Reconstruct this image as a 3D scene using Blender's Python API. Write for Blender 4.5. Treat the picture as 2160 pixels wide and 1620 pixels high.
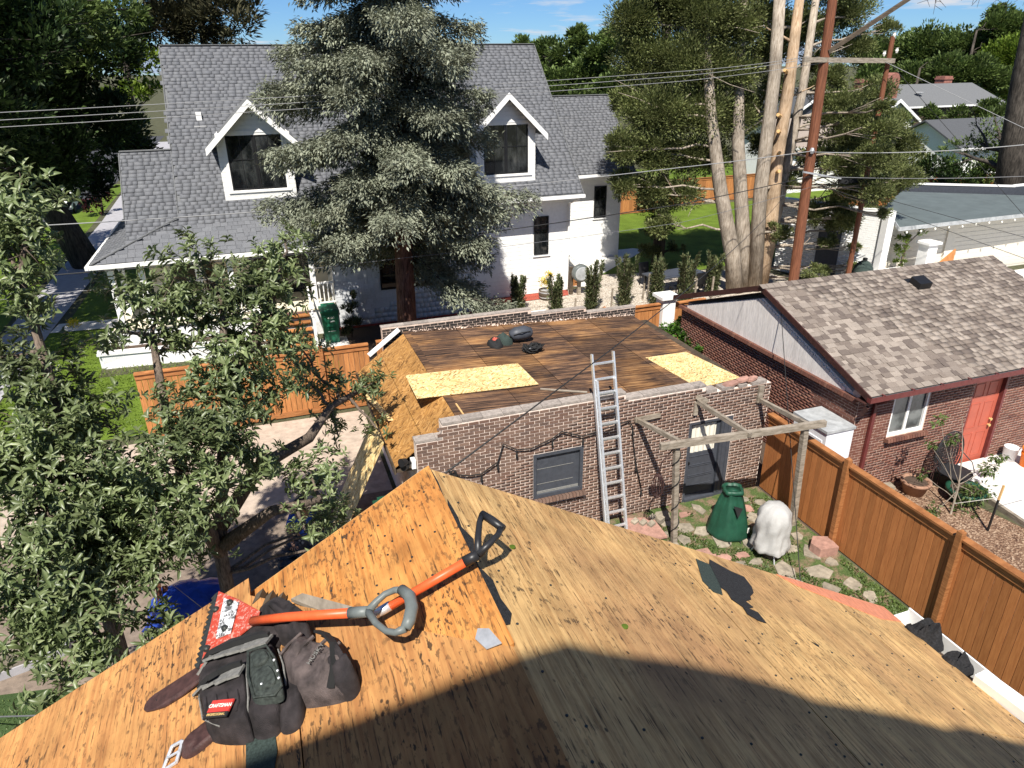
import bpy, math, random
import numpy as np
from mathutils import Vector, Matrix, Euler
for o in list(bpy.data.objects): bpy.data.objects.remove(o)
S = bpy.context.scene; COL = S.collection
rng = random.Random(11); NR = np.random.RandomState(5)
rad = math.radians
# ---------------- camera, sky, sun, exposure ----------------
H = 9.0
PITCH, ROLL, YAW, FPX = rad(24.26), rad(.7056), rad(19.28), 1498.0
cF = Vector((math.sin(YAW)*math.cos(PITCH), math.cos(YAW)*math.cos(PITCH), -math.sin(PITCH)))
rt0 = Vector((math.cos(YAW), -math.sin(YAW), 0)); dn0 = cF.cross(rt0)
cR = rt0*math.cos(ROLL)+dn0*math.sin(ROLL); cD = -rt0*math.sin(ROLL)+dn0*math.cos(ROLL)
cam = bpy.data.cameras.new('camera'); co = bpy.data.objects.new('camera', cam); COL.objects.link(co)
co.matrix_world = Matrix(((cR.x,-cD.x,-cF.x,0),(cR.y,-cD.y,-cF.y,0),(cR.z,-cD.z,-cF.z,H),(0,0,0,1)))
cam.sensor_width = 36; cam.lens = FPX/2160*36; cam.clip_start = .05; cam.clip_end = 6000
S.camera = co
S.render.resolution_x = 1024; S.render.resolution_y = 768
SUN = Vector((.49, 1, -1.5)).normalized()
w = bpy.data.worlds.new('World'); S.world = w; w.use_nodes = True
nt = w.node_tree; nt.nodes.clear()
sky = nt.nodes.new('ShaderNodeTexSky'); sky.sky_type = 'NISHITA'; sky.sun_disc = False
sky.sun_elevation = math.asin(-SUN.z); sky.sun_rotation = math.atan2(-SUN.x, -SUN.y)
sky.altitude = 1700; sky.air_density = 1.0; sky.dust_density = .25; sky.ozone_density = 3.0
bg = nt.nodes.new('ShaderNodeBackground'); bg.inputs['Strength'].default_value = .05
out = nt.nodes.new('ShaderNodeOutputWorld')
tc = nt.nodes.new('ShaderNodeTexCoord')
sep = nt.nodes.new('ShaderNodeSeparateXYZ'); nt.links.new(tc.outputs['Generated'], sep.inputs[0])
def wm(op, a, b=None):
    n = nt.nodes.new('ShaderNodeMath'); n.operation = op
    for i, x in enumerate((a, b)):
        if x is None: continue
        if isinstance(x, (int, float)): n.inputs[i].default_value = x
        else: nt.links.new(x, n.inputs[i])
    return n.outputs[0]
zc = wm('MAXIMUM', wm('ADD', sep.outputs[2], .07), .02)
cv = nt.nodes.new('ShaderNodeCombineXYZ')
nt.links.new(wm('DIVIDE', sep.outputs[0], zc), cv.inputs[0]); nt.links.new(wm('DIVIDE', sep.outputs[1], zc), cv.inputs[1])
cn = nt.nodes.new('ShaderNodeTexNoise'); cn.inputs['Scale'].default_value = .62; cn.inputs['Detail'].default_value = 7; cn.inputs['Roughness'].default_value = .58
nt.links.new(cv.outputs[0], cn.inputs['Vector'])
cr = nt.nodes.new('ShaderNodeValToRGB'); cr.color_ramp.elements[0].position = .55; cr.color_ramp.elements[1].position = .65
nt.links.new(cn.outputs[0], cr.inputs[0])
tint = nt.nodes.new('ShaderNodeMix'); tint.data_type = 'RGBA'; tint.blend_type = 'MULTIPLY'; tint.inputs[0].default_value = 1
nt.links.new(sky.outputs[0], tint.inputs[6]); tint.inputs[7].default_value = (.62, .9, 1.25, 1)
mixc = nt.nodes.new('ShaderNodeMix'); mixc.data_type = 'RGBA'
nt.links.new(cr.outputs[0], mixc.inputs[0]); nt.links.new(tint.outputs[2], mixc.inputs[6]); mixc.inputs[7].default_value = (8.5, 9, 9.8, 1)
nt.links.new(mixc.outputs[2], bg.inputs['Color']); nt.links.new(bg.outputs[0], out.inputs[0])
sl = bpy.data.lights.new('sun', 'SUN'); sl.energy = 4.9; sl.angle = rad(.53); sl.color = (1, .955, .88)
so = bpy.data.objects.new('sun', sl); COL.objects.link(so); so.location = (-8, -20, 40)
so.rotation_euler = SUN.to_track_quat('-Z', 'Y').to_euler()
S.view_settings.view_transform = 'Standard'; S.view_settings.look = 'None'; S.view_settings.exposure = 0.74; S.view_settings.gamma = 1
S.view_settings.use_curve_mapping = False
S.render.engine = 'CYCLES'

# ---------------- materials ----------------
class G:
    def __init__(s, name):
        s.m = bpy.data.materials.new(name); s.m.use_nodes = True; s.t = s.m.node_tree
        s.p = s.t.nodes['Principled BSDF']; s.geo = s.t.nodes.new('ShaderNodeNewGeometry')
    def n(s, t): return s.t.nodes.new('ShaderNode'+t)
    def put(s, sock, v):
        if isinstance(v, bpy.types.NodeSocket): s.t.links.new(v, sock)
        elif isinstance(v, (tuple, list)): sock.default_value = (*v, 1) if len(v) == 3 and sock.type == 'RGBA' else v
        else: sock.default_value = v
    def pos(s, sc=(1,1,1), rot=0, off=(0,0,0)):
        m = s.n('Mapping'); s.t.links.new(s.geo.outputs['Position'], m.inputs[0])
        m.inputs['Scale'].default_value = sc; m.inputs['Location'].default_value = off
        if rot:
            m2 = s.n('Mapping'); m2.inputs['Rotation'].default_value = (0,0,rot); s.t.links.new(s.geo.outputs['Position'], m2.inputs[0]); s.t.links.new(m2.outputs[0], m.inputs[0])
        return m.outputs[0]
    def noise(s, vec, scale=1, detail=4, rough=.55, dist=0):
        n = s.n('TexNoise'); s.t.links.new(vec, n.inputs['Vector']); n.inputs['Scale'].default_value = scale
        n.inputs['Detail'].default_value = detail; n.inputs['Roughness'].default_value = rough; n.inputs['Distortion'].default_value = dist
        return n.outputs[0]
    def vor(s, vec, scale=1, out='Color'):
        n = s.n('TexVoronoi'); s.t.links.new(vec, n.inputs['Vector']); n.inputs['Scale'].default_value = scale
        if out == 'Color':
            q = s.n('SeparateColor'); s.t.links.new(n.outputs['Color'], q.inputs[0]); return q.outputs[0]
        return n.outputs[out]
    def ramp(s, f, els, const=False):
        r = s.n('ValToRGB'); s.t.links.new(f, r.inputs[0]); e = r.color_ramp.elements
        if const: r.color_ramp.interpolation = 'CONSTANT'
        while len(e) < len(els): e.new(.5)
        for x, (p, c) in zip(e, els):
            x.position = p; x.color = (*c, 1) if not isinstance(c, (int, float)) else (c, c, c, 1)
        return r.outputs[0]
    def mix(s, a, b, f, mode='MIX'):
        m = s.n('Mix'); m.data_type = 'RGBA'; m.blend_type = mode
        s.put(m.inputs[0], f); s.put(m.inputs[6], a); s.put(m.inputs[7], b); return m.outputs[2]
    def math(s, op, a, b=0., c=None):
        m = s.n('Math'); m.operation = op; s.put(m.inputs[0], a); s.put(m.inputs[1], b)
        if c is not None: s.put(m.inputs[2], c)
        return m.outputs[0]
    def rnd(s):
        oi = s.n('ObjectInfo')
        return s.math('FRACT', s.math('ADD', s.geo.outputs['Random Per Island'], oi.outputs['Random']))
    def bump(s, h, st=.4, d=.01):
        b = s.n('Bump'); b.inputs['Strength'].default_value = st; b.inputs['Distance'].default_value = d
        s.put(b.inputs['Height'], h); s.t.links.new(b.outputs[0], s.p.inputs['Normal'])
    def done(s, col, rough=.8, metal=0, spec=.35, trans=0):
        s.put(s.p.inputs['Base Color'], col); s.put(s.p.inputs['Roughness'], rough); s.p.inputs['Metallic'].default_value = metal
        s.p.inputs['Specular IOR Level'].default_value = spec
        if trans:
            o = s.t.nodes['Material Output']; tr = s.n('BsdfTranslucent'); ms = s.n('MixShader')
            s.put(tr.inputs[0], col); ms.inputs[0].default_value = trans
            s.t.links.new(s.p.outputs[0], ms.inputs[1]); s.t.links.new(tr.outputs[0], ms.inputs[2]); s.t.links.new(ms.outputs[0], o.inputs[0])
        return s.m
def plain(name, col, rough=.7, metal=0, var=.25, ns=6, bump=0, bs=120, spec=.35, rv=0, stretch=(1,1,1)):
    g = G(name); n = g.noise(g.pos(stretch), ns, 5, .6)
    c = g.mix(tuple(x*(1-var) for x in col), tuple(min(1, x*(1+var)) for x in col), g.ramp(n, [(.3, 0.), (.7, 1.)]))
    if rv: c = g.mix(c, g.ramp(g.rnd(), [(0, 1-rv), (1, 1.0)]), 1, 'MULTIPLY')
    if bump: g.bump(g.noise(g.pos(stretch), bs, 3), bump)
    return g.done(c, rough, metal, spec)
def ramped(name, cols, rough=.85, var=.25, ns=30, stretch=(1,1,1), bump=.2, bs=150, spec=.25, trans=0):
    g = G(name); n = g.noise(g.pos(stretch), ns, 4, .65)
    k = len(cols); c = g.ramp(g.rnd(), [(i/k, x) for i, x in enumerate(cols)])
    c = g.mix(c, g.ramp(n, [(.3, 1-var), (.7, 1+var)]), 1, 'MULTIPLY')
    if bump: g.bump(g.noise(g.pos(stretch), bs, 3), bump, .006)
    return g.done(c, rough, 0, spec, trans)
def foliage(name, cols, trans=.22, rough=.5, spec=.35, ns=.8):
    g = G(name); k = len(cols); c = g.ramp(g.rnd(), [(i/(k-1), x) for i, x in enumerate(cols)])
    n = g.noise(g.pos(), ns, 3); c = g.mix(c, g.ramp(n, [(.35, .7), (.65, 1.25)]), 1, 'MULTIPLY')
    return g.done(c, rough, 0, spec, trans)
def plywood(name, light, dark, stain, tar=.5, speck=.6):
    g = G(name)
    warp = g.noise(g.pos((1.6,.5,0)), 1, 3)
    vec = g.n('VectorMath'); vec.operation = 'ADD'
    cx = g.n('CombineXYZ'); g.put(cx.inputs[0], g.math('MULTIPLY', warp, 3.0))
    g.put(vec.inputs[0], g.pos((70,2.4,0))); g.put(vec.inputs[1], cx.outputs[0])
    g1 = g.noise(vec.outputs[0], 1, 6, .62)
    ring = g.math('SINE', g.math('MULTIPLY', g.noise(g.pos((3.4,.42,0), off=(3,1,0)), 1, 2, .4), 95))
    f = g.math('ADD', g.math('MULTIPLY', ring, .05), g1)
    c = g.mix(dark, light, g.ramp(f, [(.36, 0.), (.6, 1.)]))
    big = g.noise(g.pos((1.3,.8,0), off=(7,2,0)), 1, 4, .6)
    c = g.mix(c, stain, g.math('MULTIPLY', g.ramp(big, [(.48, 0.), (.72, 1.)]), .75))
    mott = g.noise(g.pos((8,5,0), off=(5,2,0)), 1, 4, .6)
    c = g.mix(c, g.ramp(mott, [(.3, .74), (.7, 1.22)]), 1, 'MULTIPLY')
    kn = g.vor(g.pos((3.1,1.7,0)), 1, 'Distance')
    c = g.mix(c, (.13,.045,.015), g.math('MULTIPLY', g.ramp(kn, [(.035, 1.), (.075, 0.)]), .8))
    cr = g.noise(g.pos((120,6.5,0), off=(1,5,0)), 1, 3, .7)
    c = g.mix(c, (.05,.024,.01), g.math('MULTIPLY', g.ramp(cr, [(.57, 0.), (.66, 1.)]), .85))
    msk = g.ramp(g.noise(g.pos((2.6,2.2,0), off=(2,9,0)), 1, 4, .7), [(.42, 0.), (.62, 1.)])
    sp = g.ramp(g.noise(g.pos((75,26,0), off=(4,4,0)), 1, 3, .6), [(speck, 0.), (speck+.05, 1.)])
    c = g.mix(c, (.016,.013,.011), g.math('MULTIPLY', g.math('MULTIPLY', sp, msk), tar))
    sp2 = g.ramp(g.vor(g.pos((26,17,0), off=(2,3,0)), 1, 'Distance'), [(.09, 1.), (.15, 0.)])
    c = g.mix(c, (.02,.014,.01), g.math('MULTIPLY', g.math('MULTIPLY', sp2, g.ramp(g.noise(g.pos((5,4,0)), 1, 2), [(.5, 0.), (.6, 1.)])), .85))
    c = g.mix(c, g.ramp(g.rnd(), [(0, .9), (1, 1.08)]), 1, 'MULTIPLY')
    g.bump(g.math('ADD', g1, g.math('MULTIPLY', cr, -.6)), .5, .004)
    return g.done(c, .75, 0, .3)
def osb(name, cols, scale=1.):
    g = G(name); lay = []
    for i, (r, o) in enumerate(((.5, 0), (-.6, 3), (1.4, 7), (2.3, 11))):
        lay.append(g.vor(g.pos((9*scale, 44*scale, 9*scale), rot=r, off=(o, o*2, 0)), 1))
    m = g.vor(g.pos((13*scale,13*scale,5), off=(1,1,0)), 1)
    a = g.mix(lay[0], lay[1], g.math('GREATER_THAN', m, .5)); b = g.mix(lay[2], lay[3], g.math('GREATER_THAN', m, .25))
    f = g.mix(a, b, g.math('GREATER_THAN', g.vor(g.pos((11*scale,11*scale,5), off=(9,3,0)), 1), .55))
    k = len(cols); c = g.ramp(f, [(i/(k-1), x) for i, x in enumerate(cols)])
    c = g.mix(c, g.ramp(g.noise(g.pos(), 2.2, 4), [(.3, .8), (.7, 1.15)]), 1, 'MULTIPLY')
    g.bump(f, .25, .003)
    return g.done(c, .75, 0, .25)

M = {}
M['ply'] = plywood('plywood_tan', (.66,.42,.175), (.44,.25,.095), (.34,.18,.085), .75, .57)
M['ply_o'] = plywood('plywood_orange', (.55,.255,.07), (.41,.16,.038), (.4,.13,.032), .85, .535)
M['ply_b'] = plywood('plywood_brown', (.47,.235,.08), (.34,.15,.05), (.37,.145,.045), .9, .555)
M['edge'] = plain('plywood_edge', (.58,.36,.15), .8, var=.3, ns=40, stretch=(1,1,12))
M['osb'] = osb('osb_fresh', [(.22,.12,.045), (.58,.38,.14), (.74,.54,.24), (.82,.66,.34), (.62,.42,.17), (.84,.7,.4)])
M['osb_old'] = osb('osb_weathered', [(.11,.05,.015), (.3,.15,.045), (.42,.22,.07), (.36,.18,.05), (.24,.11,.03), (.5,.28,.1)], .8)
g = G('tarred_deck'); st = g.noise(g.pos((1.0,21,0)), 1, 6, .72, .5); pa = g.noise(g.pos((.6,1.1,0), off=(3,3,0)), 1, 4, .6)
c = g.ramp(st, [(.38, (.012,.009,.008)), (.47, (.05,.03,.022)), (.56, (.13,.072,.042)), (.68, (.3,.17,.09))])
c = g.mix(c, g.ramp(st, [(.36, (.05,.025,.012)), (.47, (.26,.12,.045)), (.62, (.5,.28,.11))]), g.ramp(pa, [(.48, 0.), (.64, .65)]))
c = g.mix(c, g.ramp(g.rnd(), [(0, .7), (1, 1.25)]), 1, 'MULTIPLY')
c = g.mix(c, (.3,.25,.21), g.math('MULTIPLY', g.ramp(g.noise(g.pos((9,30,0)), 1, 4, .7), [(.64, 0.), (.74, 1.)]), .5))
g.bump(st, .3); M['deck'] = g.done(c, .85, 0, .2)
def brickm(name, cols):
    g = G(name); k = len(cols); c = g.ramp(g.rnd(), [(i/k, x) for i, x in enumerate(cols)])
    n = g.noise(g.pos(), 55, 4, .7); c = g.mix(c, g.ramp(n, [(.3, .7), (.7, 1.3)]), 1, 'MULTIPLY')
    e = g.noise(g.pos((1,1,1.6)), 2.3, 5, .75); c = g.mix(c, (.42,.35,.3), g.ramp(e, [(.62, 0.), (.78, .5)]))
    g.bump(n, .4, .004); return g.done(c, .9, 0, .2)
M['brick'] = brickm('brown_brick', [(.135,.085,.065), (.175,.112,.084), (.108,.072,.058), (.21,.135,.1), (.155,.092,.068)])
M['brick2'] = brickm('red_brown_brick', [(.14,.06,.043), (.18,.078,.056), (.112,.052,.04), (.205,.1,.07), (.155,.066,.047)])
M['mortar'] = plain('mortar', (.74,.62,.53), .95, var=.25, ns=9, bump=.3)
M['mortar2'] = plain('mortar_grey', (.62,.48,.39), .95, var=.25, ns=9, bump=.3)
M['coping'] = plain('coping_concrete', (.33,.285,.25), .9, var=.3, ns=14, bump=.3, rv=.25)
g = G('tarred_brick'); n = g.noise(g.pos((1,1,2)), 14, 5, .75)
M['tarbrick'] = g.done(g.ramp(n, [(.4, (.012,.011,.01)), (.56, (.035,.028,.024)), (.68, (.12,.08,.06)), (.8, (.36,.28,.23))]), .8, 0, .4)
M['shing_g'] = ramped('grey_shingle', [(.128,.132,.143), (.14,.144,.155), (.118,.122,.132), (.152,.156,.166), (.133,.136,.146)], ns=60, var=.3, bs=400)
M['shing_b'] = ramped('brown_shingle', [(.215,.178,.148), (.27,.228,.192), (.155,.125,.104), (.31,.262,.22), (.185,.15,.124), (.125,.1,.085)], ns=60, var=.25, bs=400)
M['shing_d'] = plain('dark_shingle', (.075,.078,.083), .9, var=.35, ns=22, stretch=(1,1,4), bump=.3)
M['shing_m'] = plain('mid_shingle', (.135,.138,.14), .9, var=.3, ns=20, stretch=(1,1,4), bump=.3)
M['white'] = plain('white_paint', (.80,.79,.76), .55, var=.05, ns=8)
M['whiteb'] = plain('white_brick_paint', (.79,.78,.75), .7, var=.08, ns=16, bump=.5, bs=22, stretch=(1,1,3))
M['shake'] = plain('pale_grey_shake', (.62,.63,.64), .75, var=.08, ns=12, rv=.16)
M['cream'] = plain('cream_siding', (.72,.66,.55), .7, var=.06)
M['tan'] = plain('porch_wall_cream', (.66,.6,.46), .7, var=.06)
M['black'] = plain('black_paint', (.012,.012,.013), .45, var=.2)
M['charcoal'] = plain('charcoal_paint', (.055,.06,.072), .5, var=.15, ns=10)
M['rubber'] = plain('black_rubber', (.015,.015,.015), .85, var=.3)
g = G('window_glass'); n = g.noise(g.pos((1.2,1.2,.5)), 2.2, 4, .6); M['glass'] = g.done(g.ramp(n, [(.42, (.006,.007,.008)), (.6, (.035,.038,.038)), (.72, (.09,.09,.085))]), .04, 0, .9)  # mottled pane colour carries painted reflections and dim curtains
g = G('lit_glass'); M['glass2'] = g.done(g.ramp(g.noise(g.pos((1,1,1)), 2.5, 3), [(.4, (.05,.055,.055)), (.6, (.16,.17,.165))]), .15, 0, .6)
def cedar(name, a, b, st=(1,1,.08), rv=.3):
    g = G(name); n = g.noise(g.pos((st[0]*40, st[1]*40, st[2]*40)), 1, 5, .65); c = g.mix(b, a, g.ramp(n, [(.35, 0.), (.62, 1.)]))
    c = g.mix(c, g.ramp(g.rnd(), [(0, 1-rv), (1, 1.08)]), 1, 'MULTIPLY'); g.bump(n, .15, .003); return g.done(c, .7, 0, .3)
M['cedar'] = cedar('stained_cedar', (.46,.18,.058), (.36,.13,.04), rv=.22)
M['cedar_h'] = cedar('stained_cedar_rail', (.5,.21,.075), (.29,.11,.035), (.1,.1,1))
M['cedar_b'] = cedar('bright_cedar', (.5,.22,.075), (.36,.14,.045))
M['greywood'] = cedar('weathered_grey_wood', (.34,.29,.23), (.17,.14,.105), (.12,.12,.6), .2)
M['pole'] = cedar('red_brown_pole', (.24,.09,.045), (.11,.04,.02), (1,1,.05), .1)
M['darkwood'] = cedar('dark_old_timber', (.1,.075,.05), (.05,.036,.025), (.1,.1,.4), .1)
M['steel'] = plain('galvanised_steel', (.5,.51,.52), .5, .5, var=.15, ns=30)
M['alum'] = plain('aluminium', (.8,.81,.82), .45, .75, var=.18, ns=40)
M['redpaint'] = plain('red_door_paint', (.42,.1,.062), .5, var=.1, ns=4)
M['dkred'] = plain('dark_red_trim', (.13,.03,.027), .5, var=.2, ns=10)
M['maroon'] = plain('maroon_board', (.055,.022,.018), .6, var=.3, ns=12)
M['gable'] = plain('pale_gable_board', (.78,.73,.68), .8, var=.16, ns=10, stretch=(3,3,.6), rv=.12)
M['orange'] = plain('orange_enamel', (.72,.105,.03), .4, var=.15, ns=25)
M['scratched'] = None
g = G('scratched_red'); n = g.noise(g.pos((60,60,60)), 1, 5, .8); c = g.ramp(n, [(.52, (.42,.055,.03)), (.6, (.5,.3,.24))]); M['scratched'] = g.done(c, .5)
g = G('scuffed_plate'); n = g.noise(g.pos((45,45,45)), 1, 5, .8); M['plate'] = g.done(g.ramp(n, [(.46, (.1,.1,.1)), (.52, (.75,.75,.75))]), .45, 0)
M['greygrip'] = plain('grey_plastic', (.13,.145,.14), .45, var=.15, ns=30)
M['blackgrip'] = plain('black_plastic', (.02,.02,.022), .4, var=.2, ns=30)
M['canvas'] = plain('black_canvas', (.032,.026,.027), .85, var=.75, ns=16, bump=.7, bs=420)
M['suede'] = plain('dusty_brown_suede', (.085,.066,.062), .9, var=.6, ns=22, bump=.5, bs=300)
M['leather'] = plain('dark_leather', (.055,.026,.023), .6, var=.4, ns=40, bump=.3, bs=250)
M['webbing'] = plain('grey_webbing', (.2,.195,.18), .9, var=.3, ns=60, bump=.4, bs=600)
M['pocket'] = plain('worn_green_black', (.035,.042,.036), .7, var=.6, ns=70, bump=.4, bs=300)
M['felt'] = plain('dark_green_felt', (.035,.052,.045), .9, var=.5, ns=140, bump=.6, bs=500)
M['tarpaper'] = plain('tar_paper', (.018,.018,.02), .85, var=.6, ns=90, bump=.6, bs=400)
M['patchred'] = plain('red_patch', (.5,.04,.03), .8, var=.2, ns=60)
M['patchtan'] = plain('tan_patch', (.55,.38,.15), .8, var=.2, ns=60)
M['gtarp'] = plain('green_nylon', (.012,.06,.034), .5, var=.25, ns=5, bump=.3, bs=30)
M['gcover'] = plain('grey_grill_cover', (.4,.39,.37), .8, var=.08, ns=8, bump=.4, bs=25)
M['cart'] = plain('green_cart_plastic', (.012,.12,.065), .45, var=.12, ns=6)
M['btarp'] = plain('blue_tarp', (.02,.06,.34), .4, var=.3, ns=8, bump=.6, bs=14)
M['white_app'] = plain('white_appliance', (.74,.75,.77), .35, var=.05)
M['greylid'] = plain('grey_lid', (.36,.37,.37), .5, var=.25, ns=5)
M['terra'] = plain('terracotta', (.3,.17,.11), .85, var=.2, ns=12)
M['bucket'] = plain('orange_bucket', (.8,.19,.01), .4, var=.06)
M['soil'] = plain('soil', (.075,.05,.035), .95, var=.5, ns=40, bump=.6)
M['stone_p'] = plain('pink_sandstone', (.43,.24,.185), .9, var=.25, ns=9, bump=.4, bs=40, rv=.3)
M['stone_c'] = plain('buff_flagstone', (.31,.265,.2), .9, var=.35, ns=9, bump=.5, bs=50, rv=.35)
g = G('mossy_ground'); n = g.noise(g.pos(), 2.6, 6, .7); n2 = g.noise(g.pos(), 45, 3)
c = g.mix(g.ramp(n2, [(.3, (.13,.085,.055)), (.7, (.27,.19,.13))]), g.ramp(n2, [(.3, (.035,.06,.018)), (.7, (.11,.15,.05))]), g.ramp(n, [(.42, 0.), (.55, 1.)]))
g.bump(n2, .7, .02); M['moss'] = g.done(c, .95, 0, .1)
def grass(name, a, b, sc=60):
    g = G(name); n = g.noise(g.pos((1,1,1)), sc, 4, .7); n2 = g.noise(g.pos(), .9, 4, .6)
    c = g.mix(a, b, g.ramp(n, [(.3, 0.), (.7, 1.)])); c = g.mix(c, g.ramp(n2, [(.3, .72), (.7, 1.25)]), 1, 'MULTIPLY')
    g.bump(n, .8, .03); return g.done(c, .9, 0, .1)
M['lawn'] = grass('lawn_grass', (.06,.105,.012), (.15,.21,.03), 30)
M['turf'] = grass('artificial_turf', (.03,.06,.02), (.1,.15,.055), 110)
M['ground'] = grass('rough_ground', (.05,.06,.03), (.11,.1,.06), 8)
M['bare'] = plain('pale_packed_dirt', (.42,.34,.27), .95, var=.22, ns=5, bump=.4, bs=60)
M['conc'] = plain('concrete', (.6,.58,.54), .9, var=.1, ns=4, bump=.2, bs=60)
M['concg'] = plain('grey_concrete', (.34,.33,.34), .9, var=.15, ns=4, bump=.2, bs=60)
g = G('pea_gravel'); v = g.vor(g.pos(), 26); M['gravel'] = g.done(g.ramp(v, [(0, (.2,.16,.12)), (.5, (.42,.36,.29)), (1, (.62,.56,.48))]), .9, 0, .2)
g = G('bark_chips'); v = g.vor(g.pos((1,1.7,1)), 30); M['chips'] = g.done(g.ramp(v, [(0, (.06,.03,.02)), (.6, (.2,.12,.075)), (1, (.4,.29,.2))]), .9, 0, .2)
M['asphalt'] = plain('asphalt', (.055,.055,.058), .9, var=.2, ns=20, bump=.3)
M['mulch'] = plain('red_mulch', (.33,.07,.045), .95, var=.5, ns=50, bump=.7)
def bark(name, a, b, st=8):
    g = G(name); n = g.noise(g.pos((st*2.2,st*2.2,st*.35)), 1, 6, .7); c = g.mix(a, b, g.ramp(n, [(.36, 0.), (.62, 1.)]))
    n2 = g.noise(g.pos(), 1.4, 3); c = g.mix(c, g.ramp(n2, [(.35, .75), (.65, 1.2)]), 1, 'MULTIPLY'); g.bump(n, .8, .03); return g.done(c, .95, 0, .1)
M['bark_red'] = bark('spruce_bark', (.06,.03,.022), (.22,.115,.085), 10)
M['bark_pale'] = bark('juniper_bark', (.2,.16,.12), (.42,.36,.29), 9)
M['bark_tan'] = bark('peeled_bark', (.3,.2,.12), (.5,.37,.25), 8)
M['bark_dk'] = bark('dark_bark', (.03,.026,.022), (.1,.085,.07), 6)
M['bark_fr'] = bark('fruit_bark', (.07,.055,.045), (.22,.17,.13), 20)
M['l_fruit'] = foliage('fruit_leaf', [(.085,.12,.045), (.14,.18,.07), (.2,.245,.105), (.115,.15,.055), (.28,.32,.16)], .3, .4, .5)
M['l_spruce'] = foliage('spruce_needles', [(.14,.16,.115), (.19,.205,.145), (.25,.265,.19), (.21,.225,.16), (.32,.335,.25)], .14, .6, .25, 1.1)
M['l_junip'] = foliage('juniper_scales', [(.075,.095,.03), (.14,.165,.055), (.21,.235,.085), (.11,.135,.045), (.27,.28,.12)], .25, .6, .25, .7)
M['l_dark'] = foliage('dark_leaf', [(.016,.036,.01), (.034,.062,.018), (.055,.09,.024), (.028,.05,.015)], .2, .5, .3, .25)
M['l_lime'] = foliage('lime_leaf', [(.08,.13,.015), (.14,.21,.025), (.19,.26,.04), (.11,.17,.02)], .3, .5, .3, .4)
M['l_mid'] = foliage('mid_green_leaf', [(.055,.085,.02), (.095,.14,.035), (.14,.195,.055), (.08,.115,.03)], .25, .5, .3, .3)
M['l_brown'] = foliage('brown_green_leaf', [(.035,.036,.018), (.06,.06,.03), (.09,.08,.042)], .1, .6, .2, .5)
M['l_ivy'] = foliage('ivy_leaf', [(.035,.085,.012), (.075,.16,.022), (.11,.22,.04)], .25, .45, .4, 2)
M['l_yew'] = foliage('yew_needles', [(.05,.07,.03), (.09,.11,.045), (.16,.15,.075)], .1, .6, .2, 3)
M['l_red'] = foliage('plum_leaf', [(.03,.006,.008), (.06,.012,.014)], .15, .5, .3, 1)
M['skin'] = plain('skin', (.36,.2,.14), .6, var=.1)
M['shirt'] = plain('blue_shirt', (.02,.08,.42), .8, var=.2, ns=20)
M['jeans'] = plain('dark_trousers', (.03,.035,.05), .9, var=.2)
M['cap'] = plain('dark_cap', (.02,.022,.028), .8, var=.2)
M['hill'] = plain('far_hill', (.16,.2,.26), 1, var=.1, ns=.01)  # distance haze put into the blue-grey hill colour
M['mesh'] = plain('black_mesh', (.02,.02,.022), .6, var=.2)
M['bulb'] = plain('bulb_white', (.8,.78,.7), .3, var=.05)
M['flower'] = plain('yellow_flower', (.6,.45,.02), .7, var=.3)
M['curtain'] = plain('cream_curtain', (.7,.66,.55), .9, var=.12, ns=14, stretch=(6,6,.3))
M['greyroof'] = plain('grey_membrane', (.095,.115,.115), .8, var=.15, ns=2)
M['brickflat'] = plain('old_red_brick', (.28,.12,.09), .9, var=.35, ns=6, bump=.4)
M['cable_dk'] = plain('dark_cable', (.02,.02,.02), .6, var=.1); M['cable_lt'] = plain('pale_cable', (.26,.26,.26), .5, var=.1); M['cable_gr'] = plain('grey_cable', (.14,.14,.145), .5, var=.1)
M['darksteel'] = plain('dark_steel', (.06,.065,.06), .5, .6, var=.4, ns=80)
M['salmon'] = plain('salmon_paint', (.6,.22,.12), .7, var=.3, ns=20, stretch=(6,1,1))
M['yardshade'] = plain('shaded_brown_soil', (.2,.155,.12), .95, var=.35, ns=5, bump=.5, bs=50)  # tree shade over the yard put into a darker soil colour
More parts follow.
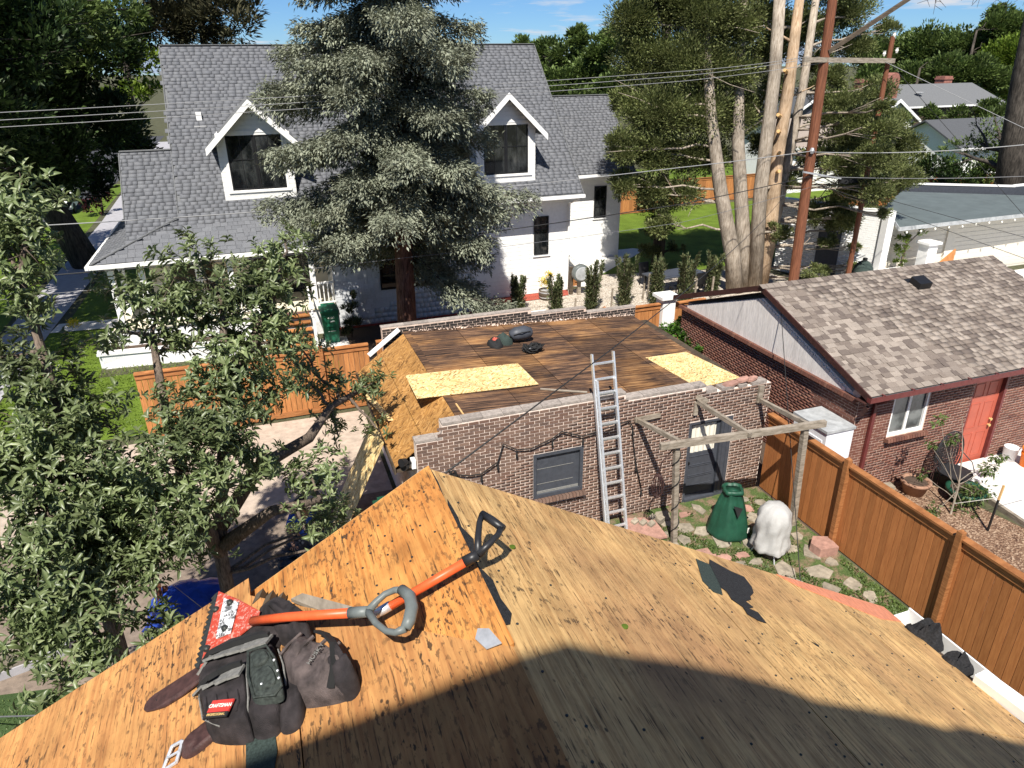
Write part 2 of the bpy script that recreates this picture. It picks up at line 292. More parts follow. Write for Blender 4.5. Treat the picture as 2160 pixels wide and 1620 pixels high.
# ---------------- helpers ----------------
def link(o, parent=None):
    COL.objects.link(o)
    if parent is not None:
        o.parent = parent; o.matrix_parent_inverse = Matrix.Translation(-Vector(parent.location))
    return o
def tag(o, label=None, cat=None, group=None, kind=None):
    if label: o['label'] = label
    if cat: o['category'] = cat
    if group: o['group'] = group
    if kind: o['kind'] = kind
    return o
def thing(name, label, cat, loc=(0,0,0), group=None):
    o = bpy.data.objects.new(name, None); o.location = loc; o.empty_display_size = .2; COL.objects.link(o)
    return tag(o, label, cat, group)
class MB:
    def __init__(s): s.v = []; s.f = []
    def add(s, v, f):
        k = len(s.v); s.v += [tuple(x) for x in v]; s.f += [tuple(i+k for i in q) for q in f]; return s
    def obox(s, c, a, b, d):
        c, a, b, d = map(Vector, (c, a, b, d))
        if a.cross(b).dot(d) < 0: a = -a
        v = [c+a*x+b*y+d*z for z in (-1,1) for y in (-1,1) for x in (-1,1)]
        return s.add(v, [(0,2,3,1),(4,5,7,6),(0,1,5,4),(2,6,7,3),(0,4,6,2),(1,3,7,5)])
    def box(s, x0, x1, y0, y1, z0, z1):
        return s.obox(((x0+x1)/2,(y0+y1)/2,(z0+z1)/2), ((x1-x0)/2,0,0), (0,(y1-y0)/2,0), (0,0,(z1-z0)/2))
    def beam(s, p, q, w, h, up=(0,0,1)):
        p, q = Vector(p), Vector(q); d = (q-p); L = d.length; d.normalize(); u = Vector(up)
        if abs(d.dot(u)) > .98: u = Vector((0,1,0))
        a = d.cross(u).normalized(); b = a.cross(d)
        return s.obox((p+q)/2, d*L/2, a*w/2, b*h/2)
    def tube(s, path, r, n=8, cap=True):
        P = [Vector(p) for p in path]; k = len(P); R = r if isinstance(r, (list, tuple)) else [r]*k
        rings = []; pa = None
        for i in range(k):
            d = (P[min(i+1,k-1)]-P[max(i-1,0)]).normalized()
            if pa is None: pa = d.orthogonal().normalized()
            a = (pa-d*pa.dot(d)); a = a.normalized() if a.length > 1e-6 else d.orthogonal().normalized(); pa = a; b = d.cross(a)
            rings.append([P[i]+(a*math.cos(t*2*math.pi/n)+b*math.sin(t*2*math.pi/n))*R[i] for t in range(n)])
        v = [p for q in rings for p in q]; f = [(i*n+j, i*n+(j+1)%n, (i+1)*n+(j+1)%n, (i+1)*n+j) for i in range(k-1) for j in range(n)]
        if cap: f += [tuple(range(n-1,-1,-1)), tuple((k-1)*n+j for j in range(n))]
        return s.add(v, f)
    def lathe(s, c, prof, n=20, wob=None, sx=1, sy=1):
        c = Vector(c); v = []
        for i, (r, z) in enumerate(prof):
            for j in range(n):
                t = j*2*math.pi/n; rr = r*(1+(wob(t, z) if wob else 0)); v.append(c+Vector((rr*math.cos(t)*sx, rr*math.sin(t)*sy, z)))
        k = len(prof); f = [(i*n+j, i*n+(j+1)%n, (i+1)*n+(j+1)%n, (i+1)*n+j) for i in range(k-1) for j in range(n)]
        if prof[0][0] > 1e-4: f.append(tuple(range(n-1,-1,-1)))
        if prof[-1][0] > 1e-4: f.append(tuple((k-1)*n+j for j in range(n)))
        return s.add(v, f)
    def prism(s, poly, vec):
        n = len(poly); P = [Vector(p) for p in poly]; vec = Vector(vec)
        nn = Vector((0,0,0))
        for i in range(n): nn += P[i].cross(P[(i+1)%n])
        if nn.dot(vec) > 0: P = P[::-1]
        return s.add(P+[p+vec for p in P], [tuple(range(n)), tuple(range(2*n-1,n-1,-1))]+[((i+1)%n, i, i+n, (i+1)%n+n) for i in range(n)])
    def obj(s, name, mat, parent=None, smooth=False, **kw):
        me = bpy.data.meshes.new(name); me.from_pydata(s.v, [], s.f); me.materials.append(M[mat])
        if smooth: me.shade_smooth()
        o = bpy.data.objects.new(name, me); link(o, parent)
        return tag(o, **kw) if kw else o
def project(p):
    v = Vector(p)-Vector((0,0,H)); z = v.dot(cF)
    if z < .1: return None
    return 1080+FPX*v.dot(cR)/z, 810+FPX*v.dot(cD)/z, z
def inview(p, m=60):
    q = project(p)
    return q is not None and -m < q[0] < 2160+m and -m < q[1] < 1620+m
UC = {}
def ucube(name, mat):
    if (name, mat) not in UC:
        b = MB().box(-.5,.5,-.5,.5,-.5,.5); me = bpy.data.meshes.new(name); me.from_pydata(b.v, [], b.f); me.materials.append(M[mat]); UC[(name, mat)] = me
    return UC[(name, mat)]
def frame(c, a, b, d):
    a, b, d = Vector(a), Vector(b), Vector(d)
    return Matrix(((a.x,b.x,d.x,c[0]),(a.y,b.y,d.y,c[1]),(a.z,b.z,d.z,c[2]),(0,0,0,1)))
CV = np.array([(x,y,z) for z in (-.5,.5) for y in (-.5,.5) for x in (-.5,.5)]); CF = np.array([(0,2,3,1),(4,5,7,6),(0,1,5,4),(2,6,7,3),(0,4,6,2),(1,3,7,5)])
def npmesh(name, V, F, mat, parent, kind=None, smooth=False):
    me = bpy.data.meshes.new(name); nv, nf, k = len(V), len(F), F.shape[1]
    me.vertices.add(nv); me.vertices.foreach_set('co', V.astype(np.float32).ravel())
    me.loops.add(nf*k); me.loops.foreach_set('vertex_index', F.astype(np.int32).ravel())
    me.polygons.add(nf); me.polygons.foreach_set('loop_start', np.arange(0, nf*k, k, dtype=np.int32)); me.polygons.foreach_set('loop_total', np.full(nf, k, np.int32))
    me.update(calc_edges=True); me.materials.append(M[mat])
    if smooth: me.shade_smooth()
    o = bpy.data.objects.new(name, me); link(o, parent)
    if kind: o['kind'] = kind
    return o
def pieces(name, mats, mat, parent, limit=300, stuff=None):
    """alike pieces: the ones that show largest as objects of their own, the rest as one joined part"""
    def key(m):
        p = m.translation; q = project(p)
        return (0 if (q and -20 < q[0] < 2180 and -20 < q[1] < 1640) else 1, (p-Vector((0,0,H))).length)
    mats = sorted(mats, key=key); me = ucube(name, mat)
    for m in mats[:limit]:
        o = bpy.data.objects.new(name, me); link(o, parent); o.matrix_basis = m
    rest = mats[limit:]
    if rest:
        A = np.array([np.array(m) for m in rest]); V = np.einsum('nij,kj->nki', A[:,:3,:3], CV)+A[:,None,:3,3]
        F = (CF[None]+8*np.arange(len(rest))[:,None,None]).reshape(-1,4)
        npmesh(stuff or name+'s', V.reshape(-1,3), F, mat, parent, 'stuff')
def copy_thing(root, loc=None, label=None):
    r = root.copy(); COL.objects.link(r)
    if loc is not None: r.location = loc
    if label: r['label'] = label
    for c in root.children:
        d = c.copy(); COL.objects.link(d); d.parent = r
        for e in c.children:
            x = e.copy(); COL.objects.link(x); x.parent = d
    return r
def text(s, size, mtx, mat, parent, name='lettering', ex=.001):
    cu = bpy.data.curves.new(name, 'FONT'); cu.body = s; cu.size = size; cu.extrude = ex; cu.align_x = 'CENTER'; cu.align_y = 'CENTER'
    t = bpy.data.objects.new(name, cu); COL.objects.link(t); dg = bpy.context.evaluated_depsgraph_get()
    me = bpy.data.meshes.new_from_object(t.evaluated_get(dg)); bpy.data.objects.remove(t)
    me.transform(mtx); me.materials.clear(); me.materials.append(M[mat])
    o = bpy.data.objects.new(name, me); return link(o, parent)
def sheet(name, poly, z, mat, kind='structure', th=0, **kw):
    b = MB()
    if th: b.prism([(x,y,z) for x,y in poly], (0,0,-th))
    else:
        a = sum(poly[i][0]*poly[(i+1)%len(poly)][1]-poly[(i+1)%len(poly)][0]*poly[i][1] for i in range(len(poly)))
        p = poly if a > 0 else poly[::-1]
        b.add([(x,y,z) for x,y in p], [tuple(range(len(p)))])
    return b.obj(name, mat, None, kind=kind, **kw)
def wallgrid(b, P, u, n, th, us, zs, solid):
    """wall in the plane through P along u (thickness th behind, i.e. along n); us, zs break lines; solid(i,j)"""
    P, u, n = Vector(P), Vector(u), Vector(n)
    for i in range(len(us)-1):
        j = 0
        while j < len(zs)-1:
            if solid((us[i]+us[i+1])/2, (zs[j]+zs[j+1])/2):
                k = j
                while k+1 < len(zs)-1 and solid((us[i]+us[i+1])/2, (zs[k+1]+zs[k+2])/2): k += 1
                L = us[i+1]-us[i]; hh = zs[k+1]-zs[j]
                b.obox(P+u*(us[i]+L/2)+n*th/2+Vector((0,0,zs[j]+hh/2)), u*L/2, n*th/2, (0,0,hh/2)); j = k+1
            else: j += 1
    return b
def bricks(P, u, n, length, top, holes=(), z0=0., course=.0677, bl=.2032, face=.006, j=.013, cull=True):
    """running bond; n points out of the wall"""
    P, u, n = Vector(P), Vector(u), Vector(n); out = []
    r = 0; z = z0
    while True:
        if z > 6: break
        x = -bl/2 if r % 2 else 0.
        any_ = False
        while x < length:
            segs = [(max(0, x), min(length, x+bl))]
            for (a, b2, c, d) in holes:
                if z+course/2 > c and z+course/2 < d:
                    segs = [y for (s0, s1) in segs for y in ((s0, min(s1, a)), (max(s0, b2), s1)) if y[1]-y[0] > .03]
            for s0, s1 in segs:
                m = (s0+s1)/2
                if s1-s0 < .035 or z+course > top(m)+.001: continue
                any_ = True
                dz = course-j; e = face*(.6+.8*rng.random())
                c = P+u*m+n*(e/2-.003)+Vector((0,0,z+course/2))
                if cull and not inview(c): continue
                out.append(frame(c, u*(s1-s0-j), n*(e+.006), (0,0,dz)))
            x += bl
        z += course; r += 1
        if z > max(top(0.01), top(length/2), top(length-.01))+.2: break
    return out
def shingles(O, u, s, length, height, ok, expo=.2, wmin=.22, wmax=.42, th=.014, cull=True):
    """tabs on a slope: O eave start, u along the eave, s up the slope"""
    O, u, s = Vector(O), Vector(u).normalized(), Vector(s).normalized(); n = u.cross(s).normalized(); out = []
    if n.z < 0: n = -n
    k = 0; y = 0.
    while y < height:
        x = -rng.random()*wmax
        while x < length:
            wd = wmin+rng.random()*(wmax-wmin); x0, x1 = max(0, x), min(length, x+wd); m = (x0+x1)/2
            if x1-x0 > .05 and ok(m, y+expo/2):
                t = th*(.7+.9*rng.random()); L = min(expo*1.25, height-y+.02); tilt = (s*L-n*t*.9)
                c = O+u*m+s*(y+L/2)+n*(t*.75)
                if not cull or inview(c): out.append(frame(c, u*(x1-x0-.008), tilt, n*t))
            x += wd
        y += expo; k += 1
    return out
def poly_in(poly, x, y):
    c = False; n = len(poly)
    for i in range(n):
        a, b = poly[i], poly[i-1]
        if (a[1] > y) != (b[1] > y) and x < (b[0]-a[0])*(y-a[1])/(b[1]-a[1])+a[0]: c = not c
    return c
def window(parent, P, u, n, w, h, fr=.06, mat='black', glass='glass', cols=1, rows=1, depth=.08, name='window', bar=.025):
    """P lower left corner on the wall face; n outwards"""
    P, u, n = Vector(P), Vector(u), Vector(n); Z = Vector((0,0,1)); b = MB()
    for a0, a1, z0, z1 in ((0,w,0,fr),(0,w,h-fr,h),(0,fr,fr,h-fr),(w-fr,w,fr,h-fr)):
        b.obox(P+u*(a0+a1)/2+Z*(z0+z1)/2+n*.012, u*(a1-a0)/2, n*depth/2, Z*(z1-z0)/2)
    f = b.obj(name, mat, parent)
    gb = MB(); gb.obox(P+u*w/2+Z*h/2-n*.012, u*(w/2-fr), n*.006, Z*(h/2-fr)); gb.obj('pane', glass, f)
    if cols > 1 or rows > 1:
        g2 = MB()
        for i in range(1, cols): g2.obox(P+u*(fr+(w-2*fr)*i/cols)+Z*h/2+n*.008, u*bar/2, n*.014, Z*(h/2-fr))
        for i in range(1, rows): g2.obox(P+u*w/2+Z*(fr+(h-2*fr)*i/rows)+n*.006, u*(w/2-fr), n*.012, Z*bar/2)
        g2.obj('muntin', mat, f)
    return f
# -------- foliage helpers (numpy) --------
KITE = np.array([(0,0,0),(.42,-.5,.1),(1,0,-.06),(.42,.5,.1)]); KF = np.array([(0,1,2,3)])
LEAF = np.array([(0,0,0),(.28,-.42,.16),(.33,0,0),(.28,.42,.16),(.66,-.4,.1),(.7,0,-.05),(.66,.4,.1),(1,0,-.22)]); LF = np.array([(0,1,2,2),(0,2,3,3),(1,4,5,2),(2,5,6,3),(4,7,5,5),(5,7,6,6)])
LTRI = np.array([(0,1,2),(0,2,3),(1,4,5),(1,5,2),(2,5,6),(2,6,3),(4,7,5),(5,7,6)])
def orient(D, up=None, roll=1.2):
    """rotation matrices with x axis along D and z axis roughly up, with random roll"""
    n = len(D); D = D/np.maximum(1e-9, np.linalg.norm(D, axis=1))[:,None]
    U = np.tile(np.array([0,0,1.]), (n,1))+NR.normal(0, .35*roll, (n,3)) if up is None else up
    Y = np.cross(U, D); Y /= np.maximum(1e-9, np.linalg.norm(Y, axis=1))[:,None]; Z = np.cross(D, Y)
    return np.stack([D, Y, Z], axis=2)
def scatter(name, T, R, L, W, mat, parent, tpl=KITE, F=KF, kind='stuff'):
    sc = np.stack([L, W, L], axis=1); V = np.einsum('nij,nkj->nki', R, tpl[None]*sc[:,None,:])+T[:,None,:]
    k = len(tpl); FF = (F[None]+k*np.arange(len(T))[:,None,None]).reshape(-1, F.shape[1])
    return npmesh(name, V.reshape(-1,3), FF, mat, parent, kind)
def unit(n):
    v = NR.normal(0, 1, (n,3)); return v/np.linalg.norm(v, axis=1)[:,None]
def blob_points(blobs, dens, clump=.35, per=60, shell=.55, squash=.8):
    """clumpy leaf positions and outward directions inside a list of blobs (x,y,z,r)"""
    T = []; D = []
    for (x,y,z,r) in blobs:
        n = int(dens*r**2); m = max(4, n//per)
        c = unit(m)*(shell+(1-shell)*NR.rand(m,1))*np.array([1,1,squash])*r*.85+np.array([x,y,z])
        idx = NR.randint(0, m, n); o = unit(n)*(NR.rand(n,1)**.4); rc = clump*r*(.6+.8*NR.rand(m))
        T.append(c[idx]+o*rc[idx][:,None]*np.array([1,1,.75])); D.append(o*.8+(c[idx]-np.array([x,y,z]))/r*.5)
    return np.concatenate(T), np.concatenate(D)
def limb(b, p, q, r0, r1, n=7, k=6, wob=.06, sag=0.):
    p, q = Vector(p), Vector(q); L = (q-p).length; path = []
    for i in range(k+1):
        t = i/k; o = Vector((rng.gauss(0,1), rng.gauss(0,1), rng.gauss(0,.5)))*wob*L*(0 if i in (0,k) else 1)*.35
        path.append(p.lerp(q, t)+o+Vector((0,0,sag*L*math.sin(math.pi*t))))
    b.tube(path, [r0+(r1-r0)*i/k for i in range(k+1)], n)
    return path
# ================= SETTING =================
sheet('ground', [(-500,-300),(900,-300),(900,1200),(-500,1200)], 0, 'ground')
sheet('lawn', [(-8.05,19.3),(2.0,19.3),(2.0,24),(-.9,24),(-5.6,24.0),(-5.6,29.2),(-8.0,29.6)], .006, 'lawn')
sheet('lawn', [(-7.6,30.3),(-5,30.2),(-5,44),(-7.4,52)], .006, 'lawn')
sheet('lawn', [(-24,19),(-9.7,19),(-10.2,70),(-24,70)], .004, 'lawn')
sheet('lawn', [(14.3,29.2),(19,28.0),(31,29.5),(33,42.5),(17.2,42.5),(17.2,32.8),(18.6,32.4)], .01, 'lawn')
sheet('lawn', [(33,44),(44,36),(60,36),(60,60),(33,60)], .008, 'lawn')
sheet('sidewalk', [(-9.6,16),(-8.15,16),(-8.0,30),(-7.4,52),(-8.6,110),(-11.2,110),(-9.6,52)], .02, 'concg')
sheet('path', [(-8.0,29.35),(-4.9,29.1),(-4.9,30.2),(-7.9,30.4)], .024, 'conc')
sheet('path', [(12.3,27.9),(13.2,27.4),(14.6,29.0),(18.9,32.5),(18.4,33.0),(12.3,33)], .024, 'conc')
sheet('road', [(-40,56),(-13,52),(-11.2,62),(-11.2,120),(-40,120)], .012, 'asphalt')
sheet('driveway', [(-12,14.6),(2.0,14.2),(2.0,18.65),(-12,18.9)], .014, 'bare')
sheet('yard', [(-7.5,2),(2.1,2),(2.1,14.2),(-7.5,14.6)], .01, 'yardshade')
sheet('turf', [(-9,3),(-2.9,3),(-3.0,10.1),(-9,11.2)], .018, 'turf')
sheet('gravel_yard', [(6.8,19.4),(13.9,19.4),(22,21.6),(22,27),(17.5,28.6),(14.3,29.0),(13.2,27.4),(6.8,27.2)], .008, 'gravel')
sheet('mulch', [(8.6,26.4),(11.9,26.6),(12.2,27.4),(8.6,27.3)], .03, 'mulch')
sheet('bare_yard', [(1.8,19.2),(6.8,19.2),(6.8,25.8),(1.8,25.8)], .008, 'soil')
pg = sheet('patio_ground', [(2.9,5.2),(9.95,5.2),(9.95,11.39),(2.1,11.39)], .006, 'moss')
sheet('turf', [(3,-2),(9.95,-2),(9.95,6.9),(7.2,7.6),(3,7.6)], .012, 'turf')
sheet('side_strip', [(9.95,9.1),(11.46,9.1),(11.46,19.2),(9.95,19.2)], .006, 'soil')
sheet('gravel_bed', [(10.1,-1),(13.6,-1),(14.15,8.0),(13.7,10.39),(10.1,10.39)], .012, 'chips')
ps = sheet('patio_slab', [(13.75,4),(30,1),(30,10.39),(14.55,10.39)], .10, 'conc', th=.12)
b = MB(); b.beam((13.66,4,.06),(14.5,10.35,.06),.08,.14); b.obj('kerb', 'greywood', None, kind='structure')
sheet('alley', [(20,11),(60,6),(60,23.5),(23.5,22.3),(20,17.5)], .01, 'conc')
b = MB(); hp = [(i*60-900, 0) for i in range(60)]
for i in range(59):
    z0 = 45+35*math.sin(i*.7)+20*math.sin(i*1.9+1); z1 = 45+35*math.sin((i+1)*.7)+20*math.sin((i+1)*1.9+1)
    x0, x1 = -300+i*75, -300+(i+1)*75
    b.add([(x0,2900,-5),(x1,2900,-5),(x1,3000,z1),(x0,3000,z0),(x0,3400,-5),(x1,3400,-5)], [(0,1,2,3),(3,2,5,4)])
b.obj('hills', 'hill', None, kind='structure')
# flagstones and loose stones of the patio, each a piece of the ground
fl = []
for k in range(2600):
    x, y = 3.2+6.5*rng.random(), 6.9+4.2*rng.random()
    r = .13+.2*rng.random()
    if x > 9.6 or any((x-a)**2+(y-c)**2 < ((r+d)*.86)**2 for a, c, d in fl): continue
    if 7.0 > y and x > 8.8: continue
    fl.append((x, y, r))
for x, y, r in fl:
    k = rng.randint(5, 7); a0 = rng.random()*6; sx = .8+.5*rng.random(); b = MB(); q = []
    for i in range(k):
        a = a0+i*2*math.pi/k+rng.uniform(-.2,.2); rr = r*rng.uniform(.6,1.15); q.append((x+rr*math.cos(a)*sx, y+rr*math.sin(a)/sx, .012+rng.random()*.012))
    b.prism([(p[0],p[1],.03) for p in q], (0,0,-.03)); b.obj('flagstone', 'stone_p' if rng.random() < .22 else 'stone_c', pg)

# ================= NEAR HOUSE (roof being stripped) =================
XR, ZR, PT = .46, 7.6, .57
def zl(x): return ZR-PT*(XR-x)
def zr_(x): return ZR-PT*(x-XR)
def zt(x): return ZR-.5*(XR-x)+.004
house = thing('house', 'house with a stripped plywood gable roof in the foreground', 'house', (0,0,0))
def roofsheet(poly, zf, mat, th=.016, up=0.):
    b = MB(); b.prism([(x,y,zf(x)+up) for x,y in poly], (0,0,-th)); return b.obj('plywood_sheet', mat, house)
g_ = .003
def rect(x0,x1,y0,y1): return [(x0+g_,y0+g_),(x1-g_,y0+g_),(x1-g_,y1-g_),(x0+g_,y1-g_)]
YF = 2.32
for x0,x1,ys in ((XR-.004,1.52,(YF,-.12,-1.6)),(1.52,2.58,(YF,.62,-1.6)),(2.58,3.07,(YF,1.36,-1.6))):
    for y1,y0 in zip(ys[:-1], ys[1:]): roofsheet(rect(x0,x1,y0,y1), zr_, 'ply', up=rng.uniform(-.001,.0015))
roofsheet(rect(-.6,XR+.012,1.345,YF), zl, 'ply_o', up=.004)
roofsheet(rect(-.6,XR+.002,-1.6,1.335), zl, 'ply_b'); roofsheet(rect(-1.66,-.6,-1.6,YF), zl, 'ply_o'); roofsheet(rect(-2.15,-1.66,-1.6,YF), zl, 'ply_o')
def overlay(poly):
    n = len(poly); b = MB(); v = [(x,y,zt(x)) for x,y in poly]+[(x,y,min(zl(x)+.002, zt(x)-.006)) for x,y in poly]
    b.add(v, [tuple(range(n)), tuple(range(2*n-1,n-1,-1))]+[((i+1)%n, i, i+n, (i+1)%n+n) for i in range(n)]); return b
overlay([(.462,1.34),(.385,1.43),(.2,1.67),(.024,1.9),(-.1,2.06),(-.1,-1.6),(.462,-1.6)]).obj('plywood_sheet', 'ply_b', house)
overlay([(-.104,2.066),(-.232,2.235),(-.236,2.34),(-1.2,2.345),(-1.2,-1.6),(-.104,-1.6)]).obj('plywood_sheet', 'ply_b', house)
overlay([(-1.204,2.345),(-2.15,2.345),(-2.15,-1.6),(-1.204,-1.6)]).obj('plywood_sheet', 'ply_b', house)
# board ends under the overlay, rake boards
for i,(x,y,l) in enumerate(((-.20,2.20,.05),(-.165,2.155,.045),(-.13,2.11,.04))):
    b = MB(); z = zt(x); b.obox((x,y,z-.012), (.013,.004,.007), (.008,.02,.003), (-.004,0,.014)); b.obj('board_end', 'darkwood', house)
b = MB(); b.prism([(-.09,2.075,zt(-.09)+.002),(-.05,2.06,zt(-.05)+.006),(.16,1.76,zt(.16)+.003),(.05,1.845,zt(.05)+.002)], (0,0,-.014)); b.obj('thin_board', 'greywood', house)
b = MB(); b.prism([(XR,YF+.001,ZR-.19),(XR,YF+.001,ZR-.018),(3.07,YF+.001,zr_(3.07)-.018),(3.07,YF+.001,zr_(3.07)-.19)], (0,.022,0)); b.obj('rake_board', 'edge', house)
b = MB(); b.prism([(2.24,2.316,zr_(2.24)+.005),(2.33,2.25,zr_(2.33)+.005),(2.62,2.2,zr_(2.62)+.005),(2.85,2.15,zr_(2.85)+.005),(3.066,2.19,zr_(3.066)+.005),(3.066,2.316,zr_(3.066)+.005)], (0,0,-.004)); b.obj('painted_strip', 'salmon', house, label='salmon painted strip at the right tip of the plywood')
b = MB(); b.prism([(XR-.001,YF+.001,ZR-.19),(XR-.001,YF+.001,ZR-.014),(-2.15,YF+.001,zl(-2.15)-.014),(-2.15,YF+.001,zl(-2.15)-.19)], (0,.022,0)); b.obj('rake_board', 'edge', house)
b = MB(); b.prism([(2.26,2.318,zr_(2.26)+.003),(2.33,2.262,zr_(2.33)+.003),(2.62,2.2,zr_(2.62)+.003),(2.85,2.14,zr_(2.85)+.003),(3.06,2.2,zr_(3.06)+.003),(3.06,2.318,zr_(3.06)+.003)], (0,0,-.005)); pass
nl = MB()
for xr in (.52,1.48,1.56,2.54,2.62,3.03):
    y = 2.28
    while y > -.2: x = xr+rng.uniform(-.008,.008); nl.lathe((x,y,zr_(x)+.001), [(.0045,0),(.0045,.0015),(.001,.002)], 6); y -= rng.uniform(.13,.19)
for yy_ in (1.7,1.1,.5):
    for i in range(14): x = .55+.18*i+rng.uniform(-.02,.02); y = yy_+rng.uniform(-.01,.01); nl.lathe((x,y,zr_(x)+.001), [(.0045,0),(.0045,.0015),(.001,.002)], 6)
for i in range(70):
    x, y = rng.uniform(-.5,.42), rng.uniform(1.45,2.28); nl.lathe((x,y,max(zl(x),zl(x))+.0055), [(.0045,0),(.0045,.0015),(.001,.002)], 6) if y > 2.2-1.2*(x+.2) else None
nl.obj('nail_heads', 'darksteel', house, kind='stuff')
# gutter on the right eave
gz = zr_(3.07)-.015
b = MB(); b.box(3.075,3.082,-1.6,2.26,gz-.11,gz); b.box(3.195,3.205,-1.6,2.26,gz-.11,gz+.02); b.box(3.082,3.195,-1.6,2.26,gz-.115,gz-.105); b.box(3.082,3.195,2.252,2.26,gz-.105,gz)
b.box(3.075,3.082,2.26,2.30,gz-.11,gz-.02)
gut = b.obj('gutter', 'white', house)
b = MB(); b.box(3.083,3.194,-1.55,2.2,gz-.1045,gz-.085); b.obj('gutter_dirt', 'soil', gut)
# walls below, and an unseen block behind, outline shaped to cast the roof shadow
b = MB(); b.box(-2.0,2.92,-1.5,2.1,0,5.9); b.prism([(-2.0,2.1,5.9),(2.92,2.1,5.9),(2.92,2.1,6.08),(XR,2.1,7.5),(-2.0,2.1,6.1)], (0,-.2,0)); b.obj('wall', 'cream', house)
b = MB(); sil = [(-7,0),(-7,11.8),(-1.2,11.81),(-.93,11.81),(-.84,11.84),(-.78,11.86),(-.65,11.78),(-.37,11.64),(-.18,11.53),(.05,11.37),(.18,11.25),(.4,11.13),(.64,10.99),(.88,10.82),(1.02,10.78),(1.17,10.68),(1.24,10.62),(1.45,10.49),(2.3,9.97),(5,8.3),(5,0)]
b.prism([(x,-1.5,z) for x,z in sil], (0,-7,0)); b.obj('upper_shade_block', 'cream', house)

# ================= BRICK SHED =================
shed = thing('brick_shed', 'flat roofed brown brick shed with its roof stripped to dark boards', 'shed', (6,11.39,0))
SX0, SX1, SY, SD = 2.1, 9.94, 11.39, 5.3
def topf(u):
    x = u+SX0; return 2.66 if x < 2.6 else 2.945 if x < 6.4 else 2.81 if x < 8.28 else 2.64
hol = [(2.31,3.40,.92,1.95),(5.87,6.97,0,2.0)]
def solid(u, z):
    return z < topf(u) and not any(a < u < c and d < z < e for a,c,d,e in hol)
us = [0,.5,2.31,3.40,4.3,5.87,6.18,6.97,7.84]; zs = [0,.92,1.95,2.0,2.64,2.66,2.81,2.945]
b = wallgrid(MB(), (SX0,SY,0), (1,0,0), (0,1,0), .22, us, zs, solid)
b.box(SX0,SX0+.2,SY+.22,16.72,0,2.0); b.box(SX1-.2,SX1-.012,SY+.22,16.72,0,2.3)
sw = b.obj('wall', 'mortar', shed)
pieces('brick', bricks((SX0,SY,0), (1,0,0), (0,-1,0), SX1-SX0, topf, hol), 'brick', shed)
pieces('brick', bricks((SX1,SY,0), (0,1,0), (1,0,0), 5.3, lambda u: 2.3, ()), 'brick', shed, limit=0)
cp = []
for x0,x1,z in ((2.08,2.6,2.66),(2.6,6.4,2.945),(6.4,8.28,2.81)):
    x = x0
    while x < x1-.05:
        l = min(.4, x1-x); cp.append(frame((x+l/2, SY+.105, z+.024+rng.uniform(-.004,.004)), (l-.008,0,0), (0,.228,0), (0,0,.045))); x += l
x = 8.28
for l in (.3,.35,.25,.42): cp.append(frame((x+l/2, SY+.105, 2.672+rng.uniform(0,.012)), (l-.03,.02,0), (0,.22,0), (0,0,.06))); x += l+.08
pieces('coping_stone', cp, 'coping', shed)
# sill, boarded window, door
sb = [frame((4.38+.075*i, SY-.045, .875), (.062,0,0), (0,.15,-.03), (0,.02,.085)) for i in range(16)]
pieces('sill_brick', sb, 'brick', shed)
b = MB()
for a0,a1,z0,z1 in ((4.41,5.50,1.88,1.95),(4.41,5.50,.92,1.0),(4.41,4.48,1.0,1.88),(5.43,5.50,1.0,1.88)): b.box(a0,a1,SY-.012,SY+.09,z0,z1)
bw = b.obj('boarded_window', 'charcoal', shed)
b = MB(); b.box(4.48,5.43,SY+.05,SY+.075,1.0,1.88); pn = b.obj('panel', 'charcoal', bw)
b = MB(); b.box(4.49,5.3,SY+.043,SY+.05,1.565,1.575); b.box(4.49,5.3,SY+.043,SY+.05,1.215,1.225); b.box(4.49,5.42,SY+.035,SY+.05,1.0,1.05); b.obj('batten', 'webbing', bw)
b = MB(); b.box(7.97,9.07,SY+.0,SY+.1,1.94,2.0); b.box(7.97,8.03,SY,SY+.1,0,1.94); b.box(8.80,9.07,SY+.0,SY+.1,.0,1.94); b.box(8.86,8.90,SY-.012,SY,0.1,1.94); b.box(8.97,9.01,SY-.012,SY,.1,1.94); b.box(8.03,8.8,SY-.02,SY+.1,-.02,.06)
db = b.obj('door_frame', 'charcoal', shed)
b = MB(); b.box(8.03,8.8,SY+.07,SY+.11,.06,1.2); b.box(8.03,8.10,SY+.07,SY+.11,1.2,1.94); b.box(8.73,8.8,SY+.07,SY+.11,1.2,1.94); b.box(8.1,8.73,SY+.07,SY+.11,1.88,1.94)
for z in (.12,.33,.36,.58,.62,.84,.88,1.1): b.box(8.1,8.72,SY+.058,SY+.07,z,z+.018)
dr = b.obj('door', 'charcoal', shed)
b = MB(); k = 20
for i in range(k):
    x0 = 8.1+.63*i/k; x1 = 8.1+.63*(i+1)/k; y0 = SY+.095+.012*math.sin(i*1.7); y1 = SY+.095+.012*math.sin((i+1)*1.7)
    b.add([(x0,y0,1.2),(x1,y1,1.2),(x1,y1,1.88),(x0,y0,1.88)], [(0,1,2,3)])
b.obj('curtain', 'curtain', dr)
b = MB(); b.tube([(8.08,SY+.07,.98),(8.08,SY+.03,.98)], .025, 8); b.obj('handle', 'black', dr)
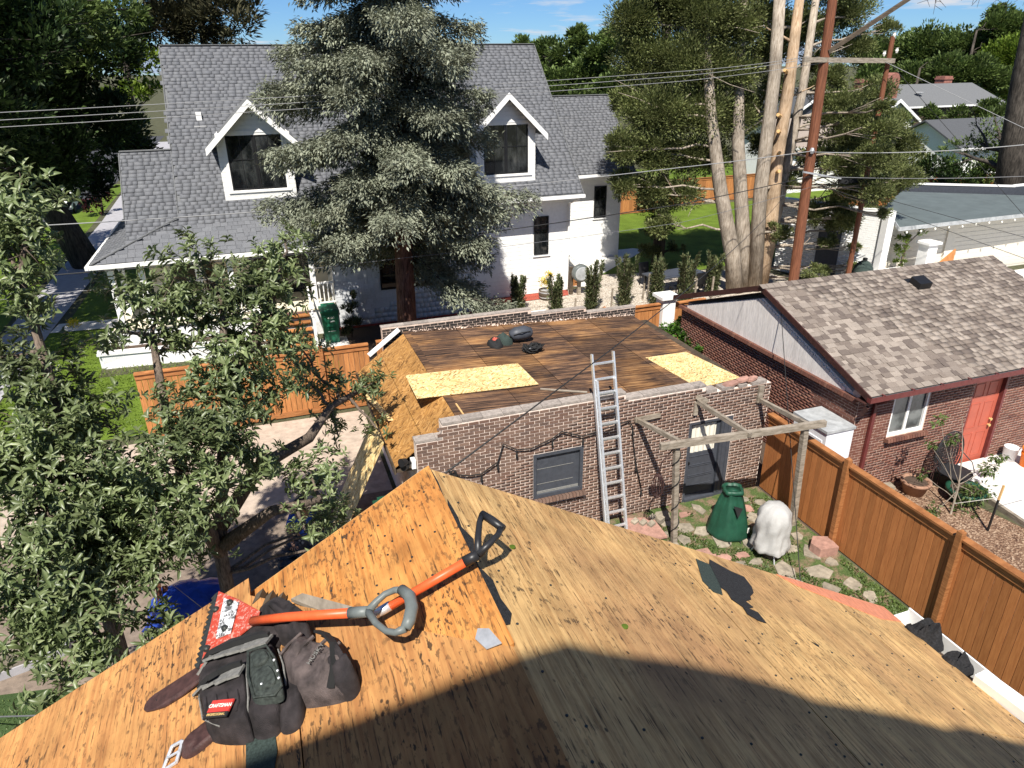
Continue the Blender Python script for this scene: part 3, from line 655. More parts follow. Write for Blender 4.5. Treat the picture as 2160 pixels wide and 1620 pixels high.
# roof deck
def zd(x): return 2.93-.055*(x-3)
x = 3.1; i = 0
while x < 9.38:
    x1 = min(x+1.22, 9.4); ys = [SY+.23, 12.9, 15.34, 16.69] if i % 2 else [SY+.23, 14.06, 16.5, 16.69]
    for y0,y1 in zip(ys[:-1], ys[1:]):
        b = MB(); u = rng.uniform(-.004,.004); b.prism([(x+.007,y0+.006,zd(x)+u),(x1-.007,y0+.006,zd(x1)+u),(x1-.007,y1-.006,zd(x1)+u),(x+.007,y1-.006,zd(x)+u)], (0,0,-.03)); b.obj('roof_sheet', 'deck', shed)
    x = x1; i += 1
b = MB(); b.prism([(2.6,SY+.22,2.5),(9.9,SY+.22,2.36),(9.9,16.72,2.36),(2.6,16.72,2.5)], (0,0,-.1)); b.obj('roof_frame', 'darkwood', shed)
b = MB(); b.beam((3.02,SY+.23,2.945),(3.02,16.6,2.945),.16,.03); b.obj('ridge_board', 'deck', shed)
b = MB(); b.beam((3.09,SY+.24,2.97),(3.085,12.15,2.965),.03,.02); b.obj('bright_lath', 'edge', shed)
for y0,y1 in ((11.66,12.75),(12.75,14.7),(14.7,16.5)):
    for x0,z0,x1,z1 in ((2.94,2.945,2.32,2.51),(2.32,2.51,1.72,2.09)):
        b = MB(); b.prism([(x0-.004,y0+.004,z0),(x1+.004,y0+.004,z1),(x1+.004,y1-.004,z1),(x0-.004,y1-.004,z0)], (.006,0,-.02)); b.obj('osb_slope_sheet', 'osb_old', shed)
b = MB(); b.box(1.74,2.1,11.66,16.5,1.96,2.0); b.box(1.70,1.73,11.62,16.55,1.94,2.07); b.obj('eave', 'darkwood', shed)
b = MB(); b.beam((2.06,16.62,2.45),(2.86,16.62,3.03),.05,.1);  b.obj('rake_trim', 'whiteb', shed)
b = MB(); b.beam((1.6,16.5,2.1),(1.6,16.5,2.14),.3,.3); b.beam((2.1,16.75,2.55),(2.1,16.75,2.62),.5,.25) 
# back parapet, tarred inside
PB = 16.70
def topb(u):
    x = u+2.45; return 3.07 if x < 6.4 else 2.92 if x < 8 else 2.78
b = wallgrid(MB(), (2.45,PB,0), (1,0,0), (0,1,0), .2, [0,3.95,5.55,7.06], [0,2.78,2.92,3.07], lambda u,z: z < topb(u)); b.obj('back_wall', 'mortar2', shed)
pb = [m for m in bricks((2.45,PB,2.3), (1,0,0), (0,-1,0), 7.06, lambda u: topb(u), (), z0=0) if False]
pb = bricks((2.45,PB,0), (1,0,0), (0,-1,0), 7.06, topb, ((0,7.06,0,2.42),), j=.013)
pieces('parapet_brick', pb, 'tarbrick', shed)
cp = []
for x0,x1,z in ((2.43,6.4,3.07),(6.4,8.0,2.92),(8.0,9.53,2.78)):
    x = x0
    while x < x1-.05: l = min(.6, x1-x); cp.append(frame((x+l/2, PB+.1, z+.016), (l-.006,0,0), (0,.19,0), (0,0,.03))); x += l
pieces('parapet_cap', cp, 'coping', shed)
T = np.stack([3.1+6.3*NR.rand(500), PB-.02-.1*NR.rand(500)**2, np.zeros(500)], 1); T[:,2] = 2.935-.055*(T[:,0]-3)+.008
scatter('rubble', T, orient(unit(500)), .02+.04*NR.rand(500), .02+.05*NR.rand(500), 'mortar2', shed)

# ================= BRICK GARAGE (right) =================
gar = thing('brick_garage', 'brick garage with a brown shingle gable roof and red door', 'garage', (11.46,10.39,0))
GX, GY, GE, GYB = 11.46, 10.39, 19.0, 17.35
hol = [(1.0,2.06,1.31,2.3),(3.36,4.44,0,2.36)]
wt = lambda u: 2.56
b = wallgrid(MB(), (GX,GY,0), (1,0,0), (0,1,0), .2, [0,1.0,2.06,3.36,4.44,GE-GX], [0,1.31,2.3,2.36,2.56], lambda u,z: not any(a<u<c and d<z<e for a,c,d,e in hol))
b.box(GX,GX+.2,GY+.2,GYB,0,2.33); b.box(GX+.2,GE,GYB-.2,GYB,0,2.5); b.box(GE-.2,GE,GY+.2,GYB-.2,0,2.5)
b.obj('wall', 'mortar2', gar)
pieces('brick', bricks((GX,GY,0), (1,0,0), (0,-1,0), 6.2, wt, hol), 'brick2', gar, limit=150)
pieces('brick', bricks((GX,GYB,0), (0,-1,0), (-1,0,0), GYB-GY, lambda u: 2.33), 'brick2', gar, limit=150)
pieces('header_brick', [frame((GX-.03, GY+.05+i*.085, 2.385), (.16,0,0), (0,.07,0), (.02,0,.09)) for i in range(82)], 'brick2', gar)
pieces('sill_brick', [frame((GX+.98+.078*i, GY-.05, 1.255), (.064,0,0), (0,.16,-.035), (0,.02,.085)) for i in range(15)], 'brick2', gar)
RY, RZ, EZ = 13.87, 3.95, 2.6
gs = (RZ-EZ)/(RY-10.08)
b = MB(); b.prism([(GX+.02,GY+.05,2.42),(GX+.02,RY,2.42+gs*(RY-GY)-.02),(GX+.02,GYB-.05,2.42)], (.14,0,0)); b.obj('gable_backing', 'gable', gar)
bd = []
y = GY+.2
while y < GYB-.2:
    h = 2.43+gs*(min(y, 2*RY-y)-GY)-.06; 
    if h > 2.5: bd.append(frame((GX+.005, y+.055, (h+2.43)/2), (.03,0,0), (0,.104,0), (0,0,h-2.43)))
    y += .11
pieces('gable_board', bd, 'gable', gar)
b = MB()
for sgn in (1,-1):
    ye = RY-sgn*(RY-10.08)
    b.prism([(11.39,ye,EZ-.02),(11.39,RY,RZ-.02),(19.1,RY,RZ-.02),(19.1,ye,EZ-.02)], (0,0,-.05))
b.obj('roof', 'shing_d', gar)
sh = shingles((11.38,10.08,EZ), (1,0,0), (0,1,gs), 7.72, (RY-10.08)*math.hypot(1,gs)-.02, lambda x,y: True, expo=.143, wmin=.1, wmax=.3, th=.012)
pieces('shingle', sh, 'shing_b', gar)
pieces('ridge_cap', [frame((11.4+i*.185, RY-.06, RZ+.012), (.178,0,-.012), (0,.16,.055), (0,-.006,.014)) for i in range(42)], 'shing_b', gar)
b = MB(); [b.prism([(11.355,y,EZ-.115),(11.355,RY,RZ-.115),(11.355,RY,RZ+.03),(11.355,y,EZ+.03)], (.03,0,0)) for y in (10.02,2*RY-10.02)]; b.obj('rake_board', 'maroon', gar)
b = MB(); b.prism([(11.4,10.05,EZ-.10),(11.4,RY,RZ-.10),(GX,RY,RZ-.10),(GX,10.05,EZ-.10)], (0,0,-.015)); b.prism([(11.4,2*RY-10.05,EZ-.10),(11.4,RY,RZ-.10),(GX,RY,RZ-.10),(GX,2*RY-10.05,EZ-.10)], (0,0,-.015)); b.obj('soffit', 'greylid', gar)
b = MB(); b.box(11.36,19.1,10.0,10.012,2.5,2.62); b.box(11.36,19.1,10.1,10.108,2.5,2.6); b.box(11.36,19.1,10.012,10.1,2.5,2.51); b.box(11.35,11.36,10.0,10.11,2.5,2.6)
gg = b.obj('gutter', 'dkred', gar)
for i in range(9): b = MB(); x = 11.7+i*.8; b.box(x,x+.03,9.99,10.1,2.615,2.63); b.obj('gutter_strap', 'dkred', gg)
b = MB(); b.beam((11.95,10.05,2.5),(11.88,10.3,2.28),.08,.06); b.beam((11.88,10.33,2.3),(11.86,10.34,.05),.08,.06,(0,1,0)); b.obj('downspout', 'dkred', gar)
b = MB(); b.box(11.3,12.2,10.11,10.39,2.45,2.47); b.beam((11.42,10.25,2.1),(11.42,10.12,2.36),.06,.08); b.box(11.34,19.1,10.11,10.38,2.44,2.45); b.obj('eave_soffit', 'maroon', gar)
f = window(gar, (12.46,10.39+.06,1.31), (1,0,0), (0,-1,0), 1.06, .99, .06, 'white', 'glass2', 2, 1, .06, bar=.07)
b = MB(); b.box(14.82,14.90,GY+.02,GY+.12,0,2.36); b.box(15.82,15.90,GY-.02,GY+.12,0,2.36); b.box(14.9,15.82,GY+.02,GY+.12,2.3,2.36); b.obj('door_frame', 'dkred', gar)
b = MB(); b.box(14.9,15.82,GY+.08,GY+.12,.0,2.3)
for cx0 in (15.0,15.42):
    for z0,z1 in ((.2,.85),(1.0,1.65),(1.8,2.15)):
        b.box(cx0,cx0+.3,GY+.07,GY+.08,z0,z0+.02); b.box(cx0,cx0+.3,GY+.07,GY+.08,z1-.02,z1); b.box(cx0,cx0+.02,GY+.07,GY+.08,z0+.02,z1-.02); b.box(cx0+.28,cx0+.3,GY+.07,GY+.08,z0+.02,z1-.02)
gd = b.obj('door', 'redpaint', gar)
for z in (1.0,1.16):
    b = MB(); b.tube([(15.72,GY+.08,z),(15.72,GY+.03,z)], .022, 8); b.tube([(15.72,GY+.03,z),(15.72,GY+.01,z)], .035, 10); b.obj('door_knob', 'patchtan', gd)
b = MB(); b.prism([(15.45,12.95,3.62),(15.95,12.95,3.62),(15.95,13.45,3.8),(15.45,13.45,3.8)], (0,0,.02)); b.prism([(15.5,12.98,3.64),(15.9,12.98,3.64),(15.9,13.3,3.76),(15.5,13.3,3.76)], (0,-.04,.17)); b.obj('roof_vent', 'black', gar)
b = MB(); b.lathe((17.0,GY-.1,2.05), [(.02,.14),(.09,.1),(.11,0),(.1,-.05),(.03,-.06)], 14); b.box(16.96,17.04,GY-.02,GY,2.0,2.25); lp = b.obj('wall_lamp', 'white', gar)
b = MB(); b.tube([(16.95,GY-.1,2.0),(16.93,GY-.16,1.85)], .05, 8); b.tube([(17.05,GY-.1,2.0),(17.07,GY-.16,1.85)], .05, 8); b.obj('lamp_head', 'black', lp)
# ================= WHITE HOUSE =================
wh = thing('white_house', 'white house with steep grey shingle roof, two dormers and a porch', 'house', (4,27.3,0))
Y0, Z0 = 25.45, 3.28
def zw(y): return Z0+(y-Y0)
YRD = 31.95
def slab(b, poly, zf, th=.12): return b.prism([(x,y,zf(x,y)) for x,y in poly], (0,0,-th))
F1 = [(-2.55,YRD),(-2.55,26.57),(-5.34,Y0),(7.6,Y0),(7.6,26.4),(12.35,26.4),(12.35,YRD)]
b = MB(); fz = lambda x,y: zw(y)-.02
slab(b, [(-2.55,YRD),(-2.55,26.57),(7.6,26.57),(7.6,YRD)], fz); slab(b, [(7.6,YRD),(7.6,26.4),(12.35,26.4),(12.35,YRD)], fz); slab(b, [(-2.55,26.56),(-5.34,Y0),(7.6,Y0),(7.6,26.56)], fz)
slab(b, [(-2.55,YRD+.003),(12.35,YRD+.003),(12.35,37.6),(-2.55,37.6)], lambda x,y: zw(2*YRD-y)-.02)
slab(b, [(-4.2,28.57),(-4.2,25.92),(-2.56,26.56),(-2.56,28.57)], lambda x,y: zw(y)-.018); slab(b, [(-4.2,28.575),(-4.2,32),(-2.56,32),(-2.56,28.575)], lambda x,y: zw(2*28.57-y)-.018)
hx = lambda x,y: Z0+.395*(x+5.34)-.022
slab(b, [(-5.34,Y0),(-2.56,26.56),(-2.56,33),(-5.34,33.5)], hx)
RW0, RWZ = 31.2, 4.24
slab(b, [(12.36,RW0),(17.3,RW0),(17.3,34.5),(12.36,34.5)], lambda x,y: RWZ+y-RW0-.02); slab(b, [(12.36,34.503),(17.3,34.503),(17.3,37.8),(12.36,37.8)], lambda x,y: RWZ+69-y-RW0-.02)
b.obj('roof', 'shing_m', wh)
r2 = math.sqrt(2); sh = []
sh += shingles((-5.34,Y0,Z0), (1,0,0), (0,1,1), 17.7, (YRD-Y0)*r2, lambda u,v: poly_in(F1, u-5.34, Y0+v/r2), expo=.155, wmin=.15, wmax=.34, th=.014)
sh += shingles((-4.2,25.92,zw(25.92)), (1,0,0), (0,1,1), 1.64, 2.65*r2, lambda u,v: v/r2 > .39*u-.05, expo=.155, wmin=.15, wmax=.34, th=.014)
HP = [(-5.34,Y0),(-2.56,26.56),(-2.56,33),(-5.34,33.5)]; hk = math.hypot(1,.395)
sh += shingles((-5.34,Y0,Z0), (0,1,0), (1,0,.395), 8, 2.78*hk, lambda u,v: poly_in(HP, -5.34+v/hk, Y0+u), expo=.155, wmin=.15, wmax=.34, th=.014)
sh += shingles((12.36,RW0,RWZ), (1,0,0), (0,1,1), 4.94, 3.3*r2, lambda u,v: True, expo=.155, wmin=.15, wmax=.34, th=.014)
pieces('shingle', sh, 'shing_g', wh)
b = MB(); b.beam((-2.55,YRD,9.79),(12.35,YRD,9.79),.22,.03); b.beam((-4.2,28.57,6.41),(-2.56,28.57,6.41),.2,.03); b.beam((12.4,34.5,7.56),(17.3,34.5,7.56),.2,.03); b.beam((-5.34,Y0,Z0+.01),(-2.6,26.55,4.41),.12,.03); b.obj('ridge_cap', 'shing_m', wh)
# walls
b = MB()
b = wallgrid(b, (7.6,27.3,0), (1,0,0), (0,1,0), .2, [0,2.98,3.62,4.55], [0,1.72,3.3,4.9], lambda u,z: not(2.98<u<3.62 and 1.72<z<3.3))
b = wallgrid(b, (12.15,31.9,0), (1,0,0), (0,1,0), .2, [0,3.36,3.98,4.81], [0,2.05,3.56,4.8], lambda u,z: not(3.36<u<3.98 and 2.05<z<3.56))
b.prism([(12.15,27.5,0),(12.15,27.5,5.1),(12.15,YRD,9.55),(12.15,36.6,5.1),(12.15,36.6,0)], (-.2,0,0)); b.prism([(-2.4,26.7,4.2),(-2.4,YRD,9.55),(-2.4,36.6,5.1),(-2.4,36.6,0),(-2.4,26.7,0)], (.2,0,0))
b.prism([(16.96,32.1,0),(16.96,32.1,4.9),(16.96,34.5,7.3),(16.96,37,4.9),(16.96,37,0)], (-.2,0,0)); b.prism([(-4.0,27.2,3.6),(-4.0,27.2,4.8),(-4.0,28.57,6.2),(-4.0,31.5,3.6)], (.15,0,0))
b.obj('wall', 'white', wh)
def lap(name, P, u, n, length, z0, z1, holes, mat, wfn=None, e=.17):
    P, u, n = Vector(P), Vector(u), Vector(n); out = []; z = z0
    while z < z1-.02:
        h = min(e, z1-z); segs = [wfn(z+h/2) if wfn else (0, length)]
        for a,c,d,f in holes:
            if d < z+h/2 < f: segs = [y for s0,s1 in segs for y in ((s0,min(s1,a)),(max(s0,c),s1)) if y[1]-y[0] > .03]
        for s0,s1 in segs:
            if s1-s0 > .04: out.append(frame(P+u*(s0+s1)/2+n*.008+Vector((0,0,z+h/2)), u*(s1-s0), n*.014+Vector((0,0,0)), Vector((0,0,h-.012))-n*.012))
        z += e
    pieces(name, out, mat, wh)
lap('siding_board', (7.6,27.3,.05), (1,0,0), (0,-1,0), 4.55, 0, 4.6, [(2.93,3.67,1.62,3.3)], 'white')
lap('siding_board', (12.16,31.9,.05), (1,0,0), (0,-1,0), 4.8, 0, 4.3, [(3.31,4.03,1.95,3.56)], 'white')
for P,h,c in (((10.58,27.3,1.72),1.58,2),((15.51,31.9,2.05),1.51,2)):
    window(wh, (P[0],P[1]-.01,P[2]), (1,0,0), (0,-1,0), .64, h, .045, 'black', 'glass', 2, 3)
    b = MB(); b.box(P[0]-.05,P[0]+.72,P[1]-.07,P[1],P[2]-.09,P[2]-.04); b.obj('window_sill', 'white', wh)
# gutters and fascia
b = MB(); b.box(7.6,12.4,26.28,26.39,4.1,4.22); b.box(-5.36,7.6,Y0-.12,Y0-.01,Z0-.13,Z0-.01); b.box(-5.46,-5.35,Y0-.12,33.4,Z0-.13,Z0-.01); b.box(12.4,17.35,31.08,31.19,4.1,4.22)
b.box(7.6,12.2,26.4,27.3,4.06,4.09); b.box(-5.3,7.6,Y0,28.0,Z0-.16,Z0-.13); b.box(12.4,17.2,31.2,31.9,4.06,4.09); b.box(12.33,12.36,26.4,27.4,4.0,4.2)
b.obj('gutter', 'white', wh)
b = MB(); b.tube([(12.2,26.45,4.05),(12.1,27.15,3.75),(12.08,27.2,.1)], .045, 8); b.obj('downspout', 'white', wh)
b = MB(); b.beam((-2.57,26.6,zw(26.6)-.1),(-2.57,YRD,9.68),.03,.2); b.beam((-4.22,26.65,zw(26.65)-.1),(-4.22,28.57,6.3),.03,.2); b.beam((12.37,26.4,zw(26.4)-.1),(12.37,YRD,9.68),.03,.2); b.beam((17.32,31.2,4.14),(17.32,34.5,7.44),.03,.2); b.obj('rake_board', 'shing_m', wh)
# bay with shakes
b = wallgrid(MB(), (2.2,25.85,0), (1,0,0), (0,1,0), .2, [0,1.7,4.05,5.4], [0,1.35,2.57,3.4], lambda u,z: not(1.7<u<4.05 and 1.35<z<2.57)); b.box(2.2,2.4,26.05,28,0,3.4); b.obj('bay_wall', 'shake', wh)
out = []; z = .08
while z < 3.3:
    x = rng.random()*.1
    while x < 5.3:
        ww = rng.uniform(.12,.28)
        if not (1.6 < x+ww/2 < 4.15 and 1.25 < z+.1 < 2.65): out.append(frame((2.2+x+ww/2, 25.85-.012, z+.1), (ww-.008,0,0), (0,.02*rng.uniform(.7,1.3),0), (0,.012,.2)))
        x += ww
    z += .195
pieces('shake', out, 'shake', wh, limit=200)
window(wh, (3.9,25.84,1.35), (1,0,0), (0,-1,0), 2.35, 1.22, .05, 'black', 'glass', 2, 1)
b = MB(); b.box(2.2,7.6,25.8,25.84,-.0,.08); b.obj('base_board', 'mulch', wh)
# porch
b = MB(); b.box(-5.1,2.19,25.65,28,.0,.95); b.obj('porch_base', 'white', wh)
b = MB(); b.box(-5.15,2.19,25.58,28,.951,1.0); b.obj('porch_floor', 'tan', wh)
b = wallgrid(MB(), (-4.0,28,1.0), (1,0,0), (0,1,0), .2, [0,3.4,5.65,6.2], [0,.02,1.65,2.6], lambda u,z: not(3.4<u<5.65 and .02<z<1.65)); b.obj('porch_wall', 'tan', wh)
window(wh, (-.6,27.99,1.02), (1,0,0), (0,-1,0), 2.25, 1.63, .06, 'black', 'glass', 3, 1)
b = MB(); b.box(-3.3,-1.9,27.96,27.99,1.0,2.5); b.obj('porch_door', 'darkwood', wh)
for x,y in ((-4.85,25.8),(-4.85,27.7),(-3.95,25.8),(-1.2,25.8),(1.5,25.8)):
    b = MB(); b.box(x-.09,x+.09,y-.09,y+.09,1.0,3.14); b.box(x-.13,x+.13,y-.13,y+.13,1.0,1.12); b.box(x-.13,x+.13,y-.13,y+.13,3.0,3.1); b.obj('porch_post', 'white', wh)
bal = []
for x0,x1 in ((-3.85,-1.3),(-1.1,-.45),(1.6,2.19)):
    b = MB(); b.box(x0,x1,25.76,25.84,1.83,1.9); b.box(x0,x1,25.77,25.83,1.1,1.15); b.obj('railing', 'white', wh)
    k = int((x1-x0)/.12)
    for i in range(k): bal.append(frame((x0+(i+.5)*(x1-x0)/k,25.8,1.49), (.035,0,0), (0,.035,0), (0,0,.68)))
pieces('baluster', bal, 'white', wh)
for i in range(5):
    b = MB(); y1 = 25.62-.29*i; z = .86-.17*i; b.box(-.4,1.2,y1-.3,y1,z-.04,z); b.box(-.38,1.18,y1-.03,y1-.01,z-.17,z-.04); b.obj('step', 'cedar_b' if i < 9 else 'tan', wh)
for x in (-.46,1.26):
    b = MB(); b.beam((x,25.62,1.8),(x,24.2,1.0),.06,.08); b.box(x-.05,x+.05,24.15,24.25,0,1.1); b.obj('stair_rail', 'white', wh)
# dormers, chimney vent
for cx in (.2, 9.3):
    hw = 1.2; y0 = 26.95; ze = 6.75; za = ze+hw*.97
    dm = MB()
    dm.box(cx-hw,cx-.9,y0,y0+.12,4.7,6.98); dm.box(cx+.9,cx+hw,y0,y0+.12,4.7,6.98); dm.box(cx-.9,cx+.9,y0,y0+.12,4.7,5.1)
    dm.prism([(cx-hw,y0,6.98),(cx+hw,y0,6.98),(cx+.98,y0,7.0),(cx,y0,za),(cx-.98,y0,7.0)], (0,.12,0)); dm.prism([(cx-hw,y0+.12,4.7),(cx-hw,y0+.12,6.9),(cx-hw,29.1,6.9)], (.1,0,0)); dm.prism([(cx+hw,y0+.12,4.7),(cx+hw,y0+.12,6.9),(cx+hw,29.1,6.9)], (-.1,0,0))
    d = dm.obj('dormer', 'white', wh)
    out = []; z = 4.75
    while z < za-.1:
        h = .16; hwz = hw if z < 6.8 else max(.05, (za-z-.1)/.97)
        segs = [(-hwz,hwz)] if not (5.05 < z+.08 < 6.95) else [(-hwz,-.97),(.97,hwz)]
        for s0,s1 in segs: out.append(frame((cx+(s0+s1)/2,y0-.008,z+h/2), (s1-s0,0,0), (0,.014,0), (0,-.012,h-.01)))
        z += .165
    pieces('siding_board', out, 'white', d)
    b = MB(); b.box(cx-.98,cx-.9,y0-.03,y0,5.02,7.02); b.box(cx+.9,cx+.98,y0-.03,y0,5.02,7.02); b.box(cx-1.05,cx+1.05,y0-.06,y0,5.02,5.09); b.box(cx-.9,cx+.9,y0-.03,y0,6.98,7.06); b.obj('window_trim', 'white', d)
    b = MB()
    for x0,x1 in ((cx-.9,cx-.01),(cx+.01,cx+.9)):
        b.box(x0,x1,y0+.0,y0+.05,5.1,5.16); b.box(x0,x1,y0,y0+.05,6.92,6.98); b.box(x0,x0+.05,y0,y0+.05,5.16,6.92); b.box(x1-.05,x1,y0,y0+.05,5.16,6.92); b.box(x0+.05,x1-.05,y0+.01,y0+.03,6.1,6.125); b.box((x0+x1)/2-.01,(x0+x1)/2+.01,y0+.012,y0+.028,5.16,6.92)
    b.obj('window', 'black', d)
    b = MB(); b.box(cx-.9,cx+.9,y0+.03,y0+.04,5.1,6.98); b.obj('pane', 'glass', d)
    b = MB()
    for s in (-1,1): b.prism([(cx,26.5,za+.12),(cx+s*1.5,26.5,ze-.17),(cx+s*1.5,28.9,ze-.17),(cx,30.35,za+.12)], (0,0,-.09))
    b.obj('dormer_roof', 'shing_m', d)
    b = MB()
    for s in (-1,1): b.prism([(cx,26.5,za-.10),(cx,26.5,za+.135),(cx+s*1.54,26.5,ze-.19),(cx+s*1.54,26.5,ze-.42)], (0,-.035,0))
    b.obj('barge_board', 'white', d)
b = MB(); b.box(-1.6,-1.42,29.42,29.6,7.2,7.55); b.box(-1.7,-1.3,29.2,29.7,7.08,7.09); b.obj('roof_vent', 'white', wh)

# planter wall in front of the porch
pl = thing('planter_wall', 'low white brick planter wall around the porch bed', 'planter', (-3.5,24.7,0))
b = MB()
for p,q in (((-5.5,24.85),(-.9,24.45)),((-5.5,24.85),(-5.45,27.0)),((-.9,24.45),(-.85,25.5))):
    b.beam((*p,.24),(*q,.24),.22,.48)
b.obj('wall', 'whiteb', pl)
b = MB()
for p,q in (((-5.62,24.86),(-.8,24.44)),((-5.5,24.97),(-5.45,27.0)),((-.9,24.56),(-.85,25.5))): b.beam((*p,.51),(*q,.51),.32,.07)
b.obj('cap', 'whiteb', pl)
b = MB(); b.prism([(-5.4,24.95,.4),(-1.0,24.55,.4),(-1.0,25.5,.4),(-5.35,26.9,.4)], (0,0,-.3)); b.obj('soil', 'soil', pl)
st = thing('wooden_steps', 'small raw timber steps at the corner of the white house', 'steps', (12.5,28.3,0))
b = MB(); b.prism([(12.25,27.75,0),(12.25,27.75,.62),(12.9,27.75,.2),(12.9,27.75,0)], (0,.06,0)); b.prism([(12.25,28.95,0),(12.25,28.95,.62),(12.9,28.95,.2),(12.9,28.95,0)], (0,.06,0)); b.obj('stringer', 'cedar_b', st)
for i in range(3): b = MB(); b.box(12.2+.25*i,12.48+.25*i,27.7,29.05,.6-.19*i,.64-.19*i); b.obj('tread', 'cedar_b', st)
b = MB(); b.tube([(12.3,27.8,.6),(12.3,27.8,1.5)], .025); b.tube([(12.95,27.8,.1),(12.95,27.8,1.0)], .025); b.tube([(12.3,27.8,1.5),(12.95,27.8,1.0)], .025); b.obj('handrail', 'white', st)

# ================= FENCES =================
def fence(label, p0, p1, h, nrm, posts, mat='cedar', bw=.14, z0=.03, trim=True, fgroup=None, posth=.14, seed=0):
    """boards between p0 and p1, posts proud on the nrm side"""
    p0, p1, n = Vector((*p0,0)), Vector((*p1,0)), Vector((*nrm,0)); u = (p1-p0); L = u.length; u.normalize()
    t = thing('cedar_fence', label, 'fence', ((p0.x+p1.x)/2,(p0.y+p1.y)/2,0), fgroup)
    k = max(1, int(L/bw)); out = []
    for i in range(k):
        hh = h-.05+rng.uniform(-.004,.004); out.append(frame(p0+u*(i+.5)*L/k+n*rng.uniform(-.004,.002)+Vector((0,0,z0+(hh-z0)/2)), u*(L/k-.011), n*.02, (0,0,hh-z0)))
    pieces('fence_board', out, mat, t)
    b = MB(); b.obox((p0+p1)/2+Vector((0,0,h)), u*L/2, n*.075, (0,0,.02)); b.obj('cap_rail', 'cedar_h', t)
    if trim:
        b = MB(); b.obox((p0+p1)/2+n*.022+Vector((0,0,h-.09)), u*L/2, n*.012, (0,0,.07)); b.obj('top_rail', 'cedar_h', t)
        b = MB(); b.obox((p0+p1)/2+n*.03+Vector((0,0,h-.028)), u*L/2, n*.02, (0,0,.008)); b.obj('trim_strip', 'cedar_h', t)
        
        if trim is True: b = MB(); b.obox((p0+p1)/2+n*.022+Vector((0,0,.12)), u*L/2, n*.012, (0,0,.08)); b.obj('kick_board', 'cedar_h', t)
    for s in posts:
        c = p0+u*s; b = MB(); b.obox(c+n*.06+Vector((0,0,(h+posth)/2)), u*.05, n*.05, (0,0,(h+posth)/2)); b.add([c+n*.06+Vector(v) for v in ((0,0,h+posth+.05),)]+[c+n*.06+u*a*.05+n*d*.05+Vector((0,0,h+posth)) for a,d in ((-1,-1),(1,-1),(1,1),(-1,1))], [(0,1,2),(0,2,3),(0,3,4),(0,4,1)]); b.obj('post', 'cedar_h', t)
    return t
fence('long stained cedar fence between the patio and the garage yard', (10.0,11.33), (9.98,-1.6), 1.9, (-1,0), (2.36,4.82,7.26,9.7,12.1), trim='top')
fence('cedar fence behind the fruit tree, left of the brick shed', (-3.6,18.9), (2.35,18.9), 1.9, (0,-1), (2.3,4.65), mat='cedar_b')
fence('cedar fence panel behind the shed, left of the white pillar', (2.6,19.1), (11.85,19.2), 1.86, (0,-1), (2.4,4.8,7.2), mat='cedar_b')
fence('short cedar fence panel between the white pillar and the garage', (12.4,19.25), (13.6,19.3), 1.8, (0,-1), (), mat='cedar_b')
fence('far cedar fence behind the lawn, beside the white house', (17.3,41.5), (25.0,41.6), 1.8, (0,-1), (2.4,4.8), mat='cedar_b', bw=.16)
fence('far cedar fence glimpsed between the pale juniper trunks', (25.6,43), (34,43.3), 1.7, (0,-1), (2.4,4.8), mat='cedar_b', bw=.16)
fence('brown far fence below the dark roofed house on the right', (36,37.5), (56,37.5), 1.5, (0,-1), (4,8,12), mat='cedar', bw=.2, trim=False)
pw = thing('white_pillar', 'square white brick pillar with a flat cap between fence panels', 'pillar', (12.1,19.3,0))
b = MB(); b.box(11.88,12.34,19.08,19.52,0,2.02); b.obj('shaft', 'whiteb', pw); b = MB(); b.box(11.78,12.44,18.98,19.62,2.02,2.12); b.obj('cap', 'whiteb', pw)
pw2 = thing('white_pillar', 'low white pillar top showing over the shed parapet', 'pillar', (7.6,19.1,0))
b = MB(); b.box(7.3,7.8,18.9,19.3,0,2.0); b.obj('shaft', 'whiteb', pw2); b = MB(); b.box(7.2,7.9,18.8,19.4,2.0,2.08); b.obj('cap', 'whiteb', pw2)

# ================= BUILDINGS ON THE RIGHT =================
wb = thing('white_brick_building', 'white painted brick building behind the utility pole', 'building', (23.6,24.6,0))
b = MB(); b.prism([(24.3,22.6,0),(22.5,26.8,0),(22.5,26.8,3.2),(24.3,22.6,3.2)], (.9,.39,0)); b.obj('wall', 'whiteb', wb)
out = []; u = Vector((-1.8,4.2,0)); L = u.length; u.normalize(); n = Vector((-u.y,u.x,0)); n = n if n.x < 0 else -n
out = bricks((24.3,22.6,0), u, n, L, lambda q: 3.18, (), course=.09, bl=.3, face=.012)
pieces('painted_brick', out, 'whiteb', wb, limit=120)
b = MB(); b.beam(Vector((24.3,22.6,3.27))-u*.15-n*.1, Vector((22.5,26.8,3.27))-n*.1, .42, .13); b.obj('coping', 'white', wb)
b = MB(); b.box(24.12,24.46,22.3,22.62,0,3.36); b.obj('corner_pier', 'white', wb)
b = MB(); c = Vector((23.45,24.6,1.1)); b.obox(c+n*.02, u*.5, n*.03, (0,0,1.1)); b.obj('door', 'charcoal', wb)
tg = thing('tan_garage', 'cream sided garage with a low grey roof and deep eave', 'garage', (28,23,0))
b = MB(); b.box(25.45,42,23.2,23.4,0,2.62); b.box(25.45,25.65,23.4,26,0,2.62); b.obj('wall', 'cream', tg)
b = MB(); b.prism([(24.62,22.15,2.72),(42,22.4,2.72),(42,24.9,2.76),(35.95,25.4,2.77),(31.3,28.5,2.8),(27.6,25.9,2.77)], (0,0,-.1)); b.obj('roof', 'greyroof', tg)
b = MB(); b.beam((24.6,22.12,2.66),(42,22.37,2.66),.03,.16); b.beam((24.6,22.14,2.66),(27.6,25.9,2.70),.03,.16); b.obj('fascia', 'greylid', tg)
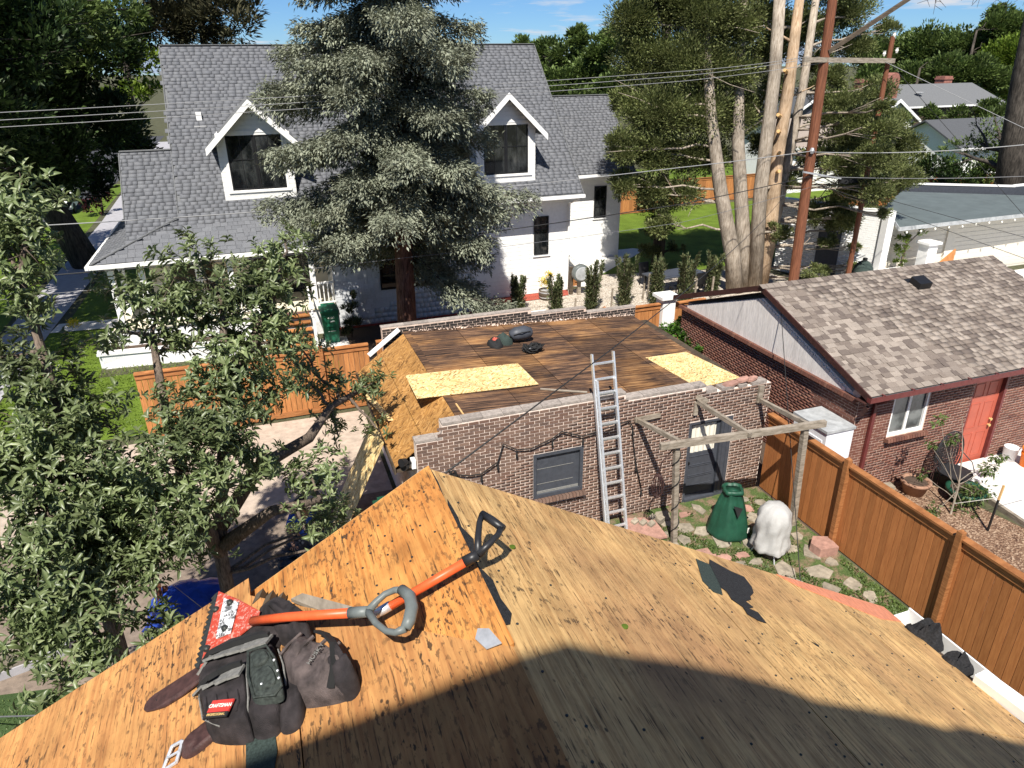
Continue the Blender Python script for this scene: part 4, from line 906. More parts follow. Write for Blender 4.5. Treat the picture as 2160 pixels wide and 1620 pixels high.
out = [frame((33.7, 23.19, .1+.2*i+.1), (16.6,0,0), (0,.016,0), (0,-.014,.19)) for i in range(13)]
pieces('siding_board', out, 'cream', tg)
b = MB(); b.box(28.6,29.1,23.1,23.2,0,2.7); b.obj('corner_trim', 'cream', tg)
pb_ = thing('low_parapet_building', 'low dark roof edge with white coping behind the grey garage roof', 'building', (36,31,0))
b = MB(); b.prism([(31.9,29.0,0),(36.2,26.1,0),(44,26.6,0),(44,27.2,0),(36.3,26.6,0),(32.1,29.4,0)], (0,0,3.05)); b.obj('wall', 'charcoal', pb_)
b = MB(); b.beam((31.85,29.1,3.09),(36.2,26.2,3.09),.2,.08); b.beam((36.3,26.3,3.09),(44,26.8,3.09),.2,.08); b.obj('coping', 'white', pb_)
def gable_house(name, label, x0, x1, y0, y1, eave, ridge, rmat, wmat, axis='x', chim=(), wins=True):
    t = thing(name, label, 'house', ((x0+x1)/2,(y0+y1)/2,0)); b = MB(); b.box(x0,x1,y0,y1,0,eave); o = .4
    if axis == 'x':
        ym = (y0+y1)/2
        for x in (x0,x1-.15): b.prism([(x,y0,eave),(x,y1,eave),(x,ym,ridge-.1)], (.15,0,0))
        b.obj('wall', wmat, t); b = MB()
        for ye in (y0-o,y1+o): b.prism([(x0-o,ye,eave-.05),(x1+o,ye,eave-.05),(x1+o,ym,ridge),(x0-o,ym,ridge)], (0,0,-.12))
        b.obj('roof', rmat, t); b = MB(); b.box(x0-o,x1+o,y0-o-.12,y0-o,eave-.2,eave-.04); b.obj('gutter', 'white', t)
    else:
        xm = (x0+x1)/2
        for y in (y0,y1-.15): b.prism([(x0,y,eave),(x1,y,eave),(xm,y,ridge-.1)], (0,.15,0))
        b.obj('wall', wmat, t); b = MB()
        for xe in (x0-o,x1+o): b.prism([(xe,y0-o,eave-.05),(xm,y0-o,ridge),(xm,y1+o,ridge),(xe,y1+o,eave-.05)], (0,0,-.12))
        b.obj('roof', rmat, t); b = MB()
        for xe in (x0-o,x1+o): b.prism([(xe,y0-o,eave-.25),(xm,y0-o,ridge-.25),(xm,y0-o,ridge+.03),(xe,y0-o,eave+.0)], (0,-.06,0))
        b.obj('barge_board', 'white', t)
    for cx,cy,cz0,cz1,cw in chim:
        b = MB(); b.box(cx-cw/2,cx+cw/2,cy-cw/2,cy+cw/2,cz0,cz1); b.box(cx-cw/2-.08,cx+cw/2+.08,cy-cw/2-.08,cy+cw/2+.08,cz1-.35,cz1-.2); b.obj('chimney', 'brickflat', t)
    if wins:
        for i in range(3):
            xx = x0+(x1-x0)*(i+.6)/3.4; window(t, (xx,y0-.01,1.0), (1,0,0), (0,-1,0), 1.0, 1.1, .08, 'white', 'glass', 2, 1)
    return t
ha = gable_house('hip_house', 'far grey roofed house with round topped brick chimney on the right', 62.5, 77.5, 60, 69, 4.6, 6.5, 'shing_m', 'darkwood', 'x', [(59.9,62,4,7.2,1.0),(75.3,66,5,7.2,1.2)])
b = MB(); b.prism([(62.9,61.5,5.3),(64.2,61.5,5.3),(64.2,61.5,7.0)]+[(63.55+.65*math.cos(a*math.pi/8),61.5,7.0+.75*math.sin(a*math.pi/8)) for a in range(0,9)]+[(62.9,61.5,7.0)], (0,1,0)); b.obj('arched_chimney', 'brickflat', ha)
b = MB(); b.lathe((67.5,61.8,5.6), [(.02,0),(.3,.08),(.42,.2)], 14); b.obj('satellite_dish', 'white', ha)
gable_house('dark_roof_house', 'low white house with a dark shingle roof behind the right hand elm', 49.3, 62, 40.5, 47, 3.05, 4.75, 'shing_d', 'white', 'x', wins=True)
gable_house('white_gable_house', 'far white gabled house end seen through the juniper branches', 52.0, 56.8, 52, 60, 4.0, 5.8, 'shing_m', 'white', 'y')
gable_house('small_gable_house', 'far house with a dark gable left of the brick chimneys', 50.5, 56.6, 60, 68, 4.4, 6.5, 'shing_d', 'charcoal', 'y', wins=False)
gable_house('cream_cottage', 'pale cottage half hidden between the pole and juniper trunks', 36.8, 43, 44, 50, 3.3, 5.0, 'shing_b', 'white', 'x')

# ================= POLES AND WIRES =================
up = thing('utility_pole', 'tall red brown utility pole in front of the white brick building', 'utility pole', (19.45,22,0))
b = MB(); b.tube([(19.55,22,0),(19.45,22,5),(19.3,22,13)], [.2,.185,.15], 14); b.obj('shaft', 'pole', up)
b = MB(); b.beam((18.4,21.9,9.02),(22.4,21.9,8.95),.13,.16); b.obj('crossarm', 'greywood', up)
b = MB(); b.beam((19.35,21.85,9.25),(23.4,21.85,11.4),.12,.12); b.obj('brace', 'darkwood', up)
b = MB(); b.beam((19.0,21.75,5.28),(20.75,21.75,4.95),.1,.06); b.obj('metal_arm', 'steel', up)
b = MB(); b.tube([(21.0,21.75,4.75),(21.0,21.75,4.95)], .15, 10); b.beam((20.75,21.75,4.85),(22.2,21.75,4.8),.16,.14); b.obj('splice_case', 'rubber', up)
b = MB(); b.lathe((19.3,21.82,6.0), [(.05,-.1),(.09,0),(.05,.1)], 8); b.obj('insulator', 'steel', up)
u2 = thing('utility_pole', 'thin second pole carrying the right end of the crossarm', 'utility pole', (22.3,22.1,0))
b = MB(); b.tube([(22.3,22.05,0),(22.3,22.05,9.75)], [.11,.085], 10); b.obj('shaft', 'pole', u2)
for x,z in ((22.0,9.2),(22.55,9.3),(22.3,9.8)): b = MB(); b.lathe((x,22.0,z), [(.03,-.1),(.06,-.02),(.04,.04),(.06,.08)], 8); b.obj('insulator', 'bulb', u2)
def wire(label, pts, r=.012, sag=.0, mat='cable_dk'):
    P = [Vector(p) for p in pts]; path = []
    for a,c in zip(P[:-1],P[1:]):
        L = (c-a).length
        for i in range(12): t = i/12; path.append(a.lerp(c,t)-Vector((0,0,4*sag*t*(1-t))))
    path.append(P[-1]); b = MB(); b.tube(path, r, 6); o = b.obj('overhead_wire', mat, None, True); tag(o, label, 'wire', None)
    return o
wire('topmost of three thin wires crossing the grey roof at the left', [(-30,17.5,7.6),(-5.16,20,8.13),(13.73,22,8.72),(18.6,21.9,9.12)], .008, .05, 'cable_lt')
wire('middle of three thin wires crossing the grey roof at the left', [(-30,17.5,7.4),(-5.2,20,7.97),(13.74,22,8.58),(19.0,21.9,9.1)], .008, .05, 'cable_lt')
wire('lowest of three thin wires crossing the grey roof at the left', [(-30,17.5,7.2),(-5.24,20,7.82),(13.74,22,8.42),(20.5,21.9,9.06)], .008, .05, 'cable_lt')
wire('thick pale cable passing below the left dormer to the pole', [(-30,21,5.6),(-5.33,22,5.23),(1.41,22,5.2),(14.04,22,5.68),(19.4,21.8,6.0)], .015, .02, 'cable_lt')
wire('dark cable running across the porch and spruce trunk', [(-30,18,4.5),(-5.35,20,4.36),(3.62,20,4.34),(12.87,20,4.84),(19.45,21.8,5.1)], .016, .02, 'cable_dk')
wire('thin wire just under the dark porch cable', [(-30,18,3.5),(-5.35,20,3.9),(3.62,20,3.95),(12.87,20,4.25),(19.45,21.8,4.7)], .008, .05, 'cable_gr')
wire('pale cable from the pole toward the right hand elm', [(19.4,21.8,5.95),(24.77,18,6.31),(34,12,7.4)], .015, .12, 'cable_lt')
wire('dark wire from the pole passing low over the grey garage roof', [(19.45,21.8,5.1),(25.19,18,5.25),(36,11,5.8)], .012, .08, 'cable_gr')
wire('pale wire sloping from the crossarm to the right edge', [(21.9,21.9,8.95),(24.56,18,6.85),(30,10,3.2)], .01, .0, 'cable_lt')
wire('dark wire sloping from the thin pole over the grey garage', [(22.2,21.9,8.9),(25.74,18,3.86),(27.2,16.3,1.7)], .01, .0, 'cable_dk')
wire('upper of two thin wires above the cream garage wall', [(19.5,21.8,5.0),(26.05,18,3.06),(30,15.6,2.0)], .01, .0, 'cable_dk')
wire('lower of two thin wires above the cream garage wall', [(19.5,21.8,4.9),(26.37,18,2.25),(29,16.5,1.1)], .01, .0, 'cable_dk')
wire('black service drop from the near roof ridge to the pole', [(.52,2.36,7.52),(19.4,21.8,6.1)], .0042, .55, 'cable_dk')
wire('taut guy wire from the garage ridge to the patio', [(11.9,13.9,4.0),(8.25,7.8,.02)], .009, .0, 'cable_dk')
wire('black and grey cable along the left edge of the plywood roof', [(.33,2.0,6.75),(-3.39,7,2.7),(-6,10.4,-.0)], .009, .0, 'cable_gr')
wire('thin wire from the left eave down over the blue tarp', [(.1,2.05,6.6),(-2.3,11.0,1.0)], .004, .0, 'cable_dk')

BL = {
'jun_left': [(14.39, 27.0, 10.5, 1.17), (15.78, 27.0, 11.0, 1.45), (16.85, 26.0, 10.63, 1.61), (18.37, 26.0, 10.32, 1.46), (15.1, 27.0, 9.19, 1.39), (16.19, 26.0, 9.01, 1.64), (17.94, 26.0, 8.65, 1.58), (14.47, 27.0, 7.66, 0.85), (15.09, 26.0, 7.34, 1.47), (16.82, 26.0, 7.11, 1.6), (18.62, 26.0, 6.88, 1.25), (13.94, 26.0, 5.99, 0.93), (15.22, 26.0, 5.75, 1.32), (16.77, 26.0, 5.49, 1.16), (14.02, 26.0, 4.53, 0.76), (15.12, 26.0, 4.28, 0.96), (16.38, 25.5, 4.08, 0.87), (15.59, 25.5, 2.99, 0.68), (17.92, 26.0, 5.25, 0.88), (15.48, 27.0, 12.09, 1.6), (17.06, 26.0, 12.34, 1.74), (18.49, 25.5, 8.48, 0.74)],
'jun_mid': [(19.78, 26.5, 10.68, 1.12), (21.37, 27.0, 9.68, 1.18), (22.31, 27.0, 10.38, 0.98), (20.02, 26.5, 9.15, 0.96), (21.57, 27.0, 7.86, 0.91), (19.69, 26.0, 7.39, 0.77), (20.11, 24.0, 2.53, 0.51), (21.05, 25.0, 4.44, 0.56), (19.83, 26.0, 12.1, 1.63), (20.15, 26.0, 5.9, 0.69), (23.02, 26.5, 8.94, 0.79), (21.22, 26.0, 5.28, 0.61)],
'jun_right': [(21.37, 21.0, 7.47, 0.37), (21.47, 21.0, 6.76, 0.61), (21.55, 21.0, 5.78, 0.83), (21.81, 21.0, 4.58, 0.78), (22.5, 22.8, 4.27, 0.85), (21.59, 22.8, 5.23, 0.74), (22.34, 22.8, 6.94, 0.82), (25.22, 23.0, 4.45, 0.78), (22.53, 22.8, 3.15, 0.67), (22.45, 21.0, 3.66, 0.36), (22.25, 25.5, 7.88, 0.68), (23.16, 25.0, 7.16, 0.98), (24.32, 24.5, 5.47, 1.1), (25.56, 24.5, 6.55, 0.8), (22.7, 23.7, 2.77, 0.62), (23.9, 23.4, 0.69, 0.43), (25.16, 25.0, 7.1, 0.9), (21.84, 25.0, 5.35, 0.59), (21.9, 24.0, 3.17, 0.69), (25.39, 24.0, 4.31, 0.71), (24.55, 23.7, 2.42, 0.43), (22.83, 27.0, 10.21, 0.99), (26.86, 27.0, 10.22, 0.62), (24.68, 27.0, 10.75, 1.2), (25.23, 27.0, 9.48, 1.02), (23.14, 25.5, 8.23, 0.78), (23.86, 25.0, 7.32, 0.98), (24.85, 24.5, 6.39, 1.09), (23.43, 24.5, 6.07, 1.08), (26.42, 24.5, 5.76, 0.81), (25.92, 24.5, 5.2, 0.71), (23.51, 24.0, 4.81, 1.08), (24.72, 24.0, 4.93, 0.79), (22.51, 25.0, 6.81, 0.68), (22.65, 23.7, 3.56, 0.61), (24.22, 23.7, 3.25, 0.48), (22.31, 23.5, 2.05, 0.48), (23.76, 23.5, 1.72, 0.39), (22.19, 23.5, 0.84, 0.42), (23.44, 27.0, 11.95, 1.55), (24.97, 25.0, 7.84, 0.79), (24.49, 23.5, 0.82, 0.41), (22.37, 24.5, 5.37, 0.78), (24.97, 24.0, 3.94, 0.71)],
'hang': [(17.2, 30.0, 6.69, 0.85), (17.67, 29.5, 1.86, 0.79), (17.26, 29.3, 0.8, 0.56), (17.96, 29.5, 2.94, 0.78), (17.72, 29.3, -0.17, 0.5), (18.8, 29.3, 0.89, 0.41), (16.95, 29.5, 3.01, 0.62)],
'left_dark': [(-7.92, 38.0, 10.58, 2.38), (-8.69, 38.0, 8.21, 2.64), (-6.32, 40.0, 9.7, 2.37), (-6.42, 40.0, 6.67, 2.12), (-8.2, 36.0, 5.67, 2.09), (-6.03, 42.0, 4.95, 1.56), (-5.23, 44.0, 10.84, 1.66), (-8.36, 44.0, 3.65, 1.5), (-9.29, 34.0, 4.3, 1.33), (-5.39, 44.0, 5.91, 1.13), (-9.61, 36.0, 9.83, 2.59), (-9.98, 34.0, 6.49, 2.55)],
'left_near': [(-7.59, 30.0, 10.24, 1.84), (-7.43, 30.0, 7.8, 1.45), (-6.43, 30.0, 9.54, 1.58), (-8.03, 28.0, 7.63, 1.93), (-5.71, 31.0, 10.44, 1.14), (-9.06, 29.0, 9.0, 2.23), (-9.13, 28.0, 6.4, 1.5), (-7.36, 31.0, 6.15, 0.86), (-8.64, 27.0, 10.23, 2.02), (-7.92, 30.0, 11.84, 2.08)],
'left_mid': [(-5.64, 34.0, 11.21, 1.25), (-5.15, 36.0, 10.5, 1.15), (-6.31, 33.0, 10.83, 1.03), (-4.2, 40.0, 11.44, 0.97), (-6.95, 32.0, 10.92, 1.15), (-5.94, 36.0, 9.28, 0.78)],
'lime': [(-5.05, 50.0, 9.49, 1.38), (-6.25, 50.0, 9.12, 0.96), (-4.93, 50.0, 7.83, 0.9), (-7.97, 46.0, 8.69, 0.55), (-6.28, 46.0, 7.72, 0.56), (-8.68, 44.0, 6.95, 0.6), (-5.63, 48.0, 8.02, 0.67), (-9.37, 44.0, 6.29, 0.43), (-9.0, 42.0, 9.75, 0.44), (-6.21, 46.0, 5.29, 0.65)],
'pine': [(-3.36, 46.0, 11.27, 1.76), (-1.53, 46.0, 11.05, 1.66), (-0.02, 44.0, 11.3, 1.48), (-1.79, 46.0, 12.17, 1.51), (-3.3, 46.0, 12.7, 1.48), (-0.67, 46.0, 10.47, 0.91), (1.06, 46.0, 12.1, 1.16), (-2.81, 46.0, 10.48, 0.89)],
'center': [(28.59, 55.0, 10.41, 1.48), (27.34, 60.0, 6.52, 2.03), (25.14, 60.0, 6.2, 1.41), (27.17, 55.0, 5.62, 1.52), (28.21, 75.0, 7.86, 1.96), (30.31, 75.0, 10.07, 1.71), (28.58, 65.0, 9.72, 1.93), (28.62, 60.0, 7.99, 2.23), (30.58, 75.0, 8.73, 1.73), (25.9, 55.0, 6.19, 1.69), (28.14, 55.0, 7.18, 1.7), (25.56, 60.0, 7.49, 1.6), (28.45, 58.0, 9.97, 1.74), (30.43, 78.0, 10.12, 1.52)],
'center_far': [(30.29, 82.0, 10.9, 1.16), (26.82, 70.0, 8.35, 1.6), (27.89, 62.0, 10.97, 1.14)],
'right_a': [(88.75, 90.0, 9.34, 3.47), (94.69, 90.0, 10.57, 2.81), (94.98, 85.0, 7.99, 3.41), (79.62, 80.0, 6.45, 2.82), (93.32, 90.0, 8.98, 3.17), (92.56, 85.0, 10.17, 3.69), (87.08, 85.0, 6.56, 2.34), (86.06, 80.0, 6.63, 2.56)],
'right_b': [(94.58, 78.0, 9.73, 3.18), (84.45, 72.0, 6.48, 2.36), (87.57, 70.0, 6.46, 2.34), (93.43, 80.0, 10.07, 3.87), (82.54, 72.0, 7.59, 2.63), (84.84, 70.0, 7.57, 2.31)],
'right_c': [(90.5, 72.0, 8.58, 2.98), (92.69, 71.0, 9.09, 3.56), (91.27, 71.0, 6.38, 2.39), (95.04, 71.0, 5.2, 2.74), (88.32, 71.0, 6.71, 1.77)],
'dark_poplar': [(93.9, 76.0, 14.13, 1.71), (93.65, 76.0, 11.39, 2.35), (93.66, 74.0, 12.41, 2.3), (92.33, 75.0, 12.72, 2.06), (94.91, 75.0, 10.24, 2.47)],
'hedge_a': [(41.63, 40.0, 2.19, 1.49), (44.2, 40.0, 2.22, 1.52), (40.71, 38.0, 1.24, 0.96)],
'hedge_b': [(44.44, 38.0, 2.12, 1.31), (45.8, 37.0, 1.69, 1.3), (43.53, 36.0, 1.19, 0.88)],
'hedge_c': [(47.18, 36.0, 1.74, 1.45), (47.76, 35.0, 2.6, 1.42), (47.42, 34.0, 1.23, 1.09), (45.74, 34.0, 1.18, 0.77)],
'elm_low': [(42.67, 33.0, 5.01, 1.43), (41.35, 33.0, 4.39, 1.14), (42.79, 32.0, 4.42, 1.13), (39.62, 33.0, 3.93, 0.85)],
'front_right': [(58.75, 52.0, 4.46, 1.03), (61.98, 52.0, 4.15, 1.22), (63.23, 50.0, 4.51, 1.37), (65.99, 50.0, 4.14, 1.52), (53.17, 50.0, 4.16, 0.9)],
'plum': [(-10.37, 55.0, 0.83, 0.83), (-9.86, 56.0, 1.2, 0.58)],
'sapling': [(12.58, 9.3, 2.2, 0.14), (12.4, 9.3, 1.73, 0.13), (12.75, 9.0, 0.14, 0.22), (13.69, 8.9, 0.41, 0.33), (14.36, 9.2, 0.75, 0.23), (12.91, 9.2, 1.8, 0.14), (12.56, 9.4, 0.9, 0.12), (14.92, 9.5, 0.83, 0.19), (13.45, 8.9, -0.08, 0.25)],
'ivy': [(11.38, 17.6, 1.5, 0.38), (11.67, 17.0, 1.48, 0.45), (12.05, 17.0, 1.76, 0.37), (12.12, 16.8, 2.09, 0.25), (11.71, 17.6, 1.61, 0.32), (11.48, 16.2, 1.45, 0.3), (11.22, 18.0, 1.3, 0.24), (11.92, 16.4, 1.54, 0.25)],
'cartbush': [(2.6, 25.0, 1.05, 0.27), (2.66, 25.0, 0.5, 0.31), (2.44, 24.8, 0.24, 0.27), (2.74, 25.3, 1.39, 0.21)],
}
# ================= TREES =================
def tree(name, label, base, blobs, leaf, bk, dens, L, W, trunks=(), tr=(.3,.12), group=None, clump=.35, per=60, cat='tree', limbs=True, shell=.55, squash=.8, up=.4):
    t = thing(name, label, cat, base, group)
    b = MB()
    zm = sum(q[2] for q in blobs)/len(blobs); paths = trunks or [[base, (base[0]+.1, base[1], zm)]]
    for i, tp in enumerate(paths):
        P = [Vector(p) for p in tp]; k = len(P); b.tube(P, [tr[0]+(tr[1]-tr[0])*j/(k-1) for j in range(k)], 10)
    if limbs:
        for (x,y,z,r) in blobs:
            src = min((Vector(p) for tp in paths for a,c in zip(tp[:-1],tp[1:]) for p in [Vector(a).lerp(Vector(c), q/5) for q in range(6)]), key=lambda p: (p-Vector((x,y,z-r*.5))).length+max(0, p.z-z)*2)
            pp = limb(b, src, (x,y,z), tr[1]*.45, .02, 5, 5, .08)
            for j in range(3): limb(b, pp[3], Vector((x,y,z))+Vector((rng.gauss(0,1),rng.gauss(0,1),rng.gauss(0,.7)))*r*.6, tr[1]*.18, .01, 4, 3, .08)
    b.obj('trunk', bk, t, True)
    T, D = blob_points(blobs, dens, clump, per, shell, squash); n = len(T); D[:,2] += up
    scatter('crown', T, orient(D), L*(.6+.8*NR.rand(n)), W*(.6+.8*NR.rand(n)), leaf, t)
    return t
# ---- blue spruce in the centre ----
sp = thing('spruce_tree', 'big blue grey spruce standing in front of the white house', 'tree', (4.1,22,0))
b = MB(); b.tube([(4.05,22,0),(4.12,22,3.2),(4.25,22,6),(4.1,22,11),(4.1,22,17)], [.33,.29,.25,.17,.03], 14); b.obj('trunk', 'bark_red', sp, True)
ST, SDr = [], []; b = MB()
def prof(z): return np.interp(z, [1.2,2.5,4.5,6.5,8.5,10.5,13,15.5,17.5], [2.4,3.2,3.5,3.8,3.7,3.5,2.6,1.3,.2])
ang = 0.
for i in range(135):
    z0 = 3.2+14.0*(i/135)**1.0; ang += 2.399+rng.uniform(-.3,.3); ca, sa = math.cos(ang), math.sin(ang)
    if z0 < 5.2 and sa < -.5 and ca < .6: continue
    if z0 < 3.9 and ca < .2: continue          # open front where the trunk shows
    Lb = prof(z0-.6)*rng.uniform(.72,1.08)*(1-.27*max(0,ca)*(z0 > 6.5)); drop = rng.uniform(.28,.5) if z0 < 11 else .1
    if z0 < 5 and ca > .3: drop += .22
    if z0 < 3.6 and ca < -.2: Lb *= .75
    path = [(4.15+ca*Lb*q, 22+sa*Lb*q, z0-drop*Lb*(1.5*q-.75*q*q)+.05*math.sin(9*q+i)) for q in (0,.2,.4,.6,.8,1)]
    b.tube(path, [.05,.042,.034,.026,.018,.008], 5)
    tx, ty = -sa, ca
    for q in np.linspace(.16,1,15):
        zb = z0-drop*Lb*(1.5*q-.75*q*q); w = (.16+.62*(1-abs(q-.5)*1.1))*min(1, Lb/3.2); m = int(14+34*w)
        s_ = NR.uniform(-1,1,m); fw = .35*np.abs(s_)*w
        hang = NR.rand(m)**3*(.5 if z0 < 12 else .2)
        x = 4.15+ca*(Lb*q+fw)+tx*s_*w+NR.normal(0,.05,m); y = 22+sa*(Lb*q+fw)+ty*s_*w+NR.normal(0,.05,m)
        ST.append(np.stack([x, y, zb-hang-.12*np.abs(s_)*w+NR.normal(0,.05,m)+.05], 1))
        SDr.append(np.stack([ca*.8+tx*s_*.9, sa*.8+ty*s_*.9, -.05-2*hang], 1)+NR.normal(0,.22,(m,3)))
b.obj('branches', 'bark_dk', sp, True)
ST = np.concatenate(ST); SDr = np.concatenate(SDr)
ST = np.concatenate([ST]*7)+NR.normal(0,.07,(7*len(ST),3)); SDr = np.concatenate([SDr]*7)+NR.normal(0,.4,(len(ST),3)); n = len(ST)
scatter('needles', ST, orient(SDr, roll=.8), .125*(.6+.8*NR.rand(n)), .046*(.7+.6*NR.rand(n)), 'l_spruce', sp)
# ---- junipers by the pole ----
tree('juniper_tree', 'dense dark juniper with two pale trunks left of the utility pole', (18.9,24.5,0), BL['jun_left'], 'l_junip', 'bark_pale', 5200, .125, .05,
     [[(18.75,24.5,-.1),(18.4,24.5,1.6),(17.45,24.5,4.35),(17.04,25,7),(16.86,25.5,9.5),(16.8,26,12)], [(19.4,24.8,-.1),(19.1,24.8,2),(18.4,25,6.06),(18.46,25.5,8.65),(18.58,26,12.5)]], (.37,.12), clump=.36, per=110, shell=.3)
tree('juniper_tree', 'juniper with a green grey leaning trunk in the middle of the trunk cluster', (19.7,24.4,0), BL['jun_mid'], 'l_junip', 'bark_pale', 4600, .125, .05,
     [[(19.65,24.4,-.1),(19.3,24.4,4.25),(19.42,24.6,8.6),(19.3,24.8,12)]], (.32,.2), clump=.36, per=110, shell=.3)
t = thing('juniper_tree', 'bare peeled tan trunk with sawn branch stubs beside the pole', 'tree', (20.26,24.6,0))
b = MB(); b.tube([(20.0,24.55,-.1),(20.2,24.6,2.5),(20.05,24.6,5.2),(20.15,24.6,8),(20.25,24.8,12)], [.34,.3,.27,.23,.15], 12); tk = b.obj('trunk', 'bark_tan', t, True)
for z,a in ((5.6,2.4),(6.4,2.8),(7.0,3.2),(4.9,2.2),(8.6,3.0)): b = MB(); b.tube([(20.1+.2*math.cos(a),24.55-.2*abs(math.sin(a)),z),(20.1+.45*math.cos(a),24.5-.4*abs(math.sin(a))-.1,z+.08)], .07, 8); b.obj('branch_stub', 'edge', tk)
b = MB(); limb(b, (20.2,24.7,9.6),(18.9,24.9,10.2), .06,.02); limb(b,(20.1,24.6,7.6),(21.2,24.4,8.1),.05,.015); b.obj('branch', 'bark_tan', t, True)
tree('juniper_tree', 'open juniper with a slanting pale trunk spreading right of the pole', (20.6,24.9,0), BL['jun_right'], 'l_junip', 'bark_pale', 5600, .12, .045,
     [[(20.3,24.9,-.1),(20.56,24.9,2.1),(20.95,25,5.5),(21.35,25.2,7.8),(21.7,25.6,12)]], (.3,.13), clump=.34, per=100, shell=.25, squash=.75)
tree('juniper_tree', 'dark hanging juniper standing on the lawn edge behind the garden table', (17.9,29.5,0), BL['hang'], 'l_junip', 'bark_dk', 3400, .12, .05,
     [[(17.9,29.6,-.1),(17.95,29.5,3),(17.7,29.6,6),(17.6,29.8,11)]], (.3,.2), clump=.32)
BL['left_near'] += [(-13.5,20,10,3.5),(-12,22,11,3),(-14,25,9,3.5),(-11.5,33,10.5,3),(-12.5,38,11,3.5)]
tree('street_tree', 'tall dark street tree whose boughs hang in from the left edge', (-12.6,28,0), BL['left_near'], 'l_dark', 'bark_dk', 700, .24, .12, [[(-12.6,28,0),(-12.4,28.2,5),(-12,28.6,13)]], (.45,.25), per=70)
# ---- background trees ----
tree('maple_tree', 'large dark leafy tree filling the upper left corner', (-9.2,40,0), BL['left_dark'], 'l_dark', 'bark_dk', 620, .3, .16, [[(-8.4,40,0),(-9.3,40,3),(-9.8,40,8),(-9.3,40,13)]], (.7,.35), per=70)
tree('maple_tree', 'sunlit mid green boughs at the top left edge', (-12.5,36,0), BL['left_mid'], 'l_mid', 'bark_dk', 420, .28, .15, [[(-12.6,36,0),(-12,36,8),(-11.6,36,12)]], (.4,.2), per=50)
tree('elm_tree', 'bright lime green tree between the dark boughs and the grey roof', (-6.2,49.5,0), BL['lime'], 'l_lime', 'bark_dk', 620, .26, .15, [[(-6.2,49.5,0),(-6,49,8),(-5.5,49,11)]], (.3,.1), per=50)
tree('pine_tree', 'brown green conifer rising behind the roof ridge left of the spruce', (-1.5,46,0), BL['pine'], 'l_brown', 'bark_dk', 620, .34, .1, [[(-1.5,46,0),(-1.4,46,14)]], (.4,.1), per=80)
tree('ash_tree', 'mid green tree behind the roof between spruce and junipers', (28.5,60,0), BL['center'], 'l_mid', 'bark_dk', 700, .34, .2, per=60)
tree('ash_tree', 'paler far tree showing just under the clouds', (34,76,0), BL['center_far'], 'l_mid', 'bark_dk', 600, .38, .24, per=50)
tree('cottonwood_tree', 'far green tree left of the arched chimney', (95,87,0), BL['right_a'], 'l_mid', 'bark_dk', 420, .5, .3, per=60)
tree('cottonwood_tree', 'broad green tree behind the hip roofed house', (80,74,0), BL['right_b'], 'l_mid', 'bark_dk', 480, .45, .27, per=60)
tree('cottonwood_tree', 'yellow green tree at the right edge behind the elm trunk', (84,71,0), BL['right_c'], 'l_lime', 'bark_dk', 480, .42, .25, per=60)
tree('poplar_tree', 'dark pointed tree touching the sky at the right edge', (88,74,0), BL['dark_poplar'], 'l_mid', 'bark_dk', 600, .4, .22, per=60)
tree('shrub', 'green trees hiding the wall of the hip roofed house', (63,52,0), BL['front_right'], 'l_mid', 'bark_dk', 900, .28, .16, cat='tree', tr=(.1,.05), per=60)
for k,lab,lf in (('hedge_a','dark green shrub below the white gable house','l_junip'),('hedge_b','dark green shrub under the dark shingle roof','l_dark'),('hedge_c','green shrub at the foot of the elm trunk','l_mid')):
    bb = BL[k]; tree('shrub', lab, (bb[0][0], bb[0][1], 0), bb, lf, 'bark_dk', 1000, .24, .1, cat='shrub', tr=(.1,.05), per=60)
el = tree('elm_tree', 'dark thick elm trunk with drooping twigs at the right edge', (41.2,30,0), BL['elm_low'], 'l_mid', 'bark_dk', 260, .2, .1, [[(41.4,30,0),(40.6,30,4),(39.9,30,8),(39.4,30,14)]], (.8,.5), per=30)
b = MB()
for i in range(26):
    x0 = rng.uniform(31,39.5); p = Vector((x0, 30+rng.uniform(-1,1), 13+rng.uniform(-.3,.6))); path = [p]
    d = Vector((rng.uniform(-.5,.1),0,-.25))
    for j in range(7): d = d+Vector((rng.gauss(0,.14),rng.gauss(0,.1),rng.gauss(-.02,.12))); p = p+d*.55; path.append(p)
    b.tube(path, [.035-.004*j for j in range(8)], 4)
    for j in (2,3,4,5,6):
        q = path[j]; b.tube([q, q+Vector((rng.gauss(0,.4),rng.gauss(0,.2),rng.uniform(-.5,.1)))], .012, 3)
limb(b, (39.6,30,12), (30.5,30,13.6), .2, .05); b.obj('twigs', 'bark_dk', el)
tree('plum_bush', 'dark red leaved bush by the far street at the left', (-10,55.5,0), BL['plum'], 'l_red', 'bark_dk', 500, .22, .12, cat='shrub', tr=(.08,.04), per=40)
tree('vine', 'bright green vine growing over the garage wall corner', (11.2,16.8,0), BL['ivy'], 'l_ivy', 'bark_fr', 4200, .095, .075, cat='vine', tr=(.03,.015), per=60, clump=.4)
tree('shrub', 'narrow upright shrub beside the green trash cart', (2.55,24.9,0), BL['cartbush'], 'l_yew', 'bark_fr', 5200, .12, .035, cat='shrub', tr=(.03,.015), per=60, up=1.2)
